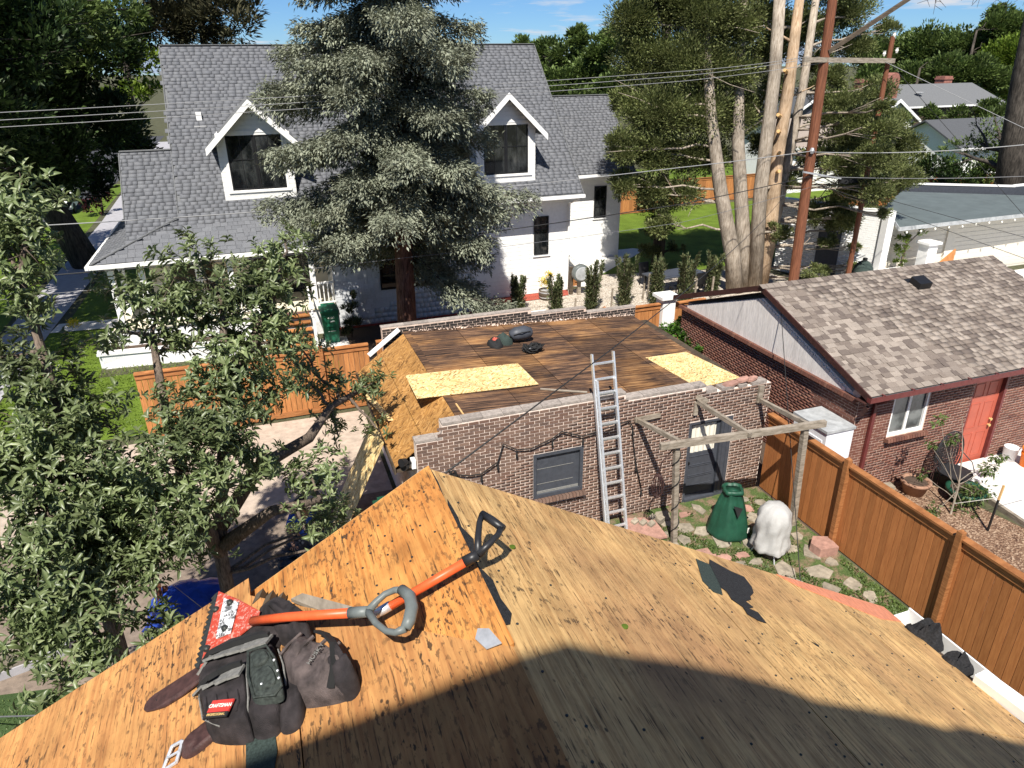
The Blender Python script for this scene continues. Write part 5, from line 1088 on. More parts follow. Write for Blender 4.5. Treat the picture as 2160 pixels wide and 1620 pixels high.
# yews along the gravel
def yew(x, y, h, label):
    t = thing('yew_shrub', label, 'shrub', (x,y,0), 'young upright yews along the gravel bed')
    b = MB(); T = []; D = []
    for i in range(16):
        a = rng.random()*6.28; lean = rng.uniform(.1,.42); hh = h*rng.uniform(.55,1)
        tip = Vector((x+math.cos(a)*lean*hh*.55, y+math.sin(a)*lean*hh*.55, hh)); b.tube([(x,y,0), Vector((x,y,0)).lerp(tip,.6)+Vector((math.cos(a)*.06,math.sin(a)*.06,0)), tip], [.02,.012,.005], 4)
        m = 330; q = NR.rand(m)**.8; P = np.array([x,y,0])*(1-q[:,None])+np.array(tip)*q[:,None]
        T.append(P+NR.normal(0,1,(m,3))*(.10*(1.15-q))[:,None]); D.append(NR.normal(0,.5,(m,3))+np.array([math.cos(a)*.5,math.sin(a)*.5,1.]))
    b.obj('stems', 'bark_fr', t); T = np.concatenate(T); D = np.concatenate(D); T[:,2] = np.abs(T[:,2])
    scatter('foliage', T, orient(D), .13*(.6+.8*NR.rand(len(T))), .036*(.6+.8*NR.rand(len(T))), 'l_yew', t)
for x,y,h,l in ((9.2,25.4,1.5,'bushy young yew touching the spruce boughs, leftmost in the row'),(10.3,24.2,1.75,'young yew in front of the barrel planter'),(11.8,24.2,2.1,'tall young yew in front of the hose reel'),(13.3,24.3,2.15,'dense young yew left of the dark garden table'),(14.7,24.2,2.0,'young yew in front of the garden table, left of the pillar'),(15.9,23.9,2.2,'young yew in front of the garden table, right above the pillar'),(17.5,24.4,1.8,'rounder green bush at the foot of the pale juniper trunks')): yew(x,y,h,l)
# ---- the two fruit trees on the left ----
FA = [(-1.87,13.0,5.34,.81),(-.92,13.0,5.57,.82),(.23,13.5,5.67,.61),(-.12,13.5,4.98,.75),(.38,13.5,6.14,.24),(-.75,12.5,4.22,.92),(-1.45,12.0,3.65,.89),(-.28,12.5,3.59,.52),(-2.14,11.0,3.07,1.06),(-1.31,11.5,3.06,.79),(-1.66,11.0,2.23,.62),(.82,13.0,3.09,.4),(1.55,13.3,3.1,.42),(.38,13.0,3.56,.27),(.82,12.5,2.49,.27),(.48,12.0,1.91,.32),(.47,11.5,1.54,.3),(1.62,12.5,2.44,.2),(.42,13.3,4.03,.36),(-.66,12.0,2.75,.45),(.1,13.0,4.38,.52),(-.9,13.0,4.78,.5),(-1.84,12.8,4.63,.41),(-2.51,12.5,5.08,.28)]
FB = [(-2.94,11.5,7.33,.4),(-3.0,11.0,6.84,.5),(-3.25,11.0,6.36,.3),(-3.04,11.0,6.07,.29),(-3.18,11.0,4.9,.52),(-2.77,11.0,4.43,.53),(-3.44,10.5,4.49,.66),(-3.08,10.5,3.8,.82),(-2.66,10.5,2.89,.93),(-3.35,10.0,3.53,.85),(-3.54,9.5,2.82,.84),(-2.92,10.0,2.53,.69),(-3.69,9.0,2.22,.56),(-3.1,9.0,2.36,.38),(-2.76,8.5,1.78,.28),(-3.39,8.3,1.55,.25),(-3.5,11.0,5.37,.33)]
FB += [(-3.3,11.3,6.9,.35),(-3.6,10.2,4.0,.5),(-3.3,9.4,2.6,.6),(-2.5,9.6,2.2,.5),(-2.3,10.2,2.5,.55),(-3.0,8.9,1.9,.5),(-2.2,9.2,1.7,.35)]
FA += [(-1.9,10.3,2.3,.5),(.42,11.2,1.45,.34),(-.05,11.3,1.35,.34),(.68,10.8,1.35,.3),(.2,12.0,2.0,.45)]
def nearer(bl, s): return [(x*s, y*s, H-(H-z)*s, r*s) for x,y,z,r in bl]
FA = [q for p in FA for q in nearer([p], .85 if p[0] < .3 else .98)]; FB = nearer(FB, .9)
me_leaf = bpy.data.meshes.new('leaf'); me_leaf.from_pydata([tuple(v) for v in LEAF], [], [tuple(f) for f in LTRI]); me_leaf.materials.append(M['l_fruit']); me_leaf.shade_smooth()
def fruit(label, base, blobs, forks):
    t = thing('fruit_tree', label, 'tree', base); b = MB(); nodes = []
    for f in forks:
        P = [Vector(p) for p in f]; b.tube(P, [.13-.085*j/(len(P)-1) for j in range(len(P))], 9); nodes += [P[i].lerp(P[i+1], q/4) for i in range(len(P)-1) for q in range(5)]
    T = []; A = []
    for (x,y,z,r) in blobs:
        c = Vector((x,y,z)); s = min(nodes, key=lambda p: (p-c).length+max(0,p.z-z)*1.5); pp = limb(b, s, c, .035, .015, 6, 5, .07)
        n = max(7, int((250 if base[0] > -2 else 320)*r**1.9))
        m = max(3, n//5); cs = unit(m)*(.3+.75*NR.rand(m,1))*r
        for j in range(m):
            tip = c+Vector(cs[j]); 
            if j % 2 == 0: limb(b, pp[3+rng.randint(0,2)], tip, .01, .004, 4, 3, .06)
            ax = (tip-c).normalized()*.7+Vector((0,0,.8))
            for q in range(n//m+1):
                o = Vector((rng.gauss(0,1),rng.gauss(0,1),rng.gauss(0,.7)))*.13; T.append(tuple(tip+o)); A.append(tuple(ax+Vector((rng.gauss(0,.5),rng.gauss(0,.5),rng.gauss(0,.3)))))
    b.obj('trunk', 'bark_fr', t, True)
    T = np.array(T); A = np.array(A); A /= np.linalg.norm(A, axis=1)[:,None]; k = 8; N = len(T)
    ref = np.cross(A, np.array([.3,.5,.1])); ref /= np.linalg.norm(ref, axis=1)[:,None]; r2_ = np.cross(A, ref)
    LT, LD, LU = [], [], []
    for i in range(k):
        a = i*2.399+NR.rand(N)*.9; side = ref*np.cos(a)[:,None]+r2_*np.sin(a)[:,None]; el_ = .15+.55*(i/k)+NR.normal(0,.15,N)
        D = side+A*el_[:,None]; LT.append(T+A*(.012*i)); LD.append(D); LU.append(A+NR.normal(0,.25,(N,3))-side*.3)
    LT = np.concatenate(LT); LD = np.concatenate(LD); LU = np.concatenate(LU); n = len(LT)
    R = orient(LD, LU); L = .118*(.5+.9*NR.rand(n)); W = L*.37*(.8+.4*NR.rand(n))
    v = LT-np.array([0,0,H]); dep = v@np.array(cF); px_ = 1080+FPX*(v@np.array(cR))/dep; py_ = 810+FPX*(v@np.array(cD))/dep
    ok = (px_ > 10) & (px_ < 2150) & (py_ > 10) & (py_ < 1600); score = np.where(ok, L/dep, 0); idx = np.argsort(-score)
    top = idx[:300]; rest = idx[300:]
    for i in top:
        m = np.eye(4); m[:3,:3] = R[i]*np.array([L[i],W[i],L[i]])[None,:]; m[:3,3] = LT[i]; o = bpy.data.objects.new('leaf', me_leaf); link(o, t); o.matrix_basis = Matrix(m.tolist())
    scatter('foliage', LT[rest], R[rest], L[rest], W[rest], 'l_fruit', t, LEAF, LTRI).data.shade_smooth()
    return t
fruit('leafy fruit tree whose long branch reaches toward the shed roof', (-1.45,10.6,0), FA,
      [[(-1.45,10.6,0),(-1.4,10.5,1.8),(-1.1,10.5,3.4),(-.85,10.7,4.6),(-.7,10.9,5.8)], [(-1.4,10.5,1.8),(-1.6,10.1,3.2),(-1.7,10.4,4.4),(-1.7,10.8,5.5)], [(-1.3,10.5,2.3),(-.6,10.55,3.2),(.25,10.9,3.4),(.75,12.4,3.2),(1.45,13.0,3.2)], [(-.85,10.7,4.6),(-.25,11.05,5.3),(.2,11.4,6.1)], [(-1.3,10.4,2.0),(-.5,10.0,2.7),(.25,9.9,2.8)]])
fruit('leafy fruit tree at the left edge above the turf strip', (-2.9,9.4,0), FB,
      [[(-2.9,9.4,0),(-2.85,9.4,2.0),(-2.8,9.5,3.4),(-2.8,9.7,4.9),(-2.8,9.8,6.7)], [(-2.85,9.4,2.0),(-3.05,8.8,2.9),(-3.1,8.6,3.6)], [(-2.85,9.4,2.2),(-2.5,9.3,3.1),(-2.4,9.4,3.6)]])
# sapling in the neighbouring gravel bed
sa = thing('sapling', 'thin leaning sapling in the bark bed in front of the red door', 'tree', (13.16,8.97,0)); b = MB()
for q in ([(13.16,8.97,0),(13.2,9.0,.7),(13.1,9.05,1.5),(13.0,9.2,2.3)],): b.tube(q, [.022,.018,.012,.006], 6)
for x,y,z,r in BL['sapling']: limb(b, (13.17,9.0,.35+.5*rng.random()), (x,y,z), .01, .004, 4, 4, .05)
b.obj('trunk', 'bark_pale', sa); T, D = blob_points(BL['sapling'], 3300, .45, 25); D[:,2] -= .4; n = len(T); scatter('leaves', T, orient(D), .1*(.6+.7*NR.rand(n)), .035*(.7+.6*NR.rand(n)), 'l_mid', sa)
# ground cover tufts in the patio, turf and lawn
def tufts(label, n, fn, L, W, mat):
    P = []
    while len(P) < n:
        q = fn()
        if q: P.append(q)
    T = np.array(P); D = NR.normal(0,.7,(n,3)); D[:,2] = np.abs(D[:,2])+.35
    o = scatter('grass_tufts', T, orient(D), L*(.5+NR.rand(n)), W*(.6+.8*NR.rand(n)), mat, None); return o
def patio_pt():
    x, y = rng.uniform(4.5,9.9), rng.uniform(6.4,11.0)
    w = math.sin(x*2.3+1)*math.cos(y*2.1)+.5*math.sin(x*5+y*4)
    if w < .05+.25*(y-8)/3-.2*(x-7)/3 or any((x-a)**2+(y-c)**2 < (d*.8)**2 for a,c,d in fl): return None
    return (x,y,.01)
tufts('patio moss', 9000, patio_pt, .05, .03, 'l_mid')
tufts('turf', 9000, lambda: (rng.uniform(6.5,9.9), rng.uniform(3.2,6.9), .012), .04, .012, 'l_mid')
tufts('turf', 7000, lambda: (rng.uniform(-5.5,-3.0), rng.uniform(7,10.3), .018), .04, .012, 'l_mid')
tufts('lawn', 9000, lambda: (rng.uniform(-8,-.5), rng.uniform(19.5,28), .008) , .09, .025, 'l_lime')
# ================= TOOLS ON THE NEAR ROOF =================
def pillow(outline, zf, h, rings=5, base=.0, wob=.0, flat=.35, seed=1):
    """soft padded shape with the given plan outline"""
    r_ = random.Random(seed); n = len(outline); cx = sum(p[0] for p in outline)/n; cy = sum(p[1] for p in outline)/n
    O = []                                         # resample smooth
    for i in range(n):
        p0,p1,p2,p3 = (Vector(outline[(i+k)%n]) for k in (-1,0,1,2))
        for q in (0,.25,.5,.75): O.append(.5*((2*p1)+(p2-p0)*q+(2*p0-5*p1+4*p2-p3)*q*q+(3*p1-p0-3*p2+p3)*q**3))
    m = len(O); v = []; f = []
    for k in range(rings+1):
        a = k/rings*math.pi/2; s = flat+(1-flat)*math.cos(a)
        for j,p in enumerate(O):
            x = cx+(p[0]-cx)*s; y = cy+(p[1]-cy)*s; zz_ = base+h*math.sin(a)*(1+(wob*(math.sin(j*.7+k*1.3+seed)+math.sin(j*.31-k+seed*2)) if k else 0))
            v.append((x,y,zf(x)+zz_))
    for k in range(rings):
        for j in range(m): f.append((k*m+j,k*m+(j+1)%m,(k+1)*m+(j+1)%m,(k+1)*m+j))
    v.append((cx,cy,zf(cx)+base+h*1.0)); f += [(rings*m+j,rings*m+(j+1)%m,len(v)-1) for j in range(m)]
    b = MB(); b.add(v, f); return b
# roofing shovel
sv = thing('roofing_shovel', 'orange roofing shovel with toothed red blade and grey D grip', 'shovel', (-.2,2.0,7.25))
def plate(pts, th=.005): b = MB(); b.prism(pts, (0.0,0,-th)); return b
bl = plate([(-.338,2.286,7.268),(-.267,2.174,7.302),(-.19,2.03,7.345),(-.2,1.99,7.34),(-.287,1.98,7.292),(-.341,1.92,7.262),(-.394,1.957,7.236)]).obj('blade', 'scratched', sv)
te = MB(); A, B2 = Vector((-.338,2.286,7.266)), Vector((-.394,1.957,7.234)); A2, B3 = Vector((-.364,2.291,7.250)), Vector((-.417,1.981,7.222)); v = []
for i in range(29):
    q = i/28; o = A2.lerp(B3,q); i_ = A.lerp(B2,q); v.append(o if i % 2 else o.lerp(i_,.45))
te.prism([A]+v+[B2], (0,0,-.006)); te.obj('toothed_edge', 'darksteel', bl)
plate([(-.316,2.216,7.286),(-.262,2.141,7.313),(-.29,2.017,7.299),(-.341,2.036,7.274)], .006).obj('fulcrum_plate', 'plate', bl)
for x,y,z in ((-.293,2.165,7.304),(-.31,2.05,7.295),(-.345,2.19,7.268),(-.372,2.02,7.255)):
    b = MB(); b.lathe((x,y,z), [(.011,-.012),(.011,.002),(.007,.007),(.001,.008)], 10); b.obj('bolt', 'darksteel', bl)
b = MB(); b.tube([(-.215,2.0,7.335),(-.1,1.862,7.435),(.089,1.694,7.535)], [.016,.0145,.0145], 14); b.obj('shaft', 'orange', sv, True)
b = MB(); b.tube([(.082,1.70,7.531),(.13,1.66,7.556)], [.018,.016], 14)
Dp = [(.13,1.66,7.556),(.158,1.675,7.572),(.186,1.684,7.584),(.215,1.675,7.598),(.238,1.652,7.608)]; b.tube(Dp, [.013,.010,.0095,.010,.012], 10)
b.tube([(.13,1.66,7.556),(.143,1.6,7.560),(.164,1.55,7.568),(.186,1.523,7.580),(.212,1.515,7.594)], [.013,.010,.0095,.010,.012], 10)
b.tube([(.232,1.66,7.606),(.247,1.615,7.613),(.243,1.57,7.61),(.226,1.53,7.602),(.212,1.515,7.594)], [.016,.0185,.0185,.018,.015], 12); b.obj('grip', 'greygrip', sv, True)
s2 = thing('pry_handle', 'orange shaft with a black D grip lying over the roof ridge', 'tool', (.3,1.7,7.55))
b = MB(); b.tube([(.19,1.706,7.512),(.437,1.655,7.66)], .0135, 14); b.obj('shaft', 'orange', s2, True)
b = MB(); b.tube([(.15,1.712,7.492),(.2,1.704,7.52)], .0148, 12); b.obj('ferrule', 'alum', s2, True)
b = MB(); b.tube([(.425,1.66,7.653),(.465,1.652,7.675)], [.0175,.016], 12)
b.tube([(.465,1.652,7.675),(.48,1.70,7.70),(.505,1.765,7.705),(.525,1.80,7.705)], [.013,.0105,.0095,.011], 8); b.tube([(.465,1.652,7.675),(.50,1.66,7.695),(.54,1.69,7.70),(.56,1.72,7.70)], [.013,.0105,.0095,.011], 8)
b.tube([(.525,1.805,7.705),(.545,1.76,7.705),(.565,1.715,7.70)], [.0125,.0135,.0125], 10); b.obj('grip', 'blackgrip', s2, True)
# tool belt
tb = thing('tool_belt', 'worn black tool belt with dusty pouches and a loose leather strap', 'tool belt', (-.25,1.75,7.25))
pillow([(-.324,1.98),(-.301,2.06),(-.243,2.10),(-.176,2.074),(-.115,1.979),(-.137,1.886),(-.169,1.842),(-.245,1.89)], zt, .055, wob=.05, seed=4).obj('back_panel', 'canvas', tb, True)
pc = pillow([(-.396,1.965),(-.30,1.93),(-.22,1.898),(-.155,1.862),(-.141,1.746),(-.138,1.613),(-.165,1.552),(-.235,1.60),(-.25,1.74),(-.33,1.79),(-.392,1.82)], zt, .078, wob=.03, flat=.8, seed=2).obj('pouch', 'canvas', tb, True)
pillow([(-.395,1.855),(-.32,1.81),(-.243,1.782),(-.232,1.70),(-.228,1.60),(-.245,1.588),(-.319,1.645),(-.363,1.70),(-.38,1.78)], zt, .098, wob=.03, flat=.8, seed=8).obj('pouch', 'canvas', tb, True)
b = MB(); b.prism([(-.385,1.975,zt(-.385)+.072),(-.30,1.94,zt(-.3)+.088),(-.175,1.893,zt(-.175)+.083),(-.185,1.925,zt(-.185)+.072),(-.29,1.985,zt(-.29)+.07),(-.36,2.01,zt(-.36)+.06)], (0,0,-.03)); b.obj('pouch_opening', 'rubber', pc)
def seam(path, name='seam', r=.0026, mat='webbing', par=None): b = MB(); b.tube([(x,y,zt(x)+z) for x,y,z in path], r, 5); b.obj(name, mat, par or tb)
seam([(-.232,1.83,.09),(-.236,1.75,.092),(-.232,1.66,.096),(-.24,1.60,.07)]); seam([(-.39,1.90,.05),(-.385,1.8,.08),(-.372,1.715,.075),(-.32,1.65,.07)])
seam([(-.14,1.80,.07),(-.128,1.72,.075),(-.125,1.64,.07)])
for k in range(4): x0 = -.36+.032*k; seam([(x0,1.765-.018*k,.099),(x0+.004,1.72-.018*k,.102),(x0-.002,1.685-.016*k,.096)], 'fold', .0045, 'canvas')
pillow([(-.201,2.086),(-.151,2.082),(-.082,1.983),(-.037,1.859),(-.036,1.762),(-.07,1.752),(-.107,1.839),(-.149,1.922)], zt, .085, wob=.12, flat=.45, seed=7).obj('padded_loop', 'canvas', tb, True)
def band(path, zs, w, name, mat, th=.008):
    b = MB(); P = [Vector((x,y,zt(x)+z)) for (x,y),z in zip(path,zs)]
    for p,q in zip(P[:-1],P[1:]): b.beam(p, q+(q-p)*.06, w, th, (.4,0,.9))
    return b.obj(name, mat, tb)
b1 = [(-.392,1.955),(-.36,1.95),(-.325,1.925),(-.285,1.902),(-.245,1.882),(-.2,1.865),(-.165,1.85)]
band(b1, [.05,.078,.088,.092,.092,.09,.084], .05, 'reflective_band', 'webbing')
band([(-.39,1.975),(-.36,1.972),(-.325,1.948),(-.285,1.925),(-.245,1.905),(-.2,1.887),(-.165,1.87)], [.05,.08,.09,.096,.096,.094,.086], .014, 'rim', 'rubber', .016)
b2 = [(-.388,1.84),(-.355,1.815),(-.32,1.795),(-.285,1.783),(-.25,1.772)]
band(b2, [.06,.092,.106,.109,.106], .048, 'reflective_band', 'webbing')
band([(-.392,1.866),(-.355,1.842),(-.32,1.822),(-.285,1.81),(-.25,1.797)], [.06,.095,.11,.114,.11], .012, 'rim', 'rubber', .016)
pk = pillow([(-.228,1.838),(-.168,1.809),(-.145,1.73),(-.13,1.606),(-.153,1.594),(-.214,1.633),(-.23,1.727)], zt, .035, base=.07, flat=.7, wob=.06, seed=9).obj('small_pocket', 'pocket', tb, True)
pillow([(-.215,1.80),(-.178,1.785),(-.165,1.745),(-.19,1.735),(-.212,1.752)], zt, .012, base=.104, flat=.75, seed=3).obj('flap', 'pocket', pk, True)
pillow([(-.212,1.725),(-.165,1.715),(-.15,1.635),(-.205,1.655)], zt, .01, base=.102, flat=.8, seed=3).obj('flap', 'pocket', pk, True)
for x,y in ((-.19,1.66),(-.15,1.72),(-.142,1.67),(-.14,1.64)): b = MB(); b.lathe((x,y,zt(x)+.112), [(.004,-.004),(.004,.001),(.001,.003)], 8); b.obj('rivet', 'alum', pk)
seam([(-.228,1.83,.108),(-.172,1.806,.108),(-.148,1.73,.108),(-.134,1.61,.106),(-.155,1.6,.1),(-.213,1.636,.104),(-.23,1.727,.108),(-.228,1.83,.108)], 'piping', .004, 'pocket', pk)
gl = pillow([(-.142,1.786),(-.117,1.825),(-.07,1.836),(-.031,1.764),(.012,1.679),(.051,1.596),(.065,1.529),(.039,1.513),(-.019,1.54),(-.097,1.596),(-.124,1.652)], zt, .085, wob=.10, flat=.5, seed=12).obj('side_pouch', 'suede', tb, True)
for k in range(4): x0 = -.085+.035*k; y0 = 1.80-.045*k; seam([(x0-.05,y0-.03-.02*k,.07),(x0-.02,y0-.035,.092),(x0+.02,y0-.02,.09)], 'fold', .006, 'suede', gl)
pillow([(.02,1.68),(.051,1.60),(.075,1.53),(.045,1.505),(.0,1.55),(-.01,1.62)], zt, .095, wob=.1, flat=.45, seed=15).obj('pouch_end', 'canvas', tb, True)
b = MB(); P = [Vector((x,y,zt(x)+z)) for x,y,z in ((-.02,1.78,.06),(.005,1.71,.09),(.02,1.65,.1),(.015,1.58,.09),(-.005,1.54,.06))]
for p,q in zip(P[:-1],P[1:]): b.beam(p,q+(q-p)*.05,.02,.008,(.4,0,.9))
b.obj('closing_strap', 'rubber', tb)
pillow([(-.131,1.718),(-.078,1.653),(-.086,1.553),(-.116,1.527),(-.155,1.559),(-.149,1.658)], zt, .06, wob=.08, seed=5).obj('lower_pouch', 'canvas', tb, True)
b = MB(); q = [(-.594,2.0),(-.592,2.018),(-.58,2.032),(-.56,2.037),(-.48,2.028),(-.405,2.018),(-.36,2.003),(-.36,1.944),(-.394,1.942),(-.46,1.944),(-.519,1.949),(-.56,1.968),(-.583,1.982)]
b.prism([(x,y,zt(x)+.008+max(0,x+.47)*.2) for x,y in q], (0,0,-.006)); b.obj('leather_belt', 'leather', tb)
for i in range(4): b = MB(); x = -.55+.035*i; y = 2.0-.006*i; b.lathe((x,y,zt(x)+.0085+max(0,x+.47)*.2), [(.003,-.002),(.003,.001)], 8); b.obj('belt_hole', 'rubber', tb)
pillow([(-.458,1.744),(-.423,1.762),(-.355,1.77),(-.33,1.70),(-.397,1.675),(-.44,1.691)], zt, .022, wob=.2, flat=.5, seed=6).obj('leather_strap', 'leather', tb, True)
def Z_(x,y,o): return (x,y,zt(x)+o)
b = MB(); q = [Z_(-.505,1.695,.004),Z_(-.478,1.752,.016),Z_(-.445,1.745,.018),Z_(-.462,1.69,.008)]
for i in range(4): b.tube([q[i],q[(i+1)%4]], .0055, 8)
b.tube([Z_(-.49,1.722,.014),Z_(-.452,1.716,.016)], .004, 8); b.obj('buckle', 'alum', tb)
def onroof(cx, cy, up, ang, off):
    """matrix placing flat text on the tilted overlay plane"""
    n = Vector((-.5,0,1)).normalized(); e = Vector((1,0,.5)).normalized(); f = n.cross(e); c, s = math.cos(ang), math.sin(ang)
    X = e*c+f*s; Y = -e*s+f*c; p = Vector((cx,cy,zt(cx)+off))
    return frame(p, X, Y, n)
pa = (-.313,1.677); d_ang = math.atan2(-.045,.066/1)*.95
b = MB(); mm = onroof(pa[0]-.003, pa[1]-.008, 0, d_ang, .112)
b.add([mm@Vector(p) for p in ((-.042,-.006,.001),(.042,-.006,.001),(.042,.03,.001),(-.042,.03,.001),(-.042,-.006,-.004),(.042,-.006,-.004),(.042,.03,-.004),(-.042,.03,-.004))], [(0,1,2,3),(7,6,5,4),(0,4,5,1),(1,5,6,2),(2,6,7,3),(3,7,4,0)]); pp_ = b.obj('brand_patch', 'patchred', tb)
b = MB(); b.add([mm@Vector(p) for p in ((-.042,-.022,.001),(.042,-.022,.001),(.042,-.007,.001),(-.042,-.007,.001),(-.042,-.022,-.004),(.042,-.022,-.004),(.042,-.007,-.004),(-.042,-.007,-.004))], [(0,1,2,3),(7,6,5,4),(0,4,5,1),(1,5,6,2),(2,6,7,3),(3,7,4,0)]); b.obj('patch_strip', 'rubber', tb)
text('CRAFTSMAN', .0155, mm@Matrix.Translation((0,.012,.0016)), 'bulb', tb); text('PROFESSIONAL', .0105, mm@Matrix.Translation((0,-.0145,.0016)), 'patchtan', tb)
text('HUSKY', .022, onroof(-.032,1.655,0,math.atan2(.05,.05)*.35+.35,.097), 'webbing', tb)
# felt scraps, flashing, holes, painted shadow strips at the ridge
def scrap(name, label, cat, pts, zf, mat, up=.003, th=.004):
    b = MB(); b.prism([(x,y,zf(x)+up) for x,y in pts], (0,0,-th)); o = b.obj(name, mat); tag(o, label, cat); return o
scrap('felt_scrap', 'smooth dark green felt scrap stuck to the tan plywood edge', 'roofing felt', [(1.658,2.214),(1.724,2.197),(1.668,2.04),(1.608,1.939),(1.563,1.945),(1.556,2.016)], zr_, 'felt', .004)
scrap('felt_scrap', 'torn black shingle scrap with ragged tail on tan plywood', 'roofing felt', [(1.728,2.205),(1.761,2.249),(1.84,2.19),(1.909,2.17),(1.89,2.09),(1.858,2.036),(1.80,1.99),(1.787,1.966),(1.729,1.935),(1.745,1.90),(1.70,1.88),(1.743,1.865),(1.729,1.795),(1.69,1.80),(1.655,1.83),(1.67,1.88),(1.64,1.92),(1.66,1.98),(1.645,2.0)], zr_, 'tarpaper', .006)
scrap('ridge_shade_strip', 'ragged black strip painting the sheet edge shadow down the plywood ridge', 'painted shadow', [(.466,2.02),(.485,2.10),(.492,1.98),(.486,1.92),(.51,1.86),(.489,1.78),(.478,1.70),(.505,1.64),(.50,1.55),(.512,1.49),(.49,1.44),(.470,1.43),(.474,1.5),(.468,1.62),(.466,1.75),(.47,1.88)], zr_, 'tarpaper', .004)  # this dark strip and the next paint the raised ridge sheet's shadow
scrap('ridge_shade_strip', 'thin black painted shadow streak near the front tip of the ridge', 'painted shadow', [(.466,2.30),(.476,2.31),(.482,2.22),(.476,2.12),(.468,2.12)], zr_, 'tarpaper', .003)
scrap('shingle_scrap', 'granulated green black shingle strip sticking out under the tool belt', 'shingle', [(-.257,1.45),(-.255,1.60),(-.249,1.64),(-.2,1.62),(-.172,1.57),(-.168,1.50),(-.185,1.42),(-.197,1.213),(-.278,1.269)], zt, 'felt', .006)
scrap('shingle_scrap', 'rounded green black shingle scrap between shovel blade and tool belt', 'shingle', [(-.187,2.117),(-.15,2.11),(-.096,2.06),(-.07,1.99),(-.083,1.95),(-.178,2.02)], zt, 'felt', .012)
scrap('flashing_piece', 'small bent galvanised flashing at the foot of the ridge', 'flashing', [(.385,1.43),(.40,1.455),(.425,1.43),(.438,1.36),(.40,1.375)], zl, 'steel', .02, .003)
scrap('splinter_hole', 'small dark hole in the tan plywood', 'hole', [(1.934,1.741),(1.966,1.728),(1.952,1.712),(1.94,1.722)], zr_, 'rubber', .002, .002)
for i,(x,y) in enumerate(((.649,1.875),(.916,1.548))): b = MB(); b.lathe((x,y,zr_(x)+.002), [(.012,0),(.012,.002),(.005,.003)], 12); tag(b.obj('nail_cap', 'l_lime'), ('pale green nail cap near the black D grip','pale green nail cap in the middle of the tan plywood')[i], 'nail cap')
for k,(y0,y1,lab) in enumerate(((2.16,1.98,'large crumpled black felt heap in the white gutter'),(1.93,1.80,'small black felt strip further down the white gutter'))):
    pillow([(3.04,y0),(3.17,y0-.03),(3.21,(y0+y1)/2),(3.16,y1),(3.06,y1+.02),(3.02,(y0+y1)/2)], lambda x: gz-.02, .09-.03*k, wob=.3, seed=20+k, flat=.3); 
    b = pillow([(3.04,y0),(3.17,y0-.03),(3.21,(y0+y1)/2),(3.16,y1),(3.06,y1+.02),(3.02,(y0+y1)/2)], lambda x: gz-.03, .10-.03*k, wob=.3, seed=20+k, flat=.3); tag(b.obj('felt_heap', 'tarpaper'), lab, 'roofing felt')
dsp = thing('downspout_piece', 'white ribbed downspout piece lying across the gutter at lower right', 'downspout', (3.12,1.6,6.1))
b = MB(); b.beam((3.10,1.74,gz+.04),(3.17,1.05,gz+.03),.085,.06); b.obj('pipe', 'white', dsp)
b = MB()
for i in range(3): b.beam((3.075+.028*i,1.735,gz+.073),(3.145+.028*i,1.06,gz+.063),.008,.008)
b.obj('rib', 'white', dsp)

# ================= THINGS ON AND AROUND THE SHED =================
ld = thing('ladder', 'aluminium extension ladder leaning on the brick shed parapet', 'ladder', (5.9,10.45,0))
def lad(q, x): return Vector((x+.0*q, 10.45+1.12*q, 4.12*q))
for x0,x1,q0,q1,off,nm in ((5.66,6.12,0,.94,0,'rail'),(5.70,6.08,.0,.82,-.06,'inner_rail')):
    for x in (x0,x1):
        b = MB(); b.beam(lad(q0,x)+Vector((0,off,.0)), lad(q1,x)+Vector((0,off,0)), .03, .075, (0,1,0)); b.obj(nm, 'alum', ld)
for i in range(14):
    q = .035+i*.0715; 
    if q > .93: break
    b = MB(); c = lad(q,5.89); b.beam(c+Vector((-.225,0,0)), c+Vector((.225,0,0)), .05, .03); b.obj('rung', 'alum', ld)
    if q < .78: b = MB(); c = lad(q+.012,5.89)+Vector((0,-.06,0)); b.beam(c+Vector((-.18,0,0)), c+Vector((.18,0,0)), .045, .028); b.obj('rung', 'alum', ld)
def sheet_thing(label, pts, th=.012): b = MB(); b.prism(pts, (0,0,-th)); return tag(b.obj('osb_sheet', 'osb'), label, 'board')
sheet_thing('pale new OSB sheet overhanging the left edge of the shed deck', [(2.43,13.81,3.0),(5.0,13.88,2.862),(5.02,12.66,2.86),(2.41,12.59,3.0)])
sheet_thing('pale new OSB piece at the right end of the shed deck', [(8.08,13.56,zd(8.08)+.02),(9.26,13.67,zd(9.26)+.02),(9.56,11.95,zd(9.56)+.02),(8.3,11.66,zd(8.3)+.02)])
b = MB(); b.prism([(1.66,12.42,2.22),(1.66,13.64,2.22),(.55,13.64,0.02),(.55,12.42,.02)], (-.012,0,.006)); tag(b.obj('osb_sheet', 'osb'), 'OSB sheet leaning on edge against the left eave of the shed', 'board')
b = MB(); b.beam((1.95,13.2,2.3),(1.66,14.6,2.35),.16,.012,(0.3,0,1)); tag(b.obj('osb_offcut', 'osb'), 'narrow OSB offcut poking up behind the leaning sheet', 'board')
b = MB(); b.beam((4.98,12.46,zd(5)+.02),(5.86,12.05,zd(5.8)+.02),.05,.02); tag(b.obj('wood_strip', 'greywood'), 'thin pale wood strip on the deck left of the ladder', 'board')
du = thing('duffel_bag', 'black duffel bag lying on the dark shed deck', 'bag', (5.5,15.35,2.82))
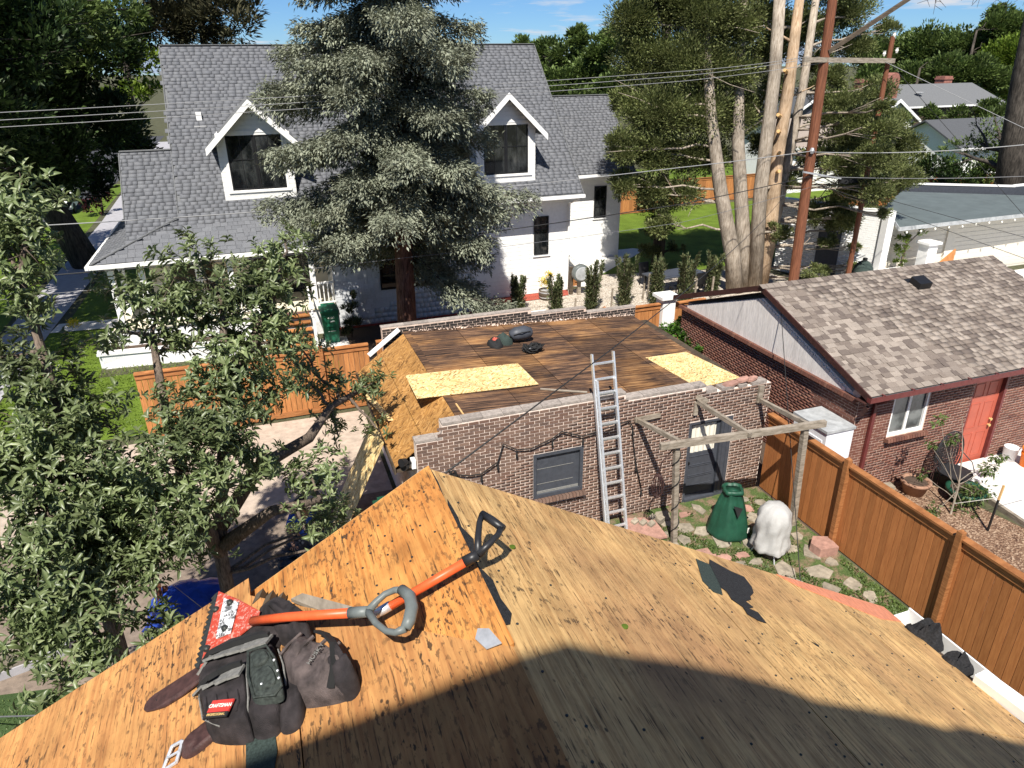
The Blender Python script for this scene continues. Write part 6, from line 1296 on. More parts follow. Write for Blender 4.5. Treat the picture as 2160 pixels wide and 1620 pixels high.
b = MB(); c0 = Vector((5.35,15.3,2.98)); b.tube([c0+Vector((-.02,0,-.02)),c0+Vector((.0,0,0)),c0+Vector((.12,0,.03)),c0+Vector((.35,.02,.03)),c0+Vector((.5,.03,0)),c0+Vector((.56,.03,-.03))], [.06,.13,.17,.175,.13,.03], 16); b.obj('body', 'charcoal', du, True)
b = MB(); b.tube([c0+Vector((.01,-.14,.06)),c0+Vector((.2,-.2,.12)),c0+Vector((.45,-.12,.1))], .012, 6); b.obj('handle', 'rubber', du)
b = pillow([(4.98,15.45),(5.2,15.5),(5.37,15.4),(5.35,15.2),(5.2,15.12),(5.05,15.2)], lambda x: zd(x), .2, wob=.15, seed=31); b.obj('side_pocket', 'felt', du, True)
hr_ = thing('harness', 'dark mesh harness with red webbing left of the duffel bag', 'harness', (4.9,15.1,2.85))
b = pillow([(4.74,15.35),(4.95,15.45),(5.1,15.3),(5.05,15.05),(4.88,14.95),(4.75,15.1)], lambda x: zd(x), .13, wob=.25, seed=33); b.obj('webbing', 'rubber', hr_, True)
b = pillow([(4.85,15.3),(4.98,15.34),(5.04,15.24),(4.9,15.2)], lambda x: zd(x), .05, base=.12, wob=.3, seed=35); b.obj('red_strap', 'scratched', hr_, True)
nb = thing('rope_heap', 'dark tangled rope and strap heap in front of the duffel bag', 'rope', (5.65,14.6,2.82)); b = MB()
for i in range(16):
    a = rng.random()*6; p = Vector((5.65+rng.uniform(-.1,.1),14.6+rng.uniform(-.08,.08),zd(5.6)+.04)); pts = []
    for j in range(9): t = a+j*.8; pts.append(p+Vector((math.cos(t)*.16,math.sin(t)*.14,.035+.05*math.sin(j*1.3+i)+.004*i)))
    b.tube(pts, .016, 5)
b.obj('rope', 'rubber', nb, True)
for j in range(3): b = MB(); b.obox((5.5+.07*j,14.48+.05*j,zd(5.5)+.12), (.03,0,.01), (0,.015,0), (0,0,.01)); b.obj('buckle', 'alum', nb)
pi = 0
for x,y,z,sx,sy,a,lab in ((8.95,11.5,2.70,.22,.12,.2,'flat loose sandstone slab lying on the parapet step'),(9.28,11.52,2.74,.16,.12,-.3,'tilted broken sandstone slab on top of the parapet corner'),(9.5,11.5,2.73,.13,.1,.5,'small sandstone lump at the right parapet corner')):
    b = MB(); k = 7; P = [(x+sx*math.cos(i*6.283/k+a)*rng.uniform(.8,1.1), y+sy*math.sin(i*6.283/k+a)*rng.uniform(.8,1.1), z+.04+.03*math.cos(i+a)) for i in range(k)]; b.prism(P, (0,0,-.05)); tag(b.obj('stone_slab', 'stone_p'), lab, 'stone')
# pergola
pe = thing('pergola', 'weathered grey timber pergola frame against the shed wall', 'pergola', (8.3,10.1,0))
b = MB(); b.beam((7.05,10.2,0),(6.86,10.15,2.32),.1,.1,(0,1,0)); b.obj('post', 'greywood', pe); b = MB(); b.beam((9.72,9.85,0),(9.60,9.85,2.36),.11,.11,(0,1,0)); b.obj('post', 'greywood', pe)
b = MB(); b.beam((6.48,10.12,2.40),(10.0,9.76,2.42),.09,.13); b.obj('beam', 'greywood', pe)
b = MB(); b.beam((6.85,10.1,2.46),(6.68,11.33,2.34),.07,.09); b.obj('rafter', 'greywood', pe)
b = MB(); b.beam((8.3,9.85,2.43),(8.08,11.33,2.52),.07,.09); b.obj('rafter', 'greywood', pe)
b = MB(); b.beam((9.62,9.85,2.43),(9.68,11.33,2.28),.07,.09); b.obj('rafter', 'greywood', pe)
b = MB(); b.beam((6.62,11.35,2.34),(7.2,11.35,2.36),.06,.09); b.obj('ledger', 'greywood', pe)
b = MB(); b.beam((8.06,11.35,2.62),(8.3,11.33,2.5),.08,.09); b.beam((8.07,11.36,2.5),(8.06,11.36,2.2),.09,.05,(0,1,0)); b.obj('ledger', 'greywood', pe)
b = MB(); b.beam((9.68,11.36,2.62),(9.66,11.36,2.22),.12,.06,(0,1,0)); b.obj('ledger', 'greywood', pe)
# string lights
sl_ = thing('string_lights', 'black string light cord sagging along the shed wall', 'string lights', (4.5,11.33,2))
pts = [(2.66,11.33,2.03),(2.75,11.33,1.9),(3.07,11.33,1.8),(3.31,11.33,1.79),(3.65,11.33,1.98),(3.77,11.33,2.36),(4.04,11.33,2.18),(4.34,11.33,2.14),(4.79,11.33,2.28),(4.99,11.33,2.4),(5.45,11.33,2.2),(6.19,11.3,2.34),(6.48,11.33,2.37),(6.57,11.33,2.2),(6.58,11.33,1.99),(6.7,11.33,1.3),(6.87,11.33,.67)]
b = MB(); b.tube(pts, .013, 6); b.obj('cord', 'rubber', sl_, True)
for i in (1,3,4,6,8,10,13,15,16): b = MB(); p = Vector(pts[i]); b.lathe(p+Vector((0,-.01,-.12)), [(.008,-.06),(.025,-.03),(.022,.02),(.014,.05),(.014,.1)], 8); b.obj('bulb_socket', 'rubber', sl_)
b = MB()
for i in range(60): pass
b.tube([(2.75+.06*math.cos(i*.6)*(1+.3*math.sin(i)), 11.31, 1.9+.1*math.sin(i*.6)) for i in range(40)], .012, 5); b.obj('coil', 'rubber', sl_, True)
cl = thing('light_coil', 'oval coil of rusty wire hanging from the left pergola post', 'wire coil', (6.5,10.2,1.5)); b = MB()
for k in range(7): a = k*.45; b.tube([(6.56+.12*math.cos(t*.5236)*math.cos(a), 10.22+.12*math.cos(t*.5236)*math.sin(a), 1.45+.27*math.sin(t*.5236)) for t in range(13)], .007, 4)
b.tube([(6.56,10.22,1.72),(6.6,10.2,2.0),(6.84,10.16,2.3)], .012, 5); b.obj('wire', 'leather', cl)
tw = thing('cord', 'dark cord wound down the left pergola post', 'cord', (6.95,10.15,1.1)); b = MB()
b.tube([(6.87+.19*(1-q)+.075*math.cos(q*26), 10.15+.05*(1-q)+.075*math.sin(q*26), .05+2.2*q) for q in np.linspace(0,1,70)], .012, 5); b.obj('strand', 'rubber', tw)
fl_ = thing('security_light', 'black twin flood light on the left corner of the shed', 'lamp', (2.04,11.5,2.2))
b = MB(); b.box(2.0,2.08,11.42,11.56,2.12,2.3); b.obj('base', 'white', fl_)
for y,z,x in ((11.45,2.33,1.86),(11.52,2.2,1.9)): b = MB(); b.tube([(2.02,y,2.24),(x,y-.08,z)], [.02,.03], 8); b.tube([(x+.03,y-.05,z),(x-.07,y-.12,z+.02)], [.06,.085], 12); b.obj('lamp_head', 'black', fl_)
# ================= PATIO =================
gb = thing('garden_bag', 'dark green cone shaped pop up cover standing by the shed door', 'cover', (8.28,10.15,0))
b = MB(); b.lathe((8.28,10.12,.02), [(.40,0),(.43,.05),(.42,.1),(.385,.25),(.34,.45),(.285,.65),(.225,.85),(.18,.98),(.19,1.02)], 36, wob=lambda t,z: .09*math.sin(5*t+.5)*min(1,z+.25)+.06*math.sin(11*t+z*3)*(.3+z)+.02*math.sin(25*z+4*t)); b.obj('cover', 'gtarp', gb, True)
b = MB(); b.lathe((8.28,10.12,1.0), [(.19,.0),(.225,.03),(.21,.09),(.16,.1),(.17,.02)], 30, wob=lambda t,z: .1*math.sin(4*t)+.05*math.sin(9*t)); b.obj('collar', 'gtarp', gb, True)
b = MB(); b.prism([(8.12,9.83,.86),(8.2,9.77,.6),(8.27,9.75,.82)], (0,-.02,.0)); b.obj('opening', 'rubber', gb)
b = MB(); b.box(8.45,8.5,9.71,9.72,.2,.32); b.obj('tag', 'bulb', gb)
for x in (8.05,8.3,8.55): b = MB(); b.beam((x,9.74,.06),(x,9.68,.0),.025,.02); b.obj('tab', 'rubber', gb)
gc = thing('covered_grill', 'grill under a wrinkled pale grey cover', 'grill', (8.62,9.22,0))
b = MB(); b.lathe((8.6,9.2,.2), [(.34,0),(.355,.03),(.35,.1),(.34,.2),(.325,.3),(.32,.4),(.325,.5),(.33,.6),(.325,.7),(.3,.8),(.25,.9),(.19,.96),(.1,.99),(.02,1.0)], 48, wob=lambda t,z: .07*math.sin(6*t+4*z)*(1-z*.5)+.045*math.sin(13*t-7*z)*(1-z*.5)+.035*math.sin(27*z+3*t)+.03*math.sin(17*z-5*t)); b.obj('cover', 'gcover', gc, True)
for a in (.6,2.4,4.4): b = MB(); b.tube([(8.6+.2*math.cos(a),9.2+.2*math.sin(a),.3),(8.6+.33*math.cos(a),9.2+.33*math.sin(a),0)], .015, 6); b.obj('leg', 'alum', gc)
rk = thing('black_planter', 'small black object half hidden behind the covered grill', 'pot', (9.15,9.75,0)); b = MB(); b.lathe((9.15,9.75,0), [(.12,0),(.19,.3),(.2,.5),(.12,.55),(.05,.5)], 14); b.obj('pot', 'rubber', rk)
b = MB(); b.prism([(9.45,8.75,0),(9.85,8.7,0),(9.9,9.05,0),(9.62,9.18,0),(9.42,9.0,0)], (.02,.0,.2)); tag(b.obj('stone_block', 'stone_p', None), 'pink sandstone block at the foot of the cedar fence', 'stone')
for i,(pts,lab) in enumerate((([(6.2,10.4),(6.95,10.3),(7.0,11.0),(6.35,11.2)],'large pink flagstone slab below the ladder'),([(5.9,9.7),(6.7,9.6),(6.8,10.25),(6.0,10.35)],'pink flagstone slab in front of the large one below the ladder'),([(6.95,9.3),(7.5,9.25),(7.55,9.75),(7.0,9.8)],'pink paver beside the left pergola post'))):
    b = MB(); b.prism([(x,y,.05+.03*(2-i)) for x,y in pts], (0,0,-.05)); tag(b.obj('paving_slab', 'stone_p'), lab, 'slab')
for i in range(5):
    x, y = 6.55+.14*i, 10.95-.1*(i%3); b = MB(); b.obox((x,y,.12), (.07,.03,.01), (-.02,.05,.01), (0,0,.05)); tag(b.obj('rubble_brick', 'stone_c'), ('broken pale brick leaning on the shed foot, leftmost','second pale broken brick by the shed foot','pale broken brick in the middle of the rubble by the shed','pale broken brick left of the pergola post','pale broken brick touching the pergola post')[i], 'brick')
# ================= NEIGHBOUR'S YARD =================
fz_ = thing('chest_cabinet', 'white metal cabinet with a grey top against the garage wall', 'cabinet', (11.0,10.8,0))
b = MB(); b.box(10.66,11.38,10.3,11.3,0,1.78); b.obj('body', 'white_app', fz_); b = MB(); b.box(10.63,11.4,10.27,11.33,1.78,1.84); b.obj('top', 'greylid', fz_)
for z in (.25,.95): b = MB(); b.box(10.645,10.66,10.4,11.2,z,z+.62); b.obj('drawer_front', 'white_app', fz_)
b = MB(); b.box(10.72,11.32,10.285,10.3,.1,1.68); b.obj('side_panel', 'white_app', fz_)
fc = thing('mesh_fire_screen', 'black wire mesh round garden chair standing by the brick wall', 'chair', (14.1,9.95,0))
b = MB(); N = 14
def ell(k, r): return [(14.05+.42*r*math.cos(t*math.pi/12), 10.0+.03*math.sin(t*math.pi/12)+.1*(1-r), .78+.55*r*math.sin(t*math.pi/12)) for t in range(25)]
for r in (1,.85,.7,.55,.4,.25): b.tube(ell(0,r), .008 if r < 1 else .016, 5)
for i in range(-9,10): x = i*.044; h = .55*math.sqrt(max(0,1-(x/.42)**2)); b.tube([(14.05+x,10.03,.78-h),(14.05+x,10.06,.78),(14.05+x,10.03,.78+h)], .006, 4)
for i in range(-11,12): z = i*.048; h = .42*math.sqrt(max(0,1-(z/.55)**2)); b.tube([(14.05-h,10.03,.78+z),(14.05,10.06,.78+z),(14.05+h,10.03,.78+z)], .006, 4)
b.obj('mesh_back', 'mesh', fc); b = MB(); b.lathe((14.05,9.75,.42), [(.36,0),(.36,.03)], 20); b.obj('seat', 'mesh', fc)
for a in (.8,2.3,3.9,5.5): b = MB(); b.tube([(14.05+.3*math.cos(a),9.75+.25*math.sin(a),.42),(14.05+.36*math.cos(a),9.75+.3*math.sin(a),0)], .014, 6); b.obj('leg', 'mesh', fc)
b = MB(); b.tube([(14.42,10.03,.8),(14.46,9.7,.62),(14.4,9.55,.45)], .012, 5); b.tube([(13.66,10.03,.8),(13.62,9.7,.62),(13.7,9.55,.45)], .012, 5); b.obj('arm', 'mesh', fc)
def pot(label, x, y, r, h, mat, fill='soil'):
    t = thing('plant_pot', label, 'pot', (x,y,0)); b = MB(); b.lathe((x,y,0), [(r*.7,0),(r*.95,h*.8),(r*1.08,h*.82),(r*1.08,h),(r*.86,h),(r*.84,h*.86)], 24); b.obj('pot', mat, t, True); b = MB(); b.lathe((x,y,h*.86), [(r*.85,0),(r*.4,.02)], 20); b.obj('soil', fill, t); return t
pot('wide tan clay pot of soil by the cedar fence', 13.1, 9.9, .3, .34, 'terra')
pot('dark green bowl planter in front of the mesh chair', 13.85, 9.25, .38, .34, 'gtarp')
tr_ = thing('wire_trellis', 'small rusty wire trellis hoops between pot and mesh chair', 'trellis', (13.5,9.9,0)); b = MB()
for x,h in ((13.45,.75),(13.65,.6)): b.tube([(x+.14*math.cos(a),9.9,max(0,h*math.sin(a)**.5)) for a in np.linspace(0.01,math.pi-.01,12)], .009, 5)
b.obj('wire', 'leather', tr_)
bk = thing('bucket_stack', 'stack of orange buckets at the right edge by the door', 'buckets', (16.4,9.75,0))
b = MB(); b.lathe((16.4,9.75,.1), [(.13,0),(.16,.3),(.17,.31),(.17,.36),(.15,.36),(.145,.32)], 22); b.obj('bucket', 'bucket', bk, True)
b = MB(); b.lathe((16.4,9.75,.22), [(.15,.19),(.165,.3),(.175,.3),(.175,.36),(.155,.36),(.14,.2)], 22); b.obj('bucket', 'bucket', bk, True)
bk2 = thing('bucket', 'grey white bucket behind the orange bucket stack', 'bucket', (16.35,10.1,0)); b = MB(); b.lathe((16.3,10.12,.1), [(.14,0),(.165,.34),(.175,.34),(.15,.35),(.14,.1)], 20); b.obj('body', 'white_app', bk2, True)
sk = thing('garden_stake', 'half black half bare wood stake in the bark bed', 'stake', (13.35,8.25,0)); b = MB(); b.beam((13.35,8.25,0),(13.42,8.27,.75),.035,.035,(0,1,0)); b.obj('shaft', 'black', sk); b = MB(); b.beam((13.42,8.27,.75),(13.46,8.28,1.08),.037,.037,(0,1,0)); b.obj('bare_top', 'edge', sk)
b = MB(); b.tube([(13.2,9.0,.25),(13.42,8.27,.8),(14.9,8.6,.3)], .006, 4); tag(b.obj('string', 'bulb', None), 'pale string tied from the sapling round the stake', 'string')
b = MB(); b.prism([(12.3,10.1,0),(12.7,10.05,0),(12.75,10.25,0),(12.35,10.3,0)], (0,0,.16)); tag(b.obj('stone_block', 'stone_c', None), 'pale stone behind the fence top by the downspout', 'stone')
# ================= AROUND THE WHITE HOUSE =================
def cart(label, x, y, mat, num=None, h=1.12, rot=0):
    t = thing('trash_cart', label, 'trash cart', (x,y,0)); b = MB(); w = .3
    b.prism([(x-w*.78,y-.25,.06),(x+w*.78,y-.25,.06),(x+w*.78,y+.28,.06),(x-w*.78,y+.28,.06)], (0,0,.02))
    v = [(x-w*.78,y-.25,.08),(x+w*.78,y-.25,.08),(x+w*.78,y+.28,.08),(x-w*.78,y+.28,.08),(x-w,y-.36,h-.1),(x+w,y-.36,h-.1),(x+w,y+.32,h-.1),(x-w,y+.32,h-.1)]
    b.add(v, [(3,2,1,0),(4,5,6,7),(0,1,5,4),(1,2,6,5),(2,3,7,6),(3,0,4,7)]); b.obj('body', mat, t)
    b = MB(); b.prism([(x-w-.03,y-.4,h-.1),(x+w+.03,y-.4,h-.1),(x+w+.03,y+.36,h-.1),(x-w-.03,y+.36,h-.1)], (0,0,.05)); b.prism([(x-w+.03,y-.34,h-.05),(x+w-.03,y-.34,h-.05),(x+w-.06,y+.3,h+.03),(x-w+.06,y+.3,h+.03)], (0,0,.02)); b.obj('lid', mat, t)
    b = MB(); b.box(x-w*.95,x+w*.95,y-.37,y-.345,h-.24,h-.2); b.box(x-.1,x+.14,y-.33,y-.3,.45,.62); b.box(x-.16,x+.16,y-.345,y-.335,.7,.72); b.obj('front_rib', mat, t)
    b = MB(); b.beam((x-.12,y-.325,.52),(x+.14,y-.325,.52),.02,.02); b.obj('lift_bar', 'bulb' if num else 'rubber', t)
    for sx in (-1,1): b = MB(); b.tube([(x+sx*w*.7,y+.26,.12),(x+sx*(w*.7+.06),y+.26,.12)], .12, 14); b.obj('wheel', 'rubber', t)
    b = MB(); b.tube([(x-w*.8,y+.38,h-.12),(x+w*.8,y+.38,h-.12)], .02, 8); b.obj('handle', mat, t)
    if num:
        text(num, .12, Matrix(((1,0,0,x+.02),(0,0,-1,y-.372),(0,1,0,h-.30),(0,0,0,1))), 'bulb', t)
        b = MB(); b.box(x-.02,x+.13,y-.356,y-.345,h-.46,h-.41); b.obj('label_plate', 'bulb', t)
    return t
cart('green trash cart with white numbers beside the porch steps', 1.82, 24.6, 'cart', '4035', 1.32)
b = MB(); b.box(1.4,2.35,23.9,24.9,0,.06); tag(b.obj('concrete_pad', 'conc', None), 'pale pad under the green trash cart', 'pad')
cart('dark green trash cart tucked at the left corner of the shed', 1.62, 11.85, 'gtarp', None, 1.15)
hrl = thing('hose_reel', 'round grey hose reel on a post by the white wall', 'hose reel', (12.0,26.6,0))
b = MB(); b.box(11.98,12.12,26.65,26.79,0,1.2); b.obj('post', 'darkwood', hrl); b = MB(); b.lathe((0,0,0), [(.05,0),(.36,.0),(.38,.05),(.38,.2),(.36,.25),(.1,.25)], 26)
b.v = [(12.35+x, 26.55-z, .98+y) for x,y,z in b.v]; b.obj('drum', 'greygrip', hrl, True); b = MB(); b.box(12.28,12.42,26.5,26.62,0,.7); b.obj('stand', 'greywood', hrl)
b = MB(); b.lathe((0,0,0), [(.26,0),(.3,.02),(.26,.04)], 24); b.v = [(12.35+x, 26.29-z, .98+y) for x,y,z in b.v]; b.obj('rim', 'greylid', hrl)
br = thing('barrel_planter', 'half barrel planter with dry orange plant by the white wall', 'planter', (10.85,26.5,0))
b = MB(); b.lathe((10.85,26.5,0), [(.26,0),(.34,.22),(.33,.42),(.29,.42),(.29,.36),(.02,.37)], 22); b.obj('barrel', 'darkwood', br, True)
for z in (.1,.32): b = MB(); b.lathe((10.85,26.5,z), [(.31 if z < .2 else .342,0),(.318 if z < .2 else .342,.05)], 22); b.obj('hoop', 'steel', br)
T, D = blob_points([(10.85,26.5,.75,.3),(10.9,26.5,1.0,.18)], 3500, .5, 20); n = len(T); D[:,2] += .8; scatter('dry_plant', T, orient(D), .1*(.6+.7*NR.rand(n)), .03*(.6+.7*NR.rand(n)), 'flower', br)
gt = thing('garden_table', 'long dark garden table in tree shade on the gravel yard', 'table', (16.3,25.7,0))
b = MB(); b.obox((16.4,25.7,.74), (1.25,.12,0), (-.06,.55,0), (0,0,.025)); b.obj('tabletop', 'charcoal', gt)
for x,y in ((15.3,25.2),(15.2,26.0),(17.6,25.4),(17.5,26.2)): b = MB(); b.box(x-.04,x+.04,y-.04,y+.04,0,.715); b.obj('leg', 'black', gt)
def chair(label, x, y, a):
    t = thing('garden_chair', label, 'chair', (0,0,0), 'dark chairs around the garden table')
    b = MB(); b.box(-.25,.25,-.25,.25,.42,.46); b.obj('seat', 'black', t); b = MB(); b.prism([(-.25,.24,.46),(.25,.24,.46),(.25,.32,.98),(-.25,.32,.98)], (0,.03,0)); b.obj('backrest', 'black', t)
    for sx in (-.22,.22):
        for sy in (-.22,.22): b = MB(); b.box(sx-.02,sx+.02,sy-.02,sy+.02,0,.42); b.obj('leg', 'black', t)
    t.location = (x,y,0); t.rotation_euler = (0,0,a); return t
chair('dark chair behind the left end of the garden table', 15.7, 26.7, .1); chair('dark chair at the right end of the garden table', 18.1, 25.9, -1.5); chair('dark chair in front of the garden table, near the pillar', 16.0, 24.7, 3.2); chair('dark chair in front of the garden table, near the juniper trunks', 17.1, 24.9, 3.1)
kg = thing('kamado_grill', 'dark green egg shaped ceramic grill by the white building', 'grill', (22.9,22.4,0))
kx, ky = 23.3, 22.3
b = MB(); b.lathe((kx,ky,.45), [(.2,0),(.36,.2),(.4,.45),(.4,.5),(.36,.72),(.22,.92),(.08,1.0)], 24); b.obj('body', 'felt', kg, True); b = MB(); b.lathe((kx,ky,.94), [(.41,0),(.41,.05)], 24); b.obj('band', 'rubber', kg); b = MB(); b.lathe((kx,ky,1.44), [(.09,0),(.1,.1),(.05,.12)], 12); b.obj('vent_cap', 'black', kg); b = MB(); b.box(kx-.35,kx+.35,ky-.3,ky+.3,0,.45); b.obj('stand', 'darkwood', kg)
wt_ = thing('white_counter', 'white topped outdoor counter right of the kamado grill', 'counter', (24.6,22.0,0)); b = MB(); b.box(23.9,25.4,21.6,22.4,0,.85); b.obj('base', 'charcoal', wt_); b = MB(); b.box(23.8,25.5,21.5,22.5,.85,.92); b.obj('top', 'white', wt_)
bq = thing('round_planter', 'large round dark planter left of the kamado grill', 'planter', (21.3,22.8,0)); b = MB(); b.lathe((21.5,22.6,0), [(.4,0),(.55,.4),(.5,.85),(.4,.9),(.3,.85)], 20); b.obj('pot', 'rubber', bq, True)
tree('shrub', 'small green shrub at the pole foot beside the round planter', (20.8,22.6,0), [(20.8,22.6,.7,.45),(21.2,22.4,1.0,.4),(20.6,22.3,1.1,.3)], 'l_junip', 'bark_fr', 3500, .1, .04, cat='shrub', tr=(.03,.015), per=50)
tree('shrub', 'climbing shrub on a post by the corner of the cream garage', (25.6,22.6,0), [(25.5,22.6,1.0,.3),(25.55,22.6,1.6,.35),(25.6,22.6,2.1,.35),(26.2,22.4,2.4,.25)], 'l_lime', 'bark_fr', 2500, .1, .05, cat='shrub', tr=(.08,.05), per=50)
gp_ = thing('gate_pier', 'white pier with an orange timber gate leaf by the cream garage', 'gate', (26.6,22.4,0)); b = MB(); b.box(26.2,26.7,21.9,22.4,0,1.9); b.box(26.1,26.8,21.8,22.5,1.9,2.0); b.obj('pier', 'white', gp_); b = MB(); b.prism([(26.2,21.6,.1),(27.4,21.6,.9),(27.4,21.6,1.7),(26.2,21.6,.9)], (0,.06,0)); b.obj('gate_leaf', 'cedar_b', gp_)
# bulbs strung under the cream garage eave
for i in range(11):
    x = 25.0+.78*i; b = MB(); b.lathe((x,22.08+.015*i,2.50-.02*math.sin(i*2)), [(.01,-.05),(.04,-.02),(.035,.03),(.012,.05)], 10)
    tag(b.obj('eave_bulb', 'bulb', None, True), ('leftmost white bulb at the eave corner of the cream garage' if i == 0 else ['second','third','fourth','fifth','sixth','seventh','eighth','ninth','tenth','eleventh'][i-1]+' white bulb from the left under the cream garage eave'), 'bulb', 'bulbs along the cream garage eave')
for i,(x,y,h) in enumerate(((12.9,24.6,.75),(14.5,24.9,.7),(14.9,25.2,1.0),(16.6,24.3,.85),(17.2,24.0,.95),(11.2,24.4,.6))):
    b = MB(); b.beam((x,y,0),(x+.03,y,h),.06,.06,(0,1,0)); tag(b.obj('wooden_stake', 'greywood', None), ('grey stake between the tall yew and the dense yew','grey stake left of the yew in front of the table','grey stake touching the yew in front of the table','grey stake above the white pillar','tall grey stake right of the white pillar','leftmost grey stake, beside the barrel planter')[i], 'stake', 'grey stakes between the yews')
vc = thing('parked_car', 'white car parked far off in tree shade at the left', 'car', (-12.7,58,0))
def carbody(x, y):
    b = MB(); prof = [(-2.1,.35),(-2.15,.75),(-1.6,.9),(-1.0,1.4),(.7,1.42),(1.5,.95),(2.1,.85),(2.15,.4)]
    b.prism([(x-.85,y+p,z) for p,z in prof], (1.7,0,0)); b.obj('body', 'white', vc)
    b = MB(); b.prism([(x-.7,y-1.53,.95),(x+.7,y-1.53,.95),(x+.65,y-1.06,1.36),(x-.65,y-1.06,1.36)], (0,-.03,0.02)); b.obj('windscreen', 'glass', vc)
    for sx in (-.87,.87):
        for py in (-1.3,1.3): b = MB(); b.tube([(x+sx-.1,y+py,.33),(x+sx+.03,y+py,.33)], .33, 16); b.obj('wheel', 'rubber', vc)
    for sx in (-.6,.6): b = MB(); b.box(x+sx-.18,x+sx+.18,y-2.17,y-2.1,.6,.75); b.obj('headlight', 'alum', vc)
    b = MB(); b.box(x-.85,x+.85,y-2.18,y-2.1,.36,.5); b.obj('bumper', 'charcoal', vc)
carbody(-12.7, 58)
for x,y,s,lab in ((-7.2,29.6,.25,'yellow flowers at the edge of the bright lawn'),(-5.1,25.6,.3,'small flowering plant in the white planter bed')):
    t = thing('flowers', lab, 'plant', (x,y,.0)); z = .45 if y < 26 else .1
    T, D = blob_points([(x,y,z+.1,s)], 4500, .5, 20); n = len(T); D[:,2] += .6; scatter('bloom', T, orient(D), .06*(.6+.7*NR.rand(n)), .04*(.6+.7*NR.rand(n)), 'flower' if y > 26 else 'l_yew', t)
# ================= LOWER LEFT YARD =================
tp = thing('tarp_cover', 'dark blue tarp over a heap under the fruit tree', 'tarp', (-2.2,11.3,0))
b = MB(); b.lathe((-2.1,11.1,0), [(.85,0),(.8,.1),(.72,.3),(.66,.5),(.55,.66),(.38,.74),(.2,.8),(.02,.78)], 40, wob=lambda t,z: .12*math.sin(3*t+1)+.07*math.sin(7*t+4*z)+.05*math.sin(13*t-7*z), sx=1.05, sy=.8); b.obj('tarp', 'btarp', tp, True)
cb = thing('concrete_slab', 'raised pale concrete edging slab by the turf at lower left', 'slab', (-5,10.6,0)); b = MB(); b.prism([(-7.5,10.2,.16),(-4.15,11.0,.16),(-3.9,11.6,.16),(-7.5,11.4,.16)], (0,0,-.16)); b.obj('slab', 'concg', cb)
b = MB(); b.prism([(-5.3,10.75,.16),(-4.5,10.95,.16),(-4.55,11.3,.16),(-5.3,11.15,.16)], (0,0,.26)); tag(b.obj('stone_block', 'stone_c', None), 'squared buff stone on the concrete slab at lower left', 'stone')
wd = thing('plank_pile', 'reddish planks standing under the fruit tree by the tarp', 'planks', (-2.5,11.2,0))
for i in range(4): b = MB(); b.beam((-2.62+.09*i,11.05+.05*i,0),(-2.56+.08*i,11.2+.05*i,.95-.12*i),.085,.03,(0,1,0)); b.obj('plank', 'pole', wd)
dbp = thing('debris_pile', 'heap of torn off shingle debris by the leaning OSB sheet', 'debris', (.2,12.6,0)); out = []
for i in range(120):
    a = rng.random()*6.28; r = rng.random()**.5; x, y = .3+.9*r*math.cos(a), 12.3+.7*r*math.sin(a); z = .35*(1-r)+.03
    q = Euler((rng.uniform(-.6,.6),rng.uniform(-.6,.6),rng.uniform(0,6))).to_matrix(); out.append(frame((x,y,z), q@Vector((.25,0,0)), q@Vector((0,.16,0)), q@Vector((0,0,.01))))
pieces('shingle_scrap', out, 'shing_d', dbp, limit=60)
# person under the tree
pr_ = thing('person', 'person in a dark cap and blue shirt under the fruit tree', 'person', (-.05,11.7,0))
def skinned(name, pts, edges, radii, mat, parent, root=0, sub=2):
    me = bpy.data.meshes.new(name); me.from_pydata(pts, edges, []); o = bpy.data.objects.new(name, me); link(o, parent); me.materials.append(M[mat])
    m = o.modifiers.new('skin', 'SKIN'); m.use_smooth_shade = True
    for v, r in zip(me.skin_vertices[0].data, radii): v.radius = (r, r); v.use_root = False
    me.skin_vertices[0].data[root].use_root = True
    s = o.modifiers.new('sub', 'SUBSURF'); s.levels = sub; s.render_levels = sub; return o
px0, py0 = -.05, 11.75
P = lambda x,y,z: (px0+x, py0+y, z)
body = [P(0,0,.95),P(0,0,1.15),P(0,-.02,1.38),P(0,-.03,1.48),P(0,-.05,1.56),P(0,-.06,1.68),P(-.19,0,1.38),P(-.3,-.1,1.15),P(-.26,-.3,1.05),P(.19,0,1.38),P(.32,-.08,1.2),P(.42,-.28,1.25),P(-.1,0,.9),P(-.12,-.03,.5),P(-.12,.02,.08),P(-.12,-.14,.05),P(.1,0,.9),P(.13,-.05,.5),P(.13,.02,.08),P(.13,-.14,.05),P(-.23,-.4,1.02),P(.45,-.39,1.28)]
ed = [(0,1),(1,2),(2,3),(3,4),(4,5),(2,6),(6,7),(7,8),(2,9),(9,10),(10,11),(0,12),(12,13),(13,14),(14,15),(0,16),(16,17),(17,18),(18,19),(8,20),(11,21)]
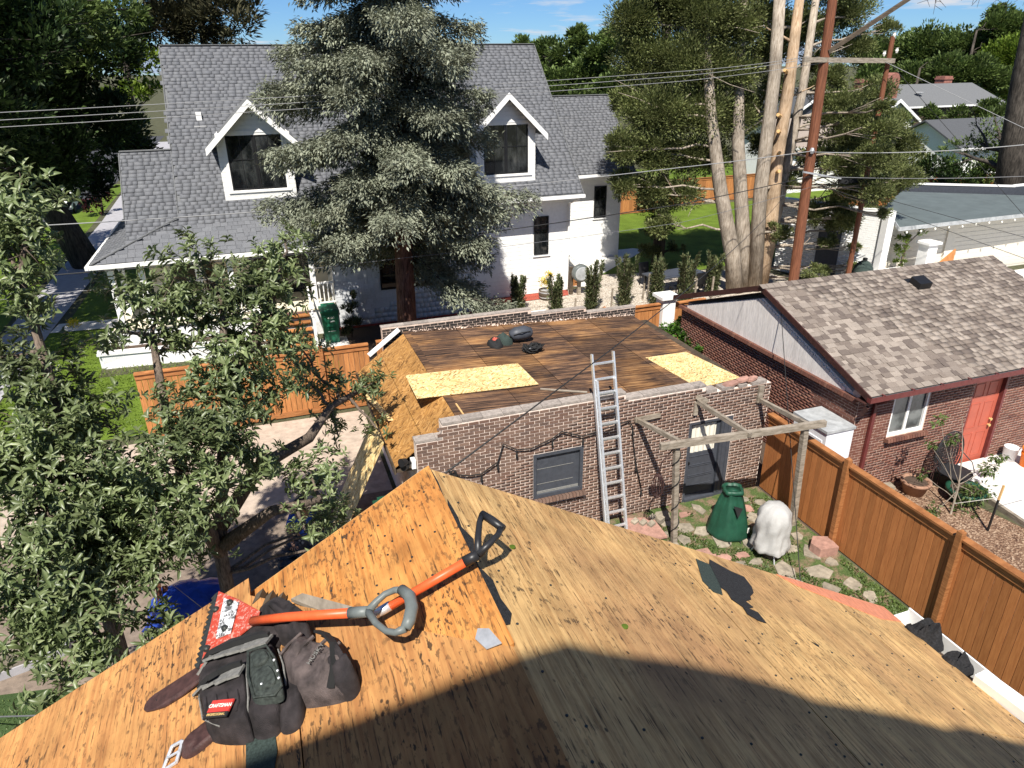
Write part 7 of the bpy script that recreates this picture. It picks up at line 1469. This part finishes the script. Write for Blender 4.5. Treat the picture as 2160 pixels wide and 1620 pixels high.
skinned('body', body, ed, [.14,.13,.15,.06,.09,.085,.06,.05,.036,.06,.05,.036,.085,.06,.045,.035,.085,.06,.045,.035,.03,.03], 'skin', pr_)
skinned('shirt', [P(0,0,.93),P(0,0,1.15),P(0,-.02,1.4),P(-.19,0,1.39),P(-.28,-.07,1.2),P(.19,0,1.39),P(.29,-.05,1.24)], [(0,1),(1,2),(2,3),(3,4),(2,5),(5,6)], [.165,.155,.17,.085,.075,.085,.075], 'shirt', pr_)
skinned('trousers', [P(0,0,.97),P(-.1,0,.88),P(-.12,-.03,.5),P(-.12,.02,.1),P(.1,0,.88),P(.13,-.05,.5),P(.13,.02,.1)], [(0,1),(1,2),(2,3),(0,4),(4,5),(5,6)], [.16,.105,.085,.075,.105,.085,.075], 'jeans', pr_)
b = MB(); b.lathe(P(0,-.05,1.66), [(.108,0),(.112,.05),(.09,.11),(.04,.14),(.005,.145)], 20); b.prism([P(-.08,-.14,1.675),P(.08,-.14,1.675),P(.06,-.25,1.66),P(-.06,-.25,1.66)], (0,0,.012)); b.obj('cap', 'cap', pr_, True)
b = MB(); b.lathe(P(0,-.148,1.6), [(.004,-.02),(.016,-.012),(.01,.02),(.003,.03)], 8); b.obj('nose', 'skin', pr_, True)
for s in (-1,1):
    b = MB(); b.lathe(P(s*.035,-.137,1.632), [(.003,-.008),(.011,0),(.003,.008)], 8); b.obj('eye', 'black', pr_)
    b = MB(); b.lathe(P(s*.093,-.05,1.61), [(.003,-.03),(.014,0),(.004,.03)], 8); b.obj('ear', 'skin', pr_, True)
    hx0, hy0, hz0 = (-.23,-.4,1.02) if s < 0 else (.45,-.39,1.28)
    for k in range(5):
        L = (.06,.085,.092,.085,.065)[k]; a = (k-2)*.3*(1 if k else 1.6); p = P(hx0+.018*(k-2), hy0-.02, hz0)
        b = MB(); b.tube([p, (p[0]+math.sin(a)*L*.5, p[1]-math.cos(a)*L*.5, p[2]+.004), (p[0]+math.sin(a)*L*.9, p[1]-math.cos(a)*L*.9, p[2]-.02)], [.011,.0095,.007], 7); b.obj('thumb' if k == 0 else 'finger', 'skin', pr_, True)
